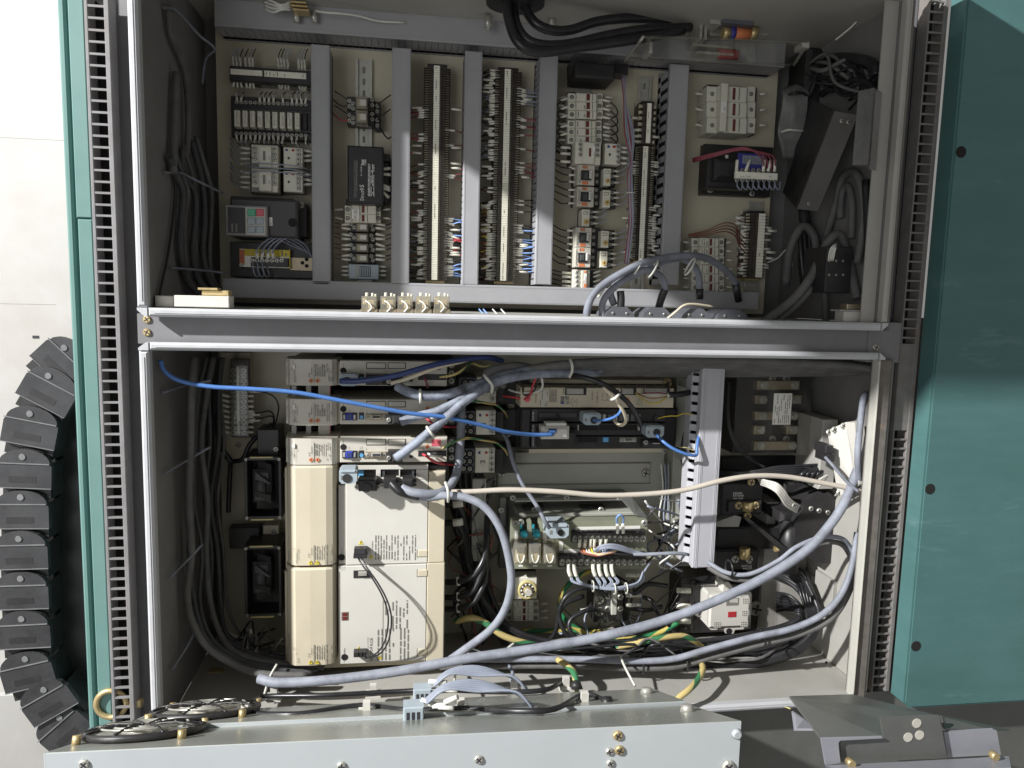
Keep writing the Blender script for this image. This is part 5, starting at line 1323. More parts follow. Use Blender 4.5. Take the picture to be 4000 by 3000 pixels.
t1 = DEV('link_plug', 'black two-pin plug on the upper large drive unit', 'plug', 'I', [('body', 650, 575, 745, 648, FD, FD+.018, 'blackp'), ('recess', 665, 585, 735, 615, FD+.018, FD+.0185, 'ink'), ('lip', 644, 625, 748, 648, FD, FD+.022, 'blackp')])
t2 = DEV('link_plug', 'black two-pin plug on the lower large drive unit', 'plug', 'I', [('body', 646, 1364, 742, 1402, FD+.001, FD+.018, 'blackp'), ('rib', 676, 1364, 682, 1402, FD+.018, FD+.02, 'blackp'), ('rib', 706, 1364, 712, 1402, FD+.018, FD+.02, 'blackp')])
cable('link_wire', 'left one of two thin black wires arching between the large drive units', 'I', [(682, 645, FD+.015), (715, 700, FD+.028), (790, 800, FD+.042), (860, 920, FD+.05), (905, 1050, FD+.054), (908, 1170, FD+.052), (880, 1290, FD+.04), (820, 1370, FD+.025), (735, 1402, FD+.014)], 13, M['blackc'], 'wire', 8, 'link wires between drives')
cable('link_wire', 'right one of two thin black wires arching between the large drive units', 'I', [(710, 645, FD+.015), (750, 720, FD+.03), (822, 820, FD+.044), (890, 940, FD+.052), (930, 1060, FD+.056), (932, 1180, FD+.054), (902, 1300, FD+.042), (840, 1378, FD+.027), (735, 1408, FD+.012)], 13, M['blackc'], 'wire', 8, 'link wires between drives')
PT(b2, 'corner_mark', MB().prism([P('I', x, y, 0)[:2] for x, y in ((150, 1455), (150, 1425), (178, 1452))], BT-.01, BT+.0045), M['inkblue'])

# ================================================================ left part: panel terminals and fans
t = TH('terminal_strip', 'dim terminal block behind acrylic on a pale bracket at the left of the lower bay', 'terminal strip', P('G', 1000, 1000, .0))
PT(t, 'bracket', MB().prism([P('G', x, y, .03)[:2] for x, y in ((862, 185), (1128, 185), (1138, 990), (1085, 1070), (1060, 1185), (960, 1185), (860, 1000))], .0, .03), M['plate'])
PT(t, 'block', MB().pbox('G', 945, 250, 1110, 975, .03, .06, .006), M['innerdark'])
for j in range(13):
    y = 330+48*j
    PT(t, 'terminal', MB().pbox('G', 950, y, 1105, y+36, .06, .066, .001), M['rail'])
    screw(t, 'G', 975, y+18, .0665, 1.2); screw(t, 'G', 1075, y+18, .0665, 1.2)
    if j > 4:
        CP(t, 'wire_marker', SLEEVE, P('G', 890, y+8, .06), .25, (1.4, 1.4, 1.4)); CP(t, 'wire_marker', SLEEVE, P('G', 1118, y+15, .055), 0, (1.2, 1.2, 1.2))
PT(t, 'marker_strip', MB().pbox('G', 1005, 310, 1028, 940, .067, .069), M['marker'])
PT(t, 'clear_cover', MB().pbox('G', 935, 300, 1110, 960, .075, .078), M['acrylic2'])
screw(t, 'G', 1003, 210, .031, 1.4); screw(t, 'G', 1016, 1040, .031, 1.4)
for k, (pts) in enumerate((((1140, 542, .05), (1240, 545, .06), (1350, 590, .07), (1392, 670, .07), (1385, 760, .06), (1350, 860, .05), (1230, 940, .04)), ((1150, 755, .05), (1230, 738, .06), (1310, 725, .06), (1350, 770, .05), (1340, 860, .045), (1215, 940, .04)), ((1150, 808, .05), (1240, 790, .06), (1320, 770, .06), (1350, 800, .05), (1320, 880, .04), (1200, 950, .035)))):
    cable('lead', ('longest', 'middle', 'shortest')[k] + ' of three black leads looping right of the dim terminal block', 'G', pts, 14, M['blackc'], 'wire', 8, 'leads of the dim terminal block')
    sl(t, 'G', 1165, pts[0][1], .052, 0, 1.6)
cable('lead_bundle', 'black lead bundle descending from the dim terminal block past the fans', 'G', [(1340, 850, .05), (1230, 930, .06), (1130, 1030, .07), (1060, 1170, .07), (960, 1200, .06), (945, 1300, .05), (935, 1500, .05), (930, 1660, .05)], 44, M['blackc'], 'cable', 10)
cable('lead_bundle', 'black bundle bending round the left of the dim terminal block', 'G', [(855, 690, .06), (825, 780, .07), (835, 920, .07), (880, 1080, .07), (960, 1200, .065)], 50, M['blackc'], 'cable', 10)
DEV('bracket_tab', 'small pale bracket tab with a screw above the upper fan', 'bracket', 'G', [('plate', 1240, 940, 1350, 1075, .0, .012, 'plate')], [(1297, 988, .0125, 2.2)])
def fan(label, x0, y0, x1, y1):
    t = TH('cooling_fan', label, 'fan', P('Z', (x0+x1)/2, y1, .0), 'black box fans')
    q = rect('Z', x0, y0, x1, y1, .12)
    PT(t, 'frame', MB().box(q[0], q[0]+.006, q[2], q[3], .03, .12, .001).box(q[1]-.006, q[1], q[2], q[3], .03, .12, .001), M['blackp'])
    PT(t, 'rear_plate', MB().box(q[0]+.006, q[1]-.006, q[2]+.004, q[3]-.004, .05, .06), M['darkp'])
    PT(t, 'end_plate', MB().box(q[0]+.0065, q[1]-.0065, q[3]-.006, q[3], .03, .119).box(q[0]+.0065, q[1]-.0065, q[2], q[2]+.006, .03, .119), M['blackp'])
    c = ((q[0]+q[1])/2, (q[2]+q[3])/2)
    PT(t, 'hub', MB().cyl((q[0]+.02, c[1], .09), (1, 0, 0), .026, .02, 20), M['darkp'])
    PT(t, 'motor', MB().box(q[0]+.012, q[0]+.05, c[1]-.035, c[1]+.035, .06, .105, .006), M['darkp'])
    for sgn in (1, -1):
        PT(t, 'yellow_edge', MB().box(q[0]+.012, q[1]-.016, c[1]+sgn*(q[3]-c[1])-.0015, c[1]+sgn*(q[3]-c[1])+.0015, .1195, .122), M['rimy'])
        for a in (q[0]+.004, q[1]-.004): CP(t, 'screw', SCREW, (a, c[1]+sgn*(q[3]-c[1]-.004), .1205), 0, (.8, .8, .8))
    for k in range(7):
        a = 2*math.pi*k/7
        PT(t, 'blade', MB().quad((q[0]+.02, c[1]+.026*math.cos(a), .09+.026*math.sin(a)), (q[0]+.05, c[1]+.026*math.cos(a+.4), .09+.026*math.sin(a+.4)), (q[0]+.05, c[1]+.052*math.cos(a+.5), .09+.025*math.sin(a+.5)), (q[0]+.02, c[1]+.052*math.cos(a), .09+.025*math.sin(a)), .002), M['blackp'])
    return t
fan('upper black box fan left of the large drive units', 528, 988, 608, 1122)
fan('lower black box fan left of the large drive units', 528, 1180, 608, 1332)
DEV('fan_bracket', 'dark bracket above the upper fan', 'bracket', 'Z', [('plate', 556, 928, 602, 985, .02, .09, 'blackp')], [(596, 970, .091, 1.3)])
DEV('round_relay', 'dim round capacitor pair between the two fans', 'capacitor', 'Z', [('base', 495, 1140, 560, 1185, .02, .05, 'blackp'), ('tab', 568, 1135, 602, 1168, .0, .04, 'plate')], [(590, 1150, .041, 1.4), (590, 1175, .02, 1.4)])
# cable loom along the left wall of the lower bay
jr = random.Random(5)
for k in range(7):
    x = 404+12*k; d0 = .24-.025*k
    j = lambda a=7: jr.uniform(-a, a)
    cable('loom_cable', ('outermost', 'second', 'third', 'fourth', 'fifth', 'sixth', 'innermost')[k] + ' dark cable of the loom running down the left wall of the lower bay', 'Z',
        [(x+14+j(), 772, d0-.01), (x+6+j(), 850, d0+j(.01)/1), (x+j(9), 960, d0), (x+j(9), 1080, d0), (x+2+j(9), 1190, d0), (x+8+j(), 1300, d0), (x+34+j(), 1385-3*k, d0), (x+85+j(10), 1430-5*k+j(5), d0+.01), (x+160, 1452-6*k+j(4), d0+.02), (x+260, 1460-6*k, d0+.02)], (16, 11, 9, 13, 8, 10, 7)[k], M['loomc' if k % 3 else 'greydark'], 'cable', 8, 'loom on the left wall of the lower bay')
cable('loom_cable', 'tan cable crossing from the left wall under the large drive units', 'Z', [(455, 1290, .1), (462, 1340, .1), (500, 1372, .1), (560, 1386, .09), (640, 1392, .05)], 9, M['beige'], 'cable', 8)
for k, pts in enumerate((((352, 848, .25), (395, 834, .24), (455, 822, .22)), ((356, 1022, .26), (398, 998, .25), (455, 965, .22)), ((366, 1248, .26), (410, 1205, .25), (438, 1175, .23)), ((370, 1448, .26), (405, 1395, .25), (428, 1350, .23)), ((568, 1510, .28), (582, 1465, .27), (598, 1435, .25)))):
    cable('tie_end', ('topmost', 'second', 'third', 'fourth', 'lowest')[k] + ' loose pale cable tie end sticking out of the left loom', 'Z', pts, 5.5, M['tie' if k == 4 else 'greyshade'], 'cable tie', 6, 'loose tie ends at the left loom')
t = DEV('earth_bar', 'brass bars and screws in the lower left corner of the lower bay', 'earth bar', 'Q',
    [('backing', 1380, 960, 1640, 1200, .05, .12, 'blackp'), ('bar', 1500, 968, 1600, 980, .12, .14, 'brass'), ('bar', 1480, 1006, 1600, 1020, .12, .14, 'brass'), ('bar', 1456, 1043, 1580, 1058, .12, .14, 'brass')], [(1405, 1120, .121, 1.6), (1548, 1118, .121, 1.6)])
# ================================================================ lower bay: middle and right
DA = .13
# overload relays between drives and rack
def motor_relay(label, y0, y1, x0, tag, top=False):
    t = DEV('motor_relay', label, 'relay', 'H',
        [('rear', x0+5, y0-10, x0+560, y1+10, .02, DA-.05, 'blackp'), ('black_half', x0, y0+5, x0+170, y1, .03, DA, 'greyp'), ('white_half', x0+175, y0, x0+362, y1+4, .03, DA+.006, 'whitep'),
         ('>blue_key', x0+205, y0+38, x0+225, y0+60, DA+.006, DA+.009, 'inkblue'), ('>red_key', x0+268, y0+38, x0+292, y0+58, DA+.006, DA+.009, 'redp'),
         ('>setting_window', x0+222, y0+120, x0+270, y0+150, DA+.006, DA+.0066, 'inkgrey'), ('>flap', x0+232, y0+135, x0+262, y0+180, DA+.006, DA+.008, 'ivory'), ('terminal_ledge', x0+305, y0+10, x0+360, y1-5, DA+.006, DA+.011, 'whitep'), ('wire_side', x0+365, y0+10, x0+440, y1-10, .02, DA-.02, 'blackp')],
        [(x0+330, y0+40+55*j, DA+.011, 1.3) for j in range(4)], group='motor overload relays')
    for j in range(3):
        for xx in (x0+62, x0+122):
            CP(t, 'screw_well', HOLE, P('H', xx, y0+55+72*j, DA), 0, (2.0, 2.0, 1)); screw(t, 'H', xx, y0+55+72*j, DA+.0004, 1.1)
    if tag:
        PT(t, 'letter_tag', MB().pbox('H', x0-5, y0+85, x0+38, y0+180, DA, DA+.006), M['label'])
        LT(t, tag, 'H', x0+26, y0+145, 22, DA+.0064)
    return t
motor_relay('white and black motor relay with an X tag', 982, 1216, 1808, 'X')
motor_relay('white and black motor relay with a Y tag', 622, 852, 1815, 'Y')
motor_relay('uppermost white and black motor relay half hidden by cables', 300, 550, 1822, None)
din_rail('aluminium rail standing right of the large drive units', 'I', 1545, -260, 1645, 670)
t = DEV('rail_profile', 'grey folded rail standing beside the large drive units', 'rail', 'I', [('profile', 1548, 40, 1648, 668, .03, .075, 'sheet'), ('edge', 1640, 40, 1652, 668, .075, .085, 'sheet')], [(1590, 455, .0755, 1.9), (1588, 568, .0755, 1.9)])
# control rack
t = TH('control_rack', 'black control rack with cream power module and white lettering', 'control rack', P('J', 1050, 880, 0))
RD = .15
PT(t, 'end_plate', MB().pbox('J', 206, 245, 305, 822, .0, .06), M['cream'])
LT(t, 'BATTERY', 'J', 232, 590, 17, .0605, M['ink'], 'up', 118)
for i, s in enumerate(('JCP06', 'JCP05', 'JCP04')): LT(t, s, 'J', 262+16*i, 560, 10, .0605, M['inkgrey'], 'up', 62)
LT(t, 'JCP02', 'J', 288, 680, 10, .0605, M['inkgrey'], 'up', 62)
for y in (285, 782): CP(t, 'round_hole', HOLE, P('J', 248, y, .0604), 0, (2.6, 2.6, 1))
PT(t, 'top_rail', MB().pbox('J', 425, 205, 1755, 245, .0, .09), M['cream']); screw(t, 'J', 1735, 234, .0905, 2.4, SCREWB)
PT(t, 'bottom_rail', MB().pbox('J', 410, 852, 1722, 905, .0, .08), M['cream']); screw(t, 'J', 1705, 888, .0805, 1.4)
PT(t, 'board_edge', MB().pbox('J', 340, 246, 1750, 282, .0, .10), M['blackp'])
for i in range(12): PT(t, 'solder_point', MB().pbox('J', 760+85*i, 252, 768+85*i, 262, .10, .101, 0), M['steel'])
pm = PT(t, 'power_module', MB().pbox('J', 328, 282, 1800, 472, .0, RD), M['cream'])
for x0, x1 in ((755, 960), (1290, 1440), (1505, 1760)):
    PT(pm, 'socket_cut', MB().pbox('J', x0, 281, x1, 352, RD, RD+.0008, 0), M['ink'])
    PT(pm, 'socket', MB().pbox('J', x0+22, 288, x1-25, 345, RD+.0008, RD+.012), M['inner'])
e = RD+.0005
for s, x, y, h, l in (('YASNAC', 482, 432, 18, 100), ('CN03', 748, 345, 17, 58), ('INPUT', 816, 440, 13, 56), ('200-230VAC', 834, 465, 10, 98), ('2.8A', 852, 430, 10, 34), ('50/60Hz', 872, 450, 10, 70), ('SOURCE', 1024, 398, 18, 84), ('POWER ON', 1072, 432, 18, 118), ('+5V', 1124, 372, 16, 44), ('+24V', 1166, 372, 16, 54), ('CN02', 1270, 340, 15, 50), ('CN01', 1495, 345, 15, 50), ('OUTPUT', 1452, 450, 12, 64), ('+5V  15A', 1470, 455, 10, 80), ('+24V 4.5A', 1490, 455, 10, 84)):
    LT(pm, s, 'J', x, y, h, e, M['ink'], 'up', l)
pl = PT(pm, 'rating_plate', MB().pbox('J', 508, 300, 598, 466, RD, RD+.0004, 0), M['servo']); FP(pl, 'J', 512, 306, 592, 460, 5, e+.0003, M['inkgrey'], .7)
FP(pm, 'J', 602, 292, 678, 420, 8, e, M['inkgrey'], .95, .6)
pl = PT(pm, 'approval_plate', MB().pbox('J', 712, 364, 792, 440, RD, RD+.0005, 0), M['inkgrey']); FP(pl, 'J', 745, 370, 788, 436, 4, RD+.0009, M['servo'], .9, .6)
PT(pl, 'blue_seal', MB().cyl(P('J', 728, 425, RD+.0005), (0, 0, 1), mm('J', 13, RD), .0005, 14), M['inkblue'])
TRI(pm, 'J', 1352, 402, 58, e, M['orange'], 'dia')
PT(pm, 'bracket_lines', MB().pbox('J', 1108, 402, 1236, 405, e-.0003, e, 0).pbox('J', 1108, 375, 1111, 403, e-.0003, e, 0).pbox('J', 1158, 375, 1161, 403, e-.0003, e, 0), M['inkgrey'])
PT(pm, 'red_round_sticker', MB().cyl(P('J', 392, 390, e), (0, 0, 1), mm('J', 32, RD), .0004, 16), M['pinkp'])
bk = PT(t, 'black_chassis', MB().pbox('J', 300, 472, 1830, 872, .0, .12, .004), M['blackp'])
PT(bk, 'left_module', MB().pbox('J', 330, 480, 425, 865, .12, RD+.004, .003), M['blackp'])
def modrow(y0, y1, nm, ty):
    m = PT(t, 'module', MB().pbox('J', 428, y0, 1720, y1, .10, RD), M['blackp'])
    PT(m, 'name_plate', MB().pbox('J', 432, y0+4, 492, y1-2, RD, RD+.001), M['darkp'])
    LT(m, nm, 'J', 458, ty, 17, RD+.0014, M['inkwhite'], 'up', 92)
    return m
m = modrow(485, 610, 'JCP0B', 602)
for x0, x1 in ((500, 682), (698, 880)):
    o = PT(m, 'blank_cover', MB().pbox('J', x0, 515, x1, 580, RD, RD+.001), M['ink']); PT(o, 'blank_face', MB().pbox('J', x0+8, 521, x1-8, 572, RD+.001, RD+.003), M['darkp'])
for i in range(7): PT(m, 'steel_port', MB().pbox('J', 1115+55*i, 535, 1150+55*i, 600, RD, RD+.006), M['greyp' if i % 2 else 'steel'])
PT(m, 'round_socket', MB().cyl(P('J', 1632, 575, RD), (0, 0, 1), mm('J', 34, RD), .004, 16), M['ink'])
m = modrow(622, 740, 'JCP02B', 728)
for x0, x1 in ((880, 1075), (1085, 1265), (1275, 1470)):
    PT(m, 'port_pit', MB().pbox('J', x0, 640, x1, 690, RD, RD+.0008, 0), M['black_void'])
PT(m, 'steel_divider', MB().pbox('J', 876, 640, 890, 692, RD, RD+.01), M['inner']); PT(m, 'steel_divider', MB().pbox('J', 1462, 640, 1476, 695, RD, RD+.01), M['inner'])
m = modrow(748, 862, 'JCP01', 838)
PT(m, 'blue_socket', MB().pbox('J', 1122, 758, 1174, 804, RD, RD+.006), M['skyp'])
PT(m, 'port_pit', MB().pbox('J', 885, 752, 1068, 806, RD, RD+.0008, 0), M['black_void'])
c = PT(m, 'data_port', MB().pbox('J', 1284, 760, 1442, 804, RD, RD+.004), M['inner']); PT(c, 'port_slot', MB().pbox('J', 1325, 768, 1408, 796, RD+.004, RD+.009), M['steel']); PT(c, 'slot_mouth', MB().pbox('J', 1335, 776, 1398, 789, RD+.009, RD+.0094, 0), M['ink'])
for x in (1300, 1428): screw(c, 'J', x, 782, RD+.0042, .8)
PT(m, 'front_guard', MB().pbox('J', 495, 690, 865, 862, RD, RD+.03, .006), M['blackp'])
t = DEV('network_plug', 'white block plug with coloured print and blue cable end', 'plug', 'J',
    [('block', 532, 655, 800, 780, RD+.02, RD+.055, 'ivory', .006), ('print_face', 575, 620, 770, 662, RD+.02, RD+.045, 'label'), ('>orange_print', 655, 648, 700, 661, RD+.045, RD+.0458, 'yellow'), ('>red_print', 700, 648, 742, 661, RD+.045, RD+.0458, 'redp'), ('>blue_print', 742, 648, 775, 661, RD+.045, RD+.0458, 'inkblue'), ('jack', 596, 676, 674, 716, RD+.055, RD+.056, 'navy'), ('>plug_clip', 606, 690, 668, 716, RD+.056, RD+.066, 'blue')])
hood('grey plug hood with a blue cable on the control rack', 'J', 930, 525, 1100, 640, RD+.04, 'hood', (.6, .6))
hood('grey plug hood at the right end of the control rack', 'J', 1530, 645, 1705, 760, RD+.03, 'hood', (.6, .55))
DEV('black_plug', 'black plug with a steel shine at the lower right of the control rack', 'plug', 'J', [('body', 1500, 790, 1720, 855, RD-.02, RD+.015, 'blackp', .006), ('clip', 1600, 812, 1665, 822, RD+.015, RD+.017, 'steel')], [(1530, 805, RD+.0152, 1.2)])
t = TH('terminal_pipe', 'metal-ended black sheath spilling coloured cores at the right of the control rack', 'cable end', P('J', 1745, 360, RD))
PT(t, 'sheath', MB().tube([P('J', 1745, 350, RD+.03), P('J', 1850, 345, RD+.03), P('J', 1960, 325, RD+.02), P('J', 2080, 290, RD)], mm('J', 30, RD), 10, 6), M['blackc'])
PT(t, 'metal_end', MB().cyl(P('J', 1728, 352, RD+.03), (1, 0, 0), mm('J', 30, RD), mm('J', 30, RD), 12), M['steel'])
for i, (c_, yy) in enumerate((('maroonw', 330), ('whitew', 350), ('creamc', 368), ('brownw', 378), ('yelloww', 420))):
    wire(t, 'J', [(1740, 345+4*i, RD+.03), (1660, yy, RD+.045), (1560, yy+(8 if i == 4 else 0), RD+.04), (1470-10*i, 345-4*i, RD+.02)], 13, c_)
# plain sheet panel under the rack
t = TH('panel_sheet', 'plain grey sheet with two pressed grooves below the control rack', 'sheet', P('J', 850, 1300, 0))
PT(t, 'sheet', MB().pbox('J', 105, 900, 1700, 1420, .0, .02), M['sheet'])
for y in (1000, 1205): PT(t, 'groove', MB().pbox('J', 110, y, 1580, y+9, .02, .0215, .0004), M['inkgrey'])
PT(t, 'raised_field', MB().pbox('J', 112, 1012, 1572, 1200, .02, .024), M['sheet'])
for x, y in ((146, 1098), (1525, 1100)): screw(t, 'J', x, y, .0245, 2.4)
# ---------------------------------------------------------------- relay board
t = TH('board_chassis', 'open metal chassis with slotted side behind the relay board', 'chassis', P('K', 1150, 700, 0))
PT(t, 'back', MB().pbox('K', 560, 100, 1700, 690, .0, .03), M['bracketd'])
PT(t, 'top_flange', MB().pbox('K', 690, 92, 1690, 128, .03, .09), M['bracketd'])
PT(t, 'flange_edge', MB().pbox('K', 690, 118, 1600, 126, .09, .092, 0), M['servo'])
PT(t, 'inner_rail', MB().pbox('K', 720, 232, 1740, 262, .03, .11), M['sheet'])
PT(t, 'left_side', MB().pbox('K', 556, 98, 610, 500, .03, .07), M['bracketd'])
PT(t, 'right_arm', MB().quad(P('K', 1590, 100, .09), P('K', 1690, 100, .09), P('K', 1835, 290, .13), P('K', 1740, 260, .13), .006), M['bracketd'])
for x0, x1 in ((770, 940), (1270, 1470)): PT(t, 'dark_part', MB().pbox('K', x0, 180, x1, 215, .05, .08), M['blackp'])
for x, y in ((570, 205), (570, 395), (855, 200), (1432, 200), (670, 98), (1135, 96), (1590, 96)): screw(t, 'K', x, y, .092, 1.5)
t = TH('relay_board', 'olive relay board with three clear relays, jewels and black terminal rows', 'relay board', P('K', 1240, 710, .1))
KD = .15
PT(t, 'board', MB().prism([P('K', x, y, KD)[:2] for x, y in ((660, 290), (730, 290), (730, 385), (795, 385), (795, 300), (830, 295), (835, 390), (905, 390), (905, 300), (1835, 292), (1820, 712), (655, 712))], .12, KD), M['pcb'])
for x, m_ in ((762, 'cyanj'), (870, 'cyanj')):
    j = PT(t, 'indicator_jewel', MB().cyl(P('K', x, 402, KD), (0, 0, 1), mm('K', 38, KD), .012, 16, mm('K', 30, KD)), M['cyanj'])
    PT(j, 'stem', MB().pbox('K', x-28, 335, x-10, 370, KD, KD+.008), M['cyanj'])
for i, x in enumerate((740, 865, 992)):
    r = PT(t, 'clear_relay', MB().pbox('K', x-52, 505, x+52, 672, KD, KD+.04, .004), M['relayclear'])
    PT(r, 'coil', MB().pbox('K', x-30, 580, x+30, 655, KD, KD+.028), M['creamc']); PT(r, 'armature', MB().pbox('K', x-25, 525, x+28, 575, KD, KD+.03), M['bracketd'])
    PT(r, 'spring', MB().tube([P('K', x-30, 590, KD+.041), P('K', x-18, 640, KD+.043), P('K', x, 660, KD+.043), P('K', x+22, 640, KD+.043), P('K', x+32, 595, KD+.041)], .0016, 6, 4), M['whitew'])
    PT(t, 'white_tag', MB().pbox('K', x-20, 680, x+18, 694, KD, KD+.0006, 0), M['label'])
for x0, y0, x1, y1 in ((688, 382, 715, 485), (932, 385, 965, 490), (1072, 475, 1105, 555), (1212, 346, 1772, 385), (1115, 542, 1310, 580)):
    q = PT(t, 'white_label', MB().pbox('K', x0, y0, x1, y1, KD, KD+.0008, 0), M['label'])
for x0, y0, x1, y1, n, hd in ((1182, 385, 1815, 480, 13, 412), (1068, 582, 1820, 690, 14, 612)):
    b = PT(t, 'terminal_row', MB().pbox('K', x0, y0, x1, y1, KD, KD+.012), M['blackp'])
    s = (x1-x0)/n
    for i in range(n):
        screw(b, 'K', x0+s*(i+.5), (y0+y1)/2+18, KD+.0125, 1.7)
        PT(b, 'barrier', MB().pbox('K', x0+s*i-2, y0, x0+s*i+3, y1, KD+.012, KD+.02), M['blackp'])
    PT(b, 'clear_cover', MB().pbox('K', x0+10, y0+20, x1-10, y1+8, KD+.022, KD+.024), M['acrylic'])
for x, y in ((692, 318), (740, 308), (1806, 314)): screw(t, 'K', x, y, KD+.0005, 1.6)
hood('grey-blue plug hood on the relay board', 'K', 972, 322, 1155, 448, KD+.05, 'hood', (.62, .62), .05, .22)
lw_ = TH('loop_wire', 'small blue wire loop with two white sleeves on the upper terminal row', 'wire', P('K', 1595, 330, KD+.02))
PT(lw_, 'wire', MB().tube([P('K', 1572, 330, KD+.025), P('K', 1568, 275, KD+.035), P('K', 1595, 246, KD+.04), P('K', 1625, 270, KD+.035), P('K', 1622, 325, KD+.025)], .0022, 6, 5), M['bluew'])
for x in (1575, 1622): PT(lw_, 'wire_marker', MB().tube([P('K', x, 318, KD+.026), P('K', x+2, 405, KD+.024)], .0035, 8), M['sleeve'])
# grey control wires leaving the board
wb_ = TH('wire_harness', 'grey wires with white sleeves fanning from the lower terminal row', 'wire harness', P('K', 1500, 900, .15))
for i, x in enumerate((1148, 1200, 1362, 1412, 1470, 1522)):
    PT(wb_, 'wire_marker', MB().tube([P('K', x, 672, KD+.02), P('K', x+6, 730, KD+.022), P('K', x+22, 778, KD+.022)], .0042, 8, 3), M['sleeve'])
    for k in range(2):
        PT(wb_, 'wire', MB().tube([P('K', x+18+8*k, 775, KD+.022), P('K', x+50+14*k, 830, KD+.03), P('K', 1400+20*i, 872+6*k, KD+.04), P('K', 1540+14*i, 892-5*i, KD+.045), P('K', 1700+10*i, 870-8*i, KD+.04), P('K', 1795, 810-14*i+6*k, KD+.03), P('K', 1805, 740, KD+.02), P('K', 1870, 640, KD+.01)], .0022, 6, 5), M['greyw'])
for x, y in ((1362, 862), (1548, 886), (1650, 880)): PT(wb_, 'cable_tie', MB().ring(P('K', x, y, KD+.04), .011, .0016, 12, 6, (1, 0, 0)), M['tie'])
wc_ = TH('core_bundle', 'orange, white and yellow cores bundled between the two terminal rows', 'wire bundle', P('K', 1430, 600, KD))
for i, c_ in enumerate(('brownw', 'orange', 'whitew', 'creamc', 'yelloww', 'whitew', 'orange', 'greyw', 'greyw', 'greyw', 'navy')):
    x = 1258+22*i
    PT(wc_, 'core', MB().tube([P('K', x, 540-4*i, KD+.012), P('K', x+20, 575, KD+.025), P('K', 1400+6*i, 600-3*i, KD+.035), P('K', 1500+4*i, 580-4*i, KD+.035), P('K', 1570, 575-3*i, KD+.03), P('K', 1660, 585, KD+.02)], .0023, 6, 5), M[c_])
for i, x in enumerate((1250, 1298, 1346, 1378, 1432, 1478)):
    PT(wc_, 'wire_marker', MB().tube([P('K', x, 455, KD+.018), P('K', x-6, 525, KD+.016)], .0034, 8), M['sleeve'])
for i in range(6):
    PT(wc_, 'core', MB().tube([P('K', 1370+10*i, 560, KD+.03), P('K', 1430, 515+5*i, KD+.04), P('K', 1520, 502+6*i, KD+.045), P('K', 1620, 520+7*i, KD+.04), P('K', 1720, 560+4*i, KD+.03), P('K', 1800, 580, KD+.03)], .0024, 6, 5), M['greyw'])
PT(wc_, 'black_tape', MB().tube([P('K', 1545, 572, KD+.03), P('K', 1620, 580, KD+.032), P('K', 1705, 590, KD+.03)], mm('K', 20, KD), 10, 4), M['blackc'])
cable('signal_cable', 'pale grey signal cable from the relay board into the lower duct', 'K', [(1700, 585, KD+.03), (1800, 588, KD+.035), (1950, 582, KD+.04), (2080, 578, KD+.04), (2190, 590, KD+.03)], 34, M['greyc'])
t = DEV('timer_relay', 'white timer relay with a round yellow-rimmed dial', 'timer', 'K',
    [('body', 690, 785, 880, 975, .04, .125, 'whitep', .002), ('shade_top', 690, 730, 870, 785, .03, .09, 'blackp')])
c = P('K', 795, 893, .125); r = mm('K', 76, .125)
dl = PT(t, 'dial_rim', MB().ring(c, r, .004, 28, 8), M['rimy']); PT(t, 'dial_face', MB().cyl(c, (0, 0, 1), r*.92, .003, 28), M['blackp'])
PT(t, 'knob_ring', MB().cyl((c[0], c[1], c[2]+.003), (0, 0, 1), r*.55, .006, 20), M['brass']); PT(t, 'knob', MB().cyl((c[0], c[1], c[2]+.009), (0, 0, 1), r*.42, .008, 20), M['servo'])
for k in range(10):
    a = 2*math.pi*k/10
    PT(t, 'dial_mark', MB().cyl((c[0]+.74*r*math.cos(a), c[1]+.74*r*math.sin(a), c[2]+.003), (0, 0, 1), .0022, .0005, 6), M['inkwhite'])
fuse_holder('three-pole fuse holder under the timer relay', 'K', 610, 985, 895, 1168, .08, 3, None, raised=(.26, .48), win=(.52, .60), side=.22)
t = DEV('power_terminal', 'dark power terminal block with white bar behind clear cover', 'terminal block', 'K',
    [('body', 1375, 905, 1660, 1170, .02, .09, 'blackp'), ('left_step', 1385, 935, 1520, 1110, .09, .10, 'darkp'), ('white_bar', 1528, 902, 1572, 1112, .10, .11, 'label'), ('right_step', 1575, 930, 1620, 1150, .09, .11, 'blackp')],
    [(1418, 978, .1005, 2.4), (1420, 1080, .1005, 2.4), (1490, 950, .1005, 1.6), (1490, 1055, .1005, 1.6), (1598, 955, .1105, 1.6), (1598, 1055, .1105, 1.6), (1466, 1156, .0905, 2.0)])
PT(t, 'clear_cover', MB().pbox('K', 1368, 900, 1625, 1180, .125, .128), M['acrylic'])
for k, y in enumerate((765, 940, 1025)):
    PT(t, 'cable_marker', MB().tube([P('K', 1645, y, .10), P('K', 1775, y+4, .10)], mm('K', 20, .1), 10), M['sleeve'])
    LT(t, 'D1R-R', 'K', 1672, y+8, 16, .1075+.004, M['ink'], 'right', 80)
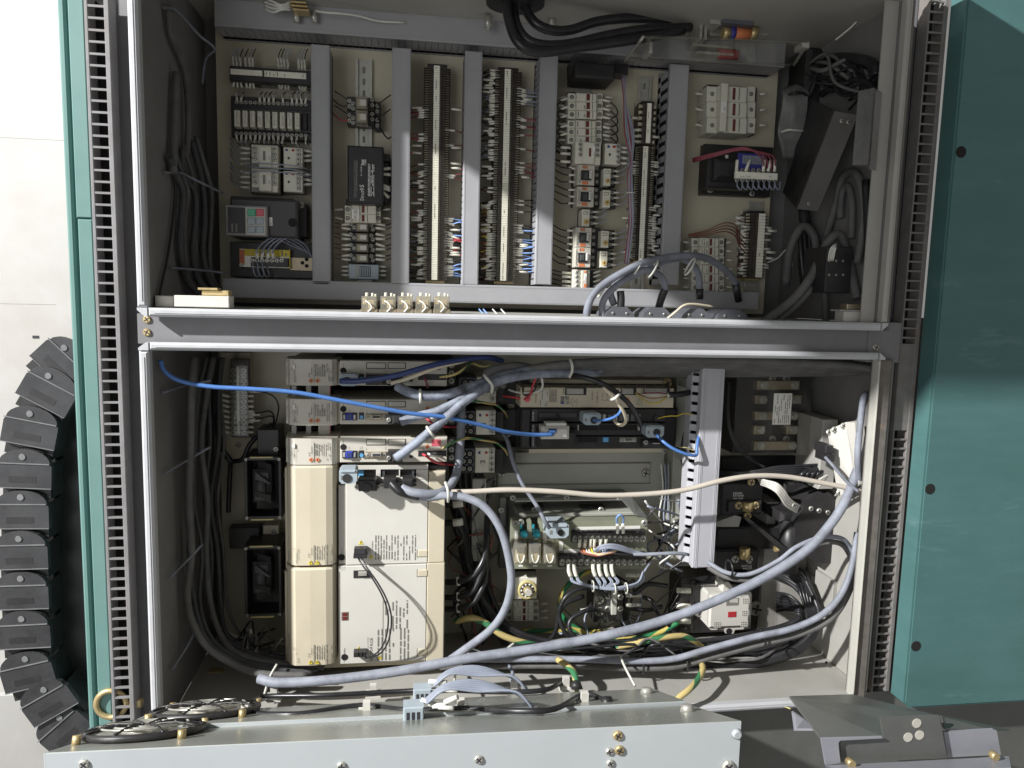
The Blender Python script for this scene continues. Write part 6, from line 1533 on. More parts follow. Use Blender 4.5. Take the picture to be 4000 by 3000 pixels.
# big contactor with cream cover
t = TH('main_contactor', 'large black contactor with a cream cover and barcode label', 'contactor', P('M', 550, 1040, 0))
CD = .13
PT(t, 'body', MB().pbox('M', 235, 610, 950, 1035, .0, .09, .003), M['blackp'])
PT(t, 'left_terminal', MB().pbox('M', 125, 625, 258, 960, .0, .075), M['blackp'])
PT(t, 'upper_block', MB().pbox('M', 130, 560, 500, 650, .0, .07), M['blackp'])
PT(t, 'cover', MB().prism([P('M', x, y, CD)[:2] for x, y in ((370, 690), (495, 685), (510, 608), (545, 605), (610, 685), (735, 690), (745, 710), (732, 1010), (600, 1018), (585, 1052), (520, 1050), (505, 1018), (390, 1020), (357, 985), (362, 720))], .085, CD), M['ivory'])
PT(t, 'cover_step', MB().pbox('M', 385, 715, 725, 995, CD, CD+.006, .003), M['ivory'])
bc = PT(t, 'barcode_label', MB().pbox('M', 526, 744, 632, 808, CD+.006, CD+.0066, 0), M['inkgrey'])
for i in range(9): PT(bc, 'bar_line', MB().pbox('M', 556+8*i, 748, 559+8*i, 780+3*(i % 3), CD+.0066, CD+.007, 0), M['label'])
PT(t, 'red_flag', MB().pbox('M', 540, 862, 612, 910, CD+.006, CD+.0068), M['redp'])
for x, y in ((428, 750), (665, 745), (418, 950), (650, 945), (660, 850)):
    g = PT(t, 'vent_field', MB().pbox('M', x, y, x+62, y+50, CD+.006, CD+.0062, 0), M['ivory'])
    for i in range(4):
        for j in range(3): CP(g, 'vent_hole', HOLE, P('M', x+8+15*i, y+8+17*j, CD+.0063), 0, (.32, .32, .4))
for y in (680, 815, 945):
    PT(t, 'cable_marker', MB().tube([P('M', 95, y-5, .08), P('M', 215, y, .085)], mm('M', 26, .08), 10), M['sleeve'])
for x, y in ((298, 842), (774, 828)): screw(t, 'M', x, y, .0905, 4.0)
for x, y in ((572, 698), (548, 1030)): CP(t, 'screw_well', HOLE, P('M', x, y, CD+.0004), 0, (1.8, 1.8, 1))
for y in (808, 920): PT(t, 'yellow_tag', MB().pbox('M', 895, y-28, 918, y+28, .09, .096), M['marker'])
PT(t, 'clear_guard', MB().pbox('M', 128, 600, 240, 1040, .105, .107), M['acrylic'])
PT(t, 'clear_guard', MB().pbox('M', 750, 610, 948, 1040, .105, .107), M['acrylic'])
# KT200N pair
def kt(label, w, x0, y0, x1, y1, d, lines, way):
    t = TH('power_relay', label, 'contactor', P(w, (x0+x1)/2, y1, 0), 'black lettered power contactors')
    PT(t, 'body', MB().pbox(w, x0, y0, x1, y1, .0, d, .004), M['blackp'])
    return t
t = kt('upper black power contactor lettered KT200N', 'L', 480, 1185, 842, 1465, .14, None, 'right')
PT(t, 'step', MB().pbox('L', 545, 1345, 830, 1440, .14, .15), M['blackp'])
LT(t, 'KT200N', 'L', 584, 1285, 20, .1405, M['inkwhite'], 'right', 86); LT(t, 'KTU200N', 'L', 584, 1306, 20, .1405, M['inkwhite'], 'right', 100); LT(t, '600V  200A', 'L', 584, 1328, 16, .1405, M['inkwhite'], 'right', 98)
for x, y in ((628, 1380), (776, 1380), (738, 1178), (706, 1470)): screw(t, 'L', x, y, .1505, 2.0, SCREWB)
PT(t, 'terminal_stud', MB().cyl(P('L', 705, 1428, .15), (0, 1, 0), .012, .02, 10), M['brass'])
t = kt('lower black power contactor with upside-down lettering', 'M', 430, 330, 800, 500, .14, None, 'left')
LT(t, 'KT200N', 'M', 742, 478, 20, .1405, M['inkwhite'], 'left', 86); LT(t, 'KTU200N', 'M', 742, 456, 20, .1405, M['inkwhite'], 'left', 98); LT(t, '600V', 'M', 742, 436, 14, .1405, M['inkwhite'], 'left', 40)
PT(t, 'terminal_stud', MB().cyl(P('M', 680, 400, .15), (0, 1, 0), .012, .024, 10), M['brass']); PT(t, 'terminal_stud', MB().cyl(P('M', 942, 310, .15), (1, 0, 0), .009, .02, 10), M['brass'])
screw(t, 'M', 600, 405, .1405, 2); screw(t, 'M', 720, 405, .1405, 2)
t = TH('contactor_link', 'black diagonal link bar between the two power contactors', 'bracket', P('M', 800, 200, .1))
PT(t, 'arm', MB().quad(P('M', 655, 40, .16), P('M', 690, 40, .16), P('M', 1010, 290, .16), P('M', 960, 310, .16), .03), M['blackp'])
PT(t, 'plate', MB().pbox('M', 440, 130, 1010, 330, .02, .12, .004), M['blackp'])
PT(t, 'side_plate', MB().pbox('M', 1010, -250, 1200, 330, .02, .11, .004), M['blackp'])
PT(t, 'white_wedge', MB().prism([P('M', x, y, .125)[:2] for x, y in ((445, 85), (600, 28), (655, 45), (632, 128), (445, 128))], .06, .125), M['inner'])
t = TH('breaker_housing', 'black ridged moulded housing in the middle right of the lower bay', 'housing', P('L', 1350, 1600, .05))
PT(t, 'block', MB().prism([P('L', x, y, .19)[:2] for x, y in ((1120, 1540), (1195, 1385), (1400, 1260), (1600, 1390), (1590, 1659), (1560, 1880), (1280, 1880), (1120, 1700))], .05, .19), M['blackp'])
for x, y in ((1255, 1408), (1325, 1425), (1400, 1442), (1110, 1380)): screw(t, 'L', x, y, .191, 1.3)
PT(t, 'pillar', MB().cyl(P('L', 1085, 1500, .16), (0, -1, 0), .022, .12, 14), M['blackp'])
PT(t, 'collar', MB().pbox('L', 1000, 1440, 1210, 1530, .05, .17, .01), M['blackp'])
# ---------------------------------------------------------------- bus terminal block under acrylic
t = TH('bus_terminal', 'black bus terminal block with metal links and big bolts', 'terminal block', P('L', 960, 940, 0))
PT(t, 'base', MB().pbox('L', 600, 240, 1250, 930, .0, .09), M['blackp'])
for k, (x0, y0, x1, y1, xs) in enumerate(((795, 305, 1160, 383, (855, 1115)), (780, 430, 1175, 505, (845, 1125)), (775, 570, 1140, 645, (840, 1112)), (765, 692, 1168, 768, (825, 1108)), (768, 828, 1122, 905, (822, 1098)))):
    if k in (0, 2, 4): PT(t, 'metal_link', MB().pbox('L', x0, y0, x1, y1, .09, .105), M['copper'])
    else:
        PT(t, 'metal_pad', MB().pbox('L', x0, y0, x0+95, y1, .09, .105), M['copper']); PT(t, 'metal_pad', MB().pbox('L', x1-120, y0, x1, y1, .09, .105), M['copper'])
    for x in xs: CP(t, 'bolt', BOLT, P('L', x, (y0+y1)/2, .105), .3*k, (.6, .6, .8))
for y in (285, 805):
    for x in (920, 1040): screw(t, 'L', x, y, .091, 1.9)
for y in (375, 440, 600, 705, 860): PT(t, 'cable_marker', MB().tube([P('L', 640, y, .08), P('L', 700, y, .08)], mm('L', 17, .08), 8), M['sleeve'])
for x0, x1, y in ((615, 735, 330),): PT(t, 'pale_lug', MB().pbox('L', x0, y, x1, y+70, .05, .08), M['innerdark'])
t = DEV('acrylic_sheet', 'clear acrylic sheet with a printed label over the bus terminal block', 'cover', 'L', [('sheet', 745, 225, 1262, 944, .150, .154, 'acrylic')])
lb = PT(t, 'printed_label', MB().pbox('L', 930, 413, 1086, 683, .1545, .1555, 0), M['label']); FP(lb, 'L', 940, 425, 1078, 672, 8, .1558, M['inkgrey'], .8, .4)
t = DEV('acrylic_flap', 'second clear acrylic flap left of the printed sheet', 'cover', 'L', [('flap', 600, 250, 742, 940, .110, .113, 'acrylic')])
# lower duct
u0, u1, v0, v1 = rect('Z', 1507, 790, 1555, 1226, .215)
t = TH('wiring_duct', 'pale duct with square holes standing in the middle of the lower bay', 'wiring duct', ((u0+u1)/2, v0, 0))
cv = PT(t, 'cover', MB().box(u0, u1, v0, v1, .205, .215, .0015), M['duct_low'])
for a in (.12, .18, .80, .86): PT(cv, 'cover_ridge', MB().box(u0+(u1-u0)*a, u0+(u1-u0)*a+.0012, v0, v1, .215, .2158), M['duct_low'])
PT(t, 'side_band', MB().box(u0+.002, u0+.004, v0, v1, .192, .2049), M['duct_low']); PT(t, 'side_band', MB().box(u0-.008, u0-.006, v0, v1, .150, .180), M['duct_low'])
PT(t, 'base', MB().box(u0-.006, u1-.002, v0, v1, .148, .152), M['duct_low'])
PT(t, 'right_side', MB().box(u1-.004, u1-.002, v0, v1, .1525, .2049), M['duct_low'])
PT(t, 'inside', MB().box(u0+.008, u1-.006, v0+.004, v1-.004, .153, .198), M['black_void'])
n_ = 21; p_ = (v1-v0)/n_
web = SH(MB().quad((-.0075, -p_*.33, .1803), (-.0075, p_*.33, .1803), (.0025, p_*.33, .1918), (.0025, -p_*.33, .1918), .0015), M['duct_low'], 'web')
for i in range(n_): CP(t, 'web', web, (u0, v0+p_*(i+.5), 0))
for v in (v0+.05, v1-.05, (v0+v1)/2): PT(t, 'standoff', MB().box(u0+.012, u1-.012, v-.01, v+.01, .0, .148), M['sheet'])
DEV('support_channel', 'thin grey upright channel left of the pale duct', 'channel', 'Z', [('web', 1455, 800, 1478, 1150, .0, .05, 'sheet'), ('flange', 1485, 800, 1500, 1130, .0, .045, 'inner')])
# white box at the right
t = TH('filter_box', 'tilted cream metal box with screws at the right end of the lower bay', 'filter', P('L', 1530, 1000, .1))
PT(t, 'lid', MB().quad(P('L', 1397, 735, .23), P('L', 1490, 1300, .24), P('L', 1645, 1245, .29), P('L', 1556, 662, .27), .004), M['ivory'])
PT(t, 'side', MB().quad(P('L', 1557, 662, .27), P('L', 1646, 1245, .29), P('L', 1672, 1200, .31), P('L', 1636, 664, .30), .02), M['ivory'])
PT(t, 'backing', MB().pbox('L', 1340, 640, 1470, 1240, .10, .20), M['inner'])
for x, y in ((1410, 748), (1456, 725), (1534, 692), (1498, 1268), (1562, 1250)): screw(t, 'L', x, y, {1410: .234, 1456: .248, 1534: .266, 1498: .243, 1562: .266}[x], 1.5)
PT(t, 'black_socket', MB().pbox('L', 1385, 865, 1450, 935, .22, .265).pbox('L', 1395, 935, 1465, 1005, .22, .265), M['blackp'])
DEV('mount_bracket', 'cream folded bracket in the lower right corner', 'bracket', 'M', [('plate', 1255, 560, 1330, 760, .05, .14, 'inner'), ('flange', 1440, 600, 1500, 860, .15, .22, 'inner')])
t = TH('corner_fold', 'folded corner seam at the right end of the bay floor', 'seam', P('M', 1360, 1300, .1))
PT(t, 'step', MB().box(uR0-.07, uR0+.036, vC1, vB0-.35, -.04, .10), M['inner'])
for x, y in ((1388, 1300), (1425, 1348), (1492, 1350), (1505, 1270), (1505, 1425)): CP(t, 'rust_hole', HOLE, P('M', x, y, .24), 0, (.8, .8, 1))
DEV('shade_sheet', 'dark sheet added for the shade behind the cables at the upper right of the lower bay', 'sheet', 'L', [('sheet', 1260, 230, 1600, 640, .0, .03, 'innerdark')])  # added sheet whose dark colour stands for the door's shade

DEV('black_fill', 'black filler sheet behind the two power contactors', 'sheet', 'L', [('sheet', 470, 960, 1500, 1950, .002, .018, 'blackp')])  # plain black sheet added as filling behind the contactors
# ================================================================ lower bay: cables
c = cable
c('network_cable', 'bright blue network cable crossing the whole left half of the lower bay', 'Z', [(346, 778, .325), (356, 802, .318), (388, 822, .314), (452, 835, .312), (540, 840, .312), (640, 848, .312), (760, 870, .31), (880, 892, .30), (960, 901, .29), (1030, 916, .27), (1090, 932, .25), (1150, 939, .22), (1195, 938, .21)], 9.2, M['blue'], n=12)
c('network_cable', 'dark blue cable rising from the topmost servo to the upper edge', 'Z', [(735, 823, .27), (775, 823, .28), (850, 812, .29), (930, 790, .29), (990, 778, .27), (1050, 772, .25), (1085, 780, .22)], 12, M['navy'], n=10)
c('servo_cable', 'tan cable running beside the dark blue cable', 'Z', [(845, 828, .26), (880, 818, .27), (940, 795, .28), (1000, 780, .26), (1050, 762, .24)], 9, M['creamc'], n=8)
Gs = 'grey dusty servo cables'
c('servo_cable', 'patchy grey cable leaving the topmost servo amplifier', 'Z', [(858, 834, .26), (885, 848, .275), (920, 855, .28), (965, 852, .28), (1010, 838, .27), (1060, 822, .26), (1120, 805, .25), (1200, 792, .23), (1330, 788, .20)], 21, M['dustpatch'], n=12, group=Gs)
c('servo_cable', 'patchy grey cable leaving the middle servo amplifier', 'Z', [(866, 911, .27), (900, 900, .275), (945, 888, .28), (985, 868, .28), (1030, 842, .275), (1090, 815, .26), (1180, 800, .24), (1300, 798, .21)], 19, M['dustpatch'], n=12, group=Gs)
c('servo_cable', 'patchy grey cable slanting up from the lowest servo amplifier', 'Z', [(855, 990, .27), (880, 972, .275), (920, 940, .28), (960, 905, .285), (1000, 870, .285), (1040, 842, .28), (1080, 822, .275), (1160, 808, .25), (1290, 805, .22)], 20, M['dustpatch'], n=12, group=Gs)
for k in range(6):
    c('bundle_cable', ('topmost', 'second', 'third', 'fourth', 'fifth', 'lowest')[k] + ' dark dusty cable of the bundle along the upper edge of the lower bay', 'Z',
      [(1000+18*k, 858-5*k, .20), (1050, 832-5*k, .22), (1110, 806-4*k+6*(k % 2), .24), (1200, 788+4*k, .25-.01*k), (1330, 780+5*k, .25-.015*k), (1500, 778+6*k, .25-.02*k), (1680, 782+5*k, .26-.02*k), (1830, 790+3*k, .28-.02*k), (1900, 800, .27)], 17, M['greydark'], n=10, group='dark cable bundle along the upper edge')
PT(TH('cable_tie', 'pale tie round the dark bundle at the upper edge', 'cable tie', P('Z', 1232, 795, .25)), 'band', MB().tube([P('Z', 1231, 776, .262), P('Z', 1235, 785, .272), P('Z', 1236, 800, .27), P('Z', 1230, 815, .255)], .0028, 6, 4), M['tie'])
PT(TH('cable_tie', 'white tie where the three grey servo cables meet', 'cable tie', P('Z', 1058, 825, .28)), 'band', MB().tube([P('Z', 1046, 810, .285), P('Z', 1052, 818, .295), P('Z', 1063, 832, .295), P('Z', 1062, 848, .28)], .0032, 6, 4), M['tie'])
for k, (x, y, ax) in enumerate(((908, 856, (1, .05, 0)), (930, 932, (1, .75, 0)))):
    PT(TH('cable_tie', ('white band on the topmost patchy servo cable', 'white band on the slanting patchy servo cable')[k], 'cable tie', P('Z', x, y, .28)), 'band', MB().ring(P('Z', x, y, .278), .0115, .003, 14, 6, ax), M['tie'])
c('rack_cable', 'thick black cable bending from the bundle to the control rack', 'J', [(760, 150, .22), (900, 175, .25), (1050, 215, .265), (1180, 280, .27), (1290, 360, .265), (1380, 450, .25), (1450, 560, .22), (1480, 640, .19)], 52, M['blackc'], n=12)
c('rack_cable', 'cream cable looping in front of the control rack', 'J', [(1120, 280, .27), (1200, 350, .28), (1270, 440, .28), (1325, 530, .27), (1335, 610, .25), (1290, 642, .235), (1240, 610, .22), (1225, 570, .20)], 34, M['creamc'], n=10)
c('rack_cable', 'blue cable curving out of the plug hood on the control rack', 'J', [(1030, 592, .21), (1100, 594, .23), (1180, 582, .25), (1250, 550, .265), (1290, 500, .27), (1285, 440, .262)], 28, M['blue'], n=10)
PT(TH('cable_tie', 'white tie with a stub on the thick black rack cable', 'cable tie', P('J', 1240, 375, .28)), 'band', MB().tube([P('J', 1200, 398, .285), P('J', 1232, 385, .297), P('J', 1262, 360, .297), P('J', 1280, 345, .28)], .0032, 6, 4), M['tie'])
c('rack_cable', 'blue cable drooping from the right end of the control rack to the pale duct', 'J', [(1630, 730, .20), (1700, 800, .22), (1780, 858, .23), (1880, 905, .235), (1970, 930, .235), (2018, 925, .23), (2022, 860, .225), (2035, 770, .215), (2042, 740, .20)], 32, M['blue'], n=10)
c('rack_wire', 'thin yellow wire wavering into the pale duct', 'J', [(1640, 580, .16), (1700, 562, .175), (1770, 552, .18), (1830, 552, .185), (1890, 530, .185), (1960, 535, .185), (2040, 550, .18)], 11, M['yelloww'], 'wire', 8)
c('rack_cable', 'black cable bending down behind the blue cable at the rack end', 'J', [(1640, 830, .15), (1740, 840, .17), (1850, 880, .17), (1960, 900, .16), (2030, 880, .14)], 44, M['blackc'])
c('earth_lead', 'thin earth wire under the drooping blue cable', 'J', [(1850, 852, .18), (1920, 858, .19), (1990, 885, .19)], 14, M['earth'], 'wire', 8)
for k in range(5):
    c('rack_cable', ('first', 'second', 'third', 'fourth', 'fifth')[k] + ' black cable falling behind the pale duct', 'J', [(1990+12*k, 480+20*k, .08), (1930+10*k, 620, .09), (1880+14*k, 800, .08), (1870+14*k, 960, .08), (1905+16*k, 1060+8*k, .09), (1980+14*k, 1100, .10)], 22, M['blackc'], n=8, group='black cables behind the pale duct')
c('rack_cable', 'black cable sloping from the battery plate down to the relay board plug', 'J', [(150, 700, .12), (205, 800, .16), (250, 980, .18), (300, 1110, .19), (360, 1230, .195), (420, 1320, .20), (500, 1440, .21), (560, 1560, .22), (605, 1625, .215)], 42, M['greyshade'], n=10)
for k, (m_, pts) in enumerate((('redw', ((160, 362, .12), (270, 375, .14), (370, 390, .15), (420, 345, .165), (440, 280, .18), (480, 170, .19))), ('whitew', ((215, 300, .12), (300, 325, .14), (420, 328, .16), (510, 310, .175), (540, 250, .185), (520, 140, .19))), ('blackc', ((220, 190, .14), (300, 210, .16), (345, 260, .16), (355, 340, .15), (400, 350, .16), (470, 290, .18), (500, 180, .19))))):
    c('rack_wire', ('red', 'white', 'thin black')[k] + ' wire looping over the battery plate', 'J', pts, 22 if k != 2 else 16, M[m_], 'wire', 8)
# servo power wires
for k, y in enumerate((620, 982)):
    n_ = ('middle', 'lowest')[k]
    c('motor_wire', 'red wire from the ' + n_ + ' servo amplifier', 'H', [(1480, y+62, SD+.01), (1520, y+85, SD+.03), (1580, y+130, SD+.03), (1660, y+152, SD), (1740, y+162, .17), (1810, y+158, .14)], 24, M['redw'], 'wire', 8)
    c('motor_wire', 'white wire from the ' + n_ + ' servo amplifier', 'H', [(1530, y+55, SD+.01), (1570, y+75, SD+.03), (1640, y+85, SD+.01), (1720, y+78, .17), (1800, y+70, .14)], 22, M['whitew'], 'wire', 8)
    c('motor_wire', 'black wire from the ' + n_ + ' servo amplifier', 'H', [(1565, y+45, SD+.008), (1610, y+55, SD+.02), (1690, y+68, SD), (1800, y+80, .15)], 20, M['blackc'], 'wire', 8)
    c('earth_lead', 'green and yellow earth wire from the ' + n_ + ' servo amplifier', 'H', [(1660, y+10, SD+.005), (1700, y-15, SD+.03), (1780, y-60, SD+.03), (1860, y-85, SD+.01), (1960, y-90, .19), (2080, y-70, .17), (2180, y-50, .14), (2260, y+10, .11), (2290, y+70, .08)], 24, M['earth'], 'wire', 8)
c('motor_wire', 'dark red wire from the topmost servo amplifier', 'H', [(1490, 310, SD+.01), (1510, 345, SD+.02), (1525, 400, SD)], 20, M['maroonw'], 'wire', 8)
c('earth_lead', 'yellowish earth wires tangled right of the topmost servo', 'H', [(1640, 300, SD+.01), (1740, 290, SD+.02), (1820, 260, SD+.02), (1890, 210, SD+.01), (1950, 170, .2), (2050, 200, .18), (2160, 190, .17)], 26, M['earth'], 'wire', 8)
# drive control cables
c('drive_cable', 'pale grey cable climbing beside the motor relays', 'Z', [(868, 1055, .26), (900, 1065, .27), (945, 1066, .265), (972, 1050, .24), (988, 1015, .21), (994, 960, .19), (996, 900, .17), (998, 860, .15)], 19, M['greyc'], n=12)
c('drive_cable', 'pale grey cable arching from the drive connectors down to the bottom edge', 'Z', [(880, 1068, .25), (925, 1074, .265), (965, 1070, .27), (1010, 1076, .275), (1050, 1098, .285), (1082, 1145, .295), (1100, 1210, .30), (1104, 1265, .30), (1090, 1318, .29), (1060, 1360, .28), (1015, 1395, .26), (972, 1425, .22)], 18, M['greyc'], n=12)
c('drive_cable', 'short black cable boot bending out of the middle drive connector', 'Z', [(845, 1043, .255), (862, 1060, .265), (885, 1068, .262), (905, 1072, .265)], 20, M['blackc'], n=10)
PT(TH('cable_tie', 'white tie on the pale grey drive cables', 'cable tie', P('Z', 968, 1060, .27)), 'band', MB().tube([P('Z', 962, 1042, .27), P('Z', 967, 1056, .285), P('Z', 969, 1072, .285), P('Z', 968, 1084, .27)], .003, 6, 4), M['tie'])
c('sensor_cable', 'beige cable running across the lower bay to the tilted box', 'Z', [(968, 1063, .25), (1020, 1062, .255), (1100, 1058, .26), (1200, 1062, .265), (1300, 1070, .27), (1400, 1067, .275), (1480, 1058, .28), (1560, 1038, .285), (1630, 1028, .285), (1700, 1030, .285), (1770, 1042, .29), (1840, 1056, .30), (1870, 1066, .29)], 12, M['beige'], n=10)
c('sensor_cable', 'grey cable leaving the black socket of the tilted box', 'L', [(1380, 965, .265), (1430, 1020, .285), (1490, 1090, .295), (1560, 1170, .305), (1670, 1265, .32)], 30, M['greyshade'], n=10)
# three big grey cables along the bottom
c('trunk_cable', 'thick pale grey cable sweeping from the lower left to the right lip', 'Z', [(560, 1466, .27), (605, 1475, .29), (720, 1468, .30), (860, 1450, .305), (1000, 1424, .31), (1150, 1402, .315), (1300, 1375, .32), (1440, 1338, .325), (1560, 1292, .33), (1665, 1240, .33), (1745, 1186, .33), (1796, 1130, .325), (1828, 1078, .315), (1850, 1020, .29), (1876, 960, .25)], 22, M['greyc'], n=14)
c('trunk_cable', 'pale half of the cable pair below the thick grey cable', 'Z', [(1000, 1424, .2), (1100, 1424, .22), (1250, 1424, .25), (1360, 1428, .27), (1450, 1424, .29), (1530, 1402, .30), (1620, 1378, .31), (1710, 1358, .32), (1780, 1325, .33), (1822, 1275, .32), (1842, 1215, .31), (1852, 1150, .30)], 15, M['greyc'], n=12)
c('trunk_cable', 'black half of the cable pair below the thick grey cable', 'Z', [(950, 1440, .19), (1100, 1438, .21), (1250, 1438, .24), (1360, 1443, .26), (1455, 1440, .28), (1540, 1418, .29), (1630, 1394, .30), (1718, 1372, .31), (1790, 1340, .325), (1830, 1285, .31), (1848, 1220, .30), (1856, 1160, .29)], 16, M['greydark'], n=12)
c('trunk_cable', 'pale half of the cable pair arching at the right above the thick cable', 'Z', [(1530, 1215, .22), (1570, 1237, .25), (1620, 1240, .27), (1680, 1212, .285), (1720, 1182, .295), (1770, 1162, .30), (1815, 1162, .31), (1838, 1185, .30), (1852, 1225, .28)], 11, M['greyc'], n=10)
c('trunk_cable', 'black half of the cable pair arching at the right above the thick cable', 'Z', [(1530, 1226, .21), (1570, 1247, .24), (1622, 1251, .26), (1684, 1224, .275), (1726, 1194, .285), (1774, 1173, .29), (1815, 1174, .30), (1836, 1200, .29), (1850, 1240, .27)], 13, M['greydark'], n=10)
c('lip_cable', 'dusty grey cable standing against the right lip', 'L', [(1690, 1250, .29), (1668, 1100, .31), (1660, 930, .32), (1680, 700, .32), (1704, 490, .315), (1730, 420, .29)], 60, M['greyc'], n=12)
for k, (x, y, ax) in enumerate(((1645, 1376, (1, .25, 0)), (1480, 1432, (1, .1, 0)), (1575, 1228, (1, 0, 0)), (1385, 1435, (1, 0, 0)))):
    PT(TH('cable_tie', ('black tie on the cable pair near the big contactor', 'black tie in the middle of the lower cable pair', 'black tie on the arching cable pair', 'black tie at the left of the lower cable pair')[k], 'cable tie', P('Z', x, y, .28)), 'band', MB().ring(P('Z', x, y, (.30, .28, .25, .265)[k]), .017, .0022, 14, 6, ax), M['blackc'])
# black power cables
Gb = 'black power cables of the lower bay'
for k in range(7):
    c('power_cable', ('topmost', 'second', 'third', 'fourth', 'fifth', 'sixth', 'lowest')[k] + ' black power cable running along the floor of the lower bay', 'Z',
      [(980+8*k, 1130+16*k, .06), (1005+6*k, 1200+12*k, .08), (1040+4*k, 1290+8*k, .10), (1100, 1355+7*k, .12), (1200, 1388+6*k, .14), (1330, 1392+7*k, .15), (1480, 1388+7*k, .16), (1620, 1370+9*k, .17), (1720, 1340+9*k, .18), (1755, 1290+9*k, .17), (1735, 1240+8*k, .15), (1700, 1225+5*k, .12), (1660, 1240, .10)], 13, M['blackc'], n=8, group=Gb)
for k in range(4):
    c('power_cable', ('upper', 'second', 'third', 'lower')[k] + ' black cable of the loose loop under the big contactor', 'Z',
      [(1000, 1412+6*k, .18), (1200, 1418+6*k, .19), (1400, 1424+5*k, .20), (1500, 1432+4*k, .21), (1600, 1440-2*k, .22), (1690, 1424-4*k, .23), (1745, 1392-5*k, .23), (1768, 1350-6*k, .22), (1762, 1300, .20), (1740, 1270-6*k, .17)], 13, M['blackc'], n=8, group=Gb)
for k, (y0, y1) in enumerate(((1257, 1205), (1290, 1222), (1315, 1260))):
    t = TH('motor_lead', ('upper', 'middle', 'lower')[k] + ' of three black leads with white rings right of the large drive unit', 'cable', P('Z', 990, y0, .1), 'black leads right of the drive unit')
    PT(t, 'lead', MB().tube([P('Z', x, y, d) for x, y, d in ((950, y0, .10), (985, y0, .14), (1020, y0-12, .17), (1042, y1+10, .17), (1050, y1-25, .15), (1052, y1-90, .10))], .0065, 10, 6), M['blackc'])
    PT(t, 'white_ring', MB().cyl(P('Z', 986, y0-1, .142), (1, .1, 0), .0095, .007, 12), M['label'])
for k, y in enumerate((1092, 1132)):
    t = TH('motor_lead', ('upper', 'lower')[k] + ' black lead with a pale number sleeve beside the large drive unit', 'cable', P('Z', 985, y, .08), 'sleeved leads beside the drive unit')
    PT(t, 'lead', MB().tube([P('Z', 950, y, .09), P('Z', 980, y-2, .1), P('Z', 1000, y+20, .1), P('Z', 1012, y+100, .08), P('Z', 1030, y+200, .08)], .007, 8, 5), M['blackc'])
    PT(t, 'number_sleeve', MB().tube([P('Z', 978, y-2, .108), P('Z', 1000, y-5, .108)], .008, 10), M['sleeve'])
for k in range(4):
    c('power_cable', ('leftmost', 'second', 'third', 'rightmost')[k] + ' black cable hanging in the gap right of the large drives', 'Z', [(975+14*k, 1000, .05), (985+14*k, 1100, .06), (1005+13*k, 1230, .07), (1050+12*k, 1340, .09), (1120+8*k, 1390, .11)], 13, M['blackc'], n=8, group=Gb)
# loops round the power terminal
for k, pts in enumerate((((1310, 1285, .10), (1262, 1270, .13), (1222, 1290, .14), (1208, 1330, .14), (1230, 1375, .15), (1290, 1388, .15), (1400, 1380, .15)), ((1312, 1320, .10), (1270, 1318, .14), (1232, 1340, .15), (1238, 1372, .16), (1290, 1392, .16), (1420, 1388, .16)), ((1260, 1288, .09), (1215, 1310, .11), (1200, 1365, .11), (1185, 1385, .1)), ((1440, 1265, .08), (1400, 1262, .1), (1370, 1282, .1), (1330, 1290, .09)), ((1430, 1310, .10), (1400, 1318, .11), (1360, 1315, .1), (1330, 1320, .09)), ((1465, 1370, .1), (1425, 1330, .12), (1410, 1300, .12), (1390, 1290, .1)))):
    c('power_cable', ('outer', 'inner', 'leftmost', 'upper right', 'middle right', 'lower right')[k] + ' black cable looping round the dark power terminal block', 'Z', pts, 11, M['blackc'], n=8, group=Gb)
t = TH('cable_marker', 'yellow-white sleeve on the inner loop by the power terminal', 'sleeve', P('K', 1300, 1070, .12)); PT(t, 'sleeve', MB().tube([P('K', 1265, 1080, .128), P('K', 1335, 1060, .118)], mm('K', 20, .12), 10), M['marker'])
c('earth_lead', 'green earth cable circling behind the power terminal block', 'Z', [(1330, 1222, .06), (1260, 1240, .07), (1215, 1280, .08), (1215, 1330, .09), (1270, 1370, .10), (1340, 1382, .11), (1420, 1368, .11), (1465, 1345, .11)], 12, M['earthg'], n=8)
c('earth_lead', 'green and yellow earth cable curving from the large drive to the floor cables', 'Z', [(985, 1342, .12), (1020, 1335, .15), (1055, 1350, .16), (1085, 1372, .165), (1130, 1388, .165), (1190, 1400, .16), (1250, 1402, .15)], 15, M['earth'], n=10)
c('earth_lead', 'green and yellow earth cable passing under the thick grey cable', 'Z', [(1330, 1398, .20), (1380, 1388, .21), (1430, 1378, .21), (1475, 1374, .2), (1500, 1385, .19), (1520, 1400, .17)], 14, M['earth'], n=10)
c('earth_lead', 'green earth strip lying behind the floor cables', 'Z', [(1130, 1362, .06), (1220, 1363, .06), (1330, 1364, .06)], 10, M['earthg'], n=8)
c('earth_lead', 'striped earth cable dropping from the pair to the fan door, left one', 'Z', [(1205, 1425, .25), (1225, 1438, .28), (1240, 1455, .31), (1244, 1478, .33), (1243, 1500, .33)], 15, M['earth'], n=10)
c('earth_lead', 'striped earth cable dropping from the pair towards the door edge, right one', 'Z', [(1515, 1432, .28), (1518, 1445, .31), (1508, 1468, .34), (1488, 1490, .37), (1460, 1512, .38), (1440, 1530, .38)], 15, M['earth'], n=10)
c('earth_lead', 'short striped earth wire screwed to the floor at the right', 'T', [(500, 265, .22), (430, 275, .23), (340, 295, .24), (250, 285, .26), (212, 300, .29), (225, 345, .32), (290, 400, .35), (380, 440, .37)], 15, M['earth'], 'wire', 8)
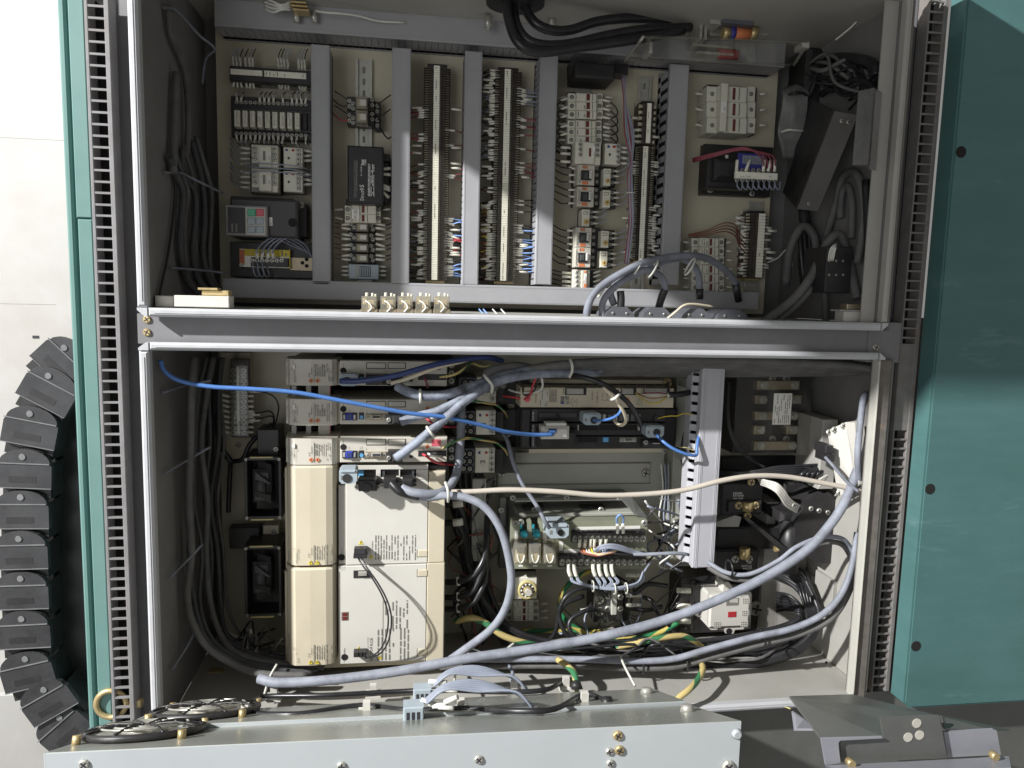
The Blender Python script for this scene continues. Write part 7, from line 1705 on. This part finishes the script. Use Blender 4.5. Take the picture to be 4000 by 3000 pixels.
t = TH('earth_stud', 'steel earth stud with lug on the bay floor at the right', 'stud', P('T', 550, 290, .2)); PT(t, 'stud', MB().cyl(P('T', 548, 300, .21), (0, 1, 0), .009, .018, 10), M['ivory']); PT(t, 'nut', MB().cyl(P('T', 548, 278, .21), (0, 1, 0), .007, .012, 6), M['steel']); PT(t, 'lug', MB().tube([P('T', 535, 272, .21), P('T', 430, 275, .23)], .0055, 8), M['sleeve'])
# pale elbow tubes and black tape by the tilted box
Ge = 'cream elbow tubes'
for k in range(4):
    c('elbow_tube', ('topmost', 'second', 'third', 'lowest')[k] + ' of the cream tubes bending past the upper power contactor', 'L', [(800+8*k, 1150+16*k, .15), (870+4*k, 1170+16*k, .18), (960-4*k, 1195+20*k, .20), (1020-8*k, 1250+20*k, .20), (1075-10*k, 1330+18*k, .19), (1180-8*k, 1400+18*k, .17)], 26, M['ivory'], 'tube', 8, Ge)
for k in range(5):
    c('taped_cable', ('topmost', 'second', 'third', 'fourth', 'lowest')[k] + ' black cable of the taped bundle crossing right of the pale duct', 'L', [(470, 1080+14*k, .12), (620, 1095+12*k, .15), (800, 1080+14*k, .17), (950, 1050+16*k, .18), (1100, 1040+18*k, .185), (1280, 1030+22*k, .19), (1420, 1020+30*k, .19)], 24, M['blackc'], 'cable', 8, 'taped bundle')
for k in range(3):
    c('taped_cable', ('upper', 'middle', 'lower')[k] + ' black cable curving down right of the pale duct to the taped bundle', 'L', [(545+6*k, 300, .10), (530+8*k, 500, .11), (540+10*k, 700, .12), (600+14*k, 860, .13), (720+14*k, 980, .14), (860, 1050+6*k, .15)], 18, M['blackc'], 'cable', 8, 'cables falling to the taped bundle')
for k in range(4):
    c('taped_cable', ('first', 'second', 'third', 'fourth')[k] + ' stubby black sleeve under the taped bundle', 'L', [(1120+45*k, 1180, .18), (1180+45*k, 1110, .20), (1260+40*k, 1060, .19)], 40, M['blackc'], 'sleeve', 8, 'black sleeves')
c('tie_end', 'white tie loop under the tilted box', 'L', [(1300, 1190, .22), (1340, 1150, .235), (1400, 1120, .235), (1380, 1160, .23), (1320, 1220, .22)], 12, M['tie'], 'cable tie', 6)
for k, pts in enumerate((((985, 1450, .22), (982, 1470, .30), (984, 1495, .34)), ((1340, 1418, .27), (1352, 1445, .31), (1372, 1482, .35)), ((1110, 1390, .20), (1098, 1400, .21), (1088, 1412, .21)))):
    c('tie_end', ('pale tie end standing under the large drive', 'long white tie end slanting over the bay floor', 'white tie end on the black floor cables')[k], 'Z', pts, 6, M['tie'], 'cable tie', 6)
c('frayed_wire', 'knot of thin dark wires hanging to the fan door', 'Z', [(1100, 1438, .24), (1108, 1455, .30), (1104, 1470, .33), (1110, 1490, .36)], 8, M['greyw'], 'wire', 6)
for k in range(3):
    c('mesh_wire', ('left', 'middle', 'right')[k] + ' thin wire hanging behind the pale duct', 'Z', [(1428+8*k, 1000, .05), (1432+6*k, 1060, .06), (1424+10*k, 1120, .06), (1440+6*k, 1180, .06), (1435, 1230, .07)], 4, M['greyw' if k else 'whitew'], 'wire', 6)

for k in range(6):
    c('power_cable', ('first', 'second', 'third', 'fourth', 'fifth', 'sixth')[k] + ' black cable of the bundle curving down right of the big contactor', 'M',
      [(960, 700+32*k, .12), (1060, 720+26*k, .15), (1150, 790+18*k, .17+.006*k), (1215-6*k, 900+8*k, .19), (1230-8*k, 1010, .20), (1190-12*k, 1120, .20), (1080-16*k, 1210, .20), (920-18*k, 1270, .19)], 34, M['blackc'], n=8, group='black bundle right of the big contactor')
for k in range(5):
    c('power_cable', ('first', 'second', 'third', 'fourth', 'fifth')[k] + ' black cable dropping from the black housing past the corner bracket', 'M',
      [(1110+30*k, 560, .12), (1150+28*k, 660, .16), (1190+22*k, 780, .18), (1230+14*k, 900, .19), (1240+10*k, 1030, .19)], 30, M['blackc'], n=8, group='black cables by the corner bracket')

tr = random.Random(21)
for nm, lab, x0, x1, y0, y1, n_, d0, d1, cols in (
    ('wire_tangle', 'fine dark wires tangled round the power terminal block', 1190, 1470, 1235, 1400, 11, .05, .11, ('blackc', 'blackc', 'greyw', 'greydark')),
    ('wire_tangle', 'fine dark wires crowding the gap right of the large drives', 968, 1075, 1010, 1400, 18, .03, .11, ('blackc', 'blackc', 'brownw', 'greydark')),
    ('wire_tangle', 'fine wires fanning between the relay board and the pale duct', 1390, 1505, 1060, 1260, 9, .05, .14, ('blackc', 'greyw', 'whitew', 'greydark')),
    ('wire_tangle', 'fine dark wires lying on the floor cables of the lower bay', 1000, 1700, 1375, 1432, 10, .16, .24, ('blackc', 'greydark')),
    ('wire_tangle', 'fine dark wires by the lower left earth bar', 470, 610, 1340, 1430, 10, .08, .16, ('blackc', 'greydark', 'beige'))):
    t = TH(nm, lab, 'wire tangle', P('Z', (x0+x1)/2, y1, d0), 'tangles of fine wires')
    for i in range(n_):
        wx, wy = x1-x0, y1-y0
        if wx > wy: pts = [(x0+wx*min(1, max(0, f+tr.uniform(-.1, .1))), y0+wy*tr.random(), tr.uniform(d0, d1)) for f in np.linspace(tr.uniform(0, .4), tr.uniform(.6, 1), 5)]
        else: pts = [(x0+wx*tr.random(), y0+wy*min(1, max(0, f+tr.uniform(-.1, .1))), tr.uniform(d0, d1)) for f in np.linspace(tr.uniform(0, .4), tr.uniform(.6, 1), 5)]
        PT(t, 'wire', MB().tube([P('Z', *p) for p in pts], tr.uniform(.0014, .0032), 6, 6), M[tr.choice(cols)])
# ================================================================ fan boxes on the open lower door
def depth_same_u(w, x, y, u):       # depth at which the picture point (x,y) has the measure u
    return DIST - u/(P(w, x, y, 0)[0]/DIST)
def on_plane(w, x, y, A):
    g = P(w, x, y, 0)[1]/DIST
    return P(w, x, y, (g*DIST-A[1]+SL*A[2])/(SL+g))
def up(p, h):                                # raise a point along the plate normal
    n_ = np.array((0, 1, -SL)); n_ = n_/np.linalg.norm(n_)
    return tuple(np.array(p)+n_*h)
def fanbox(label, dfar, fl, fr, bl, br, drop, m_top, fan_c, fan_r, clips, leads, board):
    global SL
    A = P('Z', *br, dfar); FR = P('Z', *fr, depth_same_u('Z', *fr, A[0])); SL = (FR[1]-A[1])/(FR[2]-A[2])
    t = TH('fan_door', label, 'door', A, 'leaning doors with fans')
    FL, FR, BL, BR = on_plane('Z', *fl, A), on_plane('Z', *fr, A), on_plane('Z', *bl, A), on_plane('Z', *br, A)
    PT(t, 'inner_sheet', MB().quad(FL, FR, BR, BL, .002), M[m_top])
    q = lambda p: (p[0], p[1]-drop, p[2]+.002)
    PT(t, 'front_face', MB().quad((FL[0], FL[1]-.0005, FL[2]+.002), q(FL), q(FR), (FR[0], FR[1]-.0005, FR[2]+.002), .002), M['doorwhite'])
    PT(t, 'end_face', MB().quad((FR[0]+.0005, FR[1]-.0005, FR[2]), (FR[0]+.0005, FR[1]-drop, FR[2]), (BR[0]+.0005, BR[1]-drop, BR[2]), (BR[0]+.0005, BR[1]-.0005, BR[2]), .002), M['doorwhite'])
    if FL[1] > -2: PT(t, 'end_face', MB().quad((FL[0]-.003, FL[1]-.0005, FL[2]), (BL[0]-.003, BL[1]-.0005, BL[2]), (BL[0]-.003, BL[1]-drop, BL[2]), (FL[0]-.003, FL[1]-drop, FL[2]), .002), M['doorwhite'])
    nrm = np.array((0, 1, -SL)); nrm /= np.linalg.norm(nrm); axd = np.array((0, SL, 1)); axd /= np.linalg.norm(axd)
    c0 = np.array(on_plane('Z', *fan_c, A)); R_ = mm('Z', fan_r, c0[2])
    f = PT(t, 'fan_ring', MB().ring(tuple(c0+nrm*.006), R_, .005, 36, 8, tuple(nrm)), M['blackp'])
    PT(f, 'fan_bowl', MB().cyl(tuple(c0+nrm*.001), tuple(nrm), R_*.97, .003, 36), M['steel'])
    PT(f, 'hub', MB().cyl(tuple(c0+nrm*.004), tuple(nrm), R_*.4, .007, 24), M['steel'])
    for k in range(3): PT(f, 'guard_ring', MB().ring(tuple(c0+nrm*.014), R_*(.3+.22*k), .0016, 32, 6, tuple(nrm)), M['steel'])
    for k in range(8):
        a = 2*math.pi*k/8+.2
        e1 = np.array((math.cos(a), 0, 0))+axd*math.sin(a)
        PT(f, 'guard_rib', MB().tube([tuple(c0+nrm*.014+e1*R_*.1), tuple(c0+nrm*.016+e1*R_*.6), tuple(c0+nrm*.010+e1*R_*1.02)], .0018, 6, 3), M['blackp'])
    for sx, sd in ((-1, -1), (1, -1), (1, 1), (-1, 1)):
        p = c0+np.array((1, 0, 0))*sx*R_*.86+axd*sd*R_*.80
        PT(f, 'corner_screw', MB().cyl(tuple(p), tuple(nrm), .006, .012, 8), M['brass'])
    for x, y in clips:
        p = np.array(on_plane('Z', x, y, A))
        k_ = PT(t, 'cable_clip', MB().box(p[0]-.014, p[0]+.014, p[1]+.001, p[1]+.006, p[2]-.014, p[2]+.014), M['ivory'])
        PT(k_, 'clip_tongue', MB().box(p[0]-.006, p[0]+.006, p[1]+.006, p[1]+.024, p[2]-.005, p[2]+.005), M['ivory'])
    pts = [up(on_plane('Z', x, y, A), h) for x, y, h in leads]
    PT(t, 'fan_lead', MB().tube(pts, .0045, 8, 7), M['blackc'])
    if leads: PT(t, 'grommet', MB().cyl(up(on_plane('Z', leads[0][0], leads[0][1], A), 0), tuple(nrm), .012, .012, 12, .007), M['blackp']); PT(t, 'grommet', MB().cyl(up(on_plane('Z', leads[-1][0], leads[-1][1], A), 0), tuple(nrm), .013, .014, 12, .008), M['blackp'])
    p = np.array(on_plane('Z', *board, A))
    b = PT(t, 'terminal_plug', MB().box(p[0]-.016, p[0]+.016, p[1]+.001, p[1]+.026, p[2]-.012, p[2]+.012, .002), M['hood'])
    for k in range(3): PT(b, 'plug_slot', MB().box(p[0]-.011+.008*k, p[0]-.006+.008*k, p[1]+.006, p[1]+.018, p[2]+.012, p[2]+.0125), M['ink'])
    for k in range(5):
        o_ = np.array((p[0]+.012+.009*k, p[1]+.02+.012*random.random(), p[2]-.008+.005*k))
        PT(b, 'crimp_sleeve', MB().cyl(tuple(o_), (.8, .5*random.uniform(-.6, 1), .3), .0042, .024, 8), M['whitew'])
    for k in range(6):
        o_ = np.array((p[0]+.02, p[1]+.028, p[2]+.003*k-.008))
        PT(b, 'lead_wire', MB().tube([tuple(o_), tuple(o_+np.array((.03, .022, 0))), tuple(o_+np.array((.08, .026-.002*k, 0))), tuple(o_+np.array((.14, .004+.002*k, .003))), tuple(o_+np.array((.17, -.018, .004)))], .0022, 6, 5), M['greyw'])
    for x, y in ((FR[0]-.04, 0),):
        p2 = np.array(FR)*.35+np.array(BR)*.65-np.array((.03, 0, 0))
        PT(t, 'screw_boss', MB().cyl(tuple(p2), tuple(nrm), .012, .010, 14, .008), M['steel'])
    return t, FL, FR
f1, FL1, FR1 = fanbox('rear leaning door with a guarded fan under the lower bay', .40, (256, 1572), (1480, 1514), (326, 1541), (1409, 1487), .012, 'doormetal', (445, 1541), 108, ((592, 1510), (806, 1504), (1110, 1497), (1222, 1488)),
    ((549, 1524, .008), (572, 1514, .008), (700, 1512, .008), (850, 1504, .008), (950, 1503, .01), (1090, 1505, .008), (1180, 1500, .008), (1222, 1484, .012), (1245, 1488, .006)), (912, 1512))
f2, FL2, FR2 = fanbox('front leaning door with a guarded fan at the bottom of the picture', FR1[2]+.012, (99, 1626), (1600, 1557), (250, 1578), (1491, 1523), .40, 'doormetal', (312, 1587), 118, ((530, 1550), (792, 1544), (995, 1540), (1262, 1524)),
    ((480, 1562, .008), (505, 1552, .008), (640, 1554, .008), (780, 1540, .012), (880, 1545, .008), (1010, 1542, .008), (1120, 1548, .008), (1200, 1543, .008), (1265, 1518, .014), (1312, 1524, .006)), (893, 1553))
def face_d(w, x, y):                # depth of the front face under a picture point
    d_ = FR2[2]
    for _ in range(8):
        u_ = P(w, x, y, d_)[0]; d_ = FL2[2]+(u_-FL2[0])/(FR2[0]-FL2[0])*(FR2[2]-FL2[2])+.0024
    return d_
for x, y, m_, k in ((1334, 1588, 'b', 2.2), (1338, 1620, 'b', 2.2), (1316, 1623, 's', 1.8), (1318, 1648, 's', 1.8), (1034, 1640, 's', 2.0), (738, 1654, 's', 2.0), (182, 1650, 's', 2.2), (1572, 1655, 's', 3)):
    screw(f2, 'Z', x, y, face_d('Z', x, y), k*.72, SCREWB if m_ == 'b' else SCREW)
PT(f2, 'corner_weld', MB().cyl(P('S', 1965, 735, face_d('S', 1965, 735)), (0, 0, 1), .008, .005, 14, .005), M['doorwhite'])
# dark apron below the cabinet
ONE('apron', 'dark smooth apron sheet under the lower lip', 'panel', MB().box(uL0+.6, uR1+.6, vC0-.7, vC0-.01, .10, .30), M['bracketd'])
# bracket at the lower right
t = TH('sheet_bracket', 'folded grey sheet metal bracket at the lower right corner', 'bracket', P('T', 1300, 850, .5))
Qd = lambda w, pts: [P(w, x, y, d) for x, y, d in pts]
PT(t, 'upper_fold', MB().quad(*Qd('T', ((370, 342, .46), (620, 672, .56), (1105, 660, .56), (1080, 512, .50))), .003), M['bracketd'])
PT(t, 'rear_fold', MB().quad(*Qd('T', ((370, 340, .459), (1080, 511, .499), (1545, 494, .48), (860, 325, .42))), .003), M['bracketd'])
PT(t, 'front_plate', MB().prism([P('T', x, y, .56)[:2] for x, y in ((770, 690), (1110, 664), (1085, 512), (1548, 495), (1608, 828), (772, 862))], .556, .560), M['bracketd'])
PT(t, 'pale_leg', MB().prism([P('T', x, y, .57)[:2] for x, y in ((620, 676), (1100, 662), (1100, 672), (770, 690), (752, 708), (772, 866), (655, 884))], .566, .570), M['bracket'])
PT(t, 'rear_leg', MB().quad(*Qd('T', ((385, 460, .46), (405, 612, .46), (560, 612, .5), (470, 520, .5))), .003), M['bracket'])
PT(t, 'side_flange', MB().prism([P('T', x, y, .55)[:2] for x, y in ((1582, 622), (1970, 600), (1998, 612), (2032, 800), (1612, 822))], .546, .55), M['bracket'])
PT(t, 'far_flange', MB().quad(*Qd('T', ((1550, 498, .52), (2100, 610, .44), (2000, 615, .54), (1582, 600, .55))), .003), M['bracketd'])
PT(t, 'base_strip', MB().quad(*Qd('T', ((650, 886, .575), (660, 960, .62), (2110, 900, .62), (2092, 812, .565))), .003), M['bracket'])
for x, y, dd in ((1368, 552, .5602), (1300, 662, .5602), (1390, 645, .5602)): PT(t, 'weld_spot', MB().cyl(P('T', x, y, dd), (0, 0, 1), .0085, .001, 16), M['servo'])
for x, y in ((832, 845), (1955, 790), (1960, 855)): PT(t, 'bolt', MB().cyl(P('T', x, y, .575), (0, 0, 1), .007, .012, 8), M['brass'])
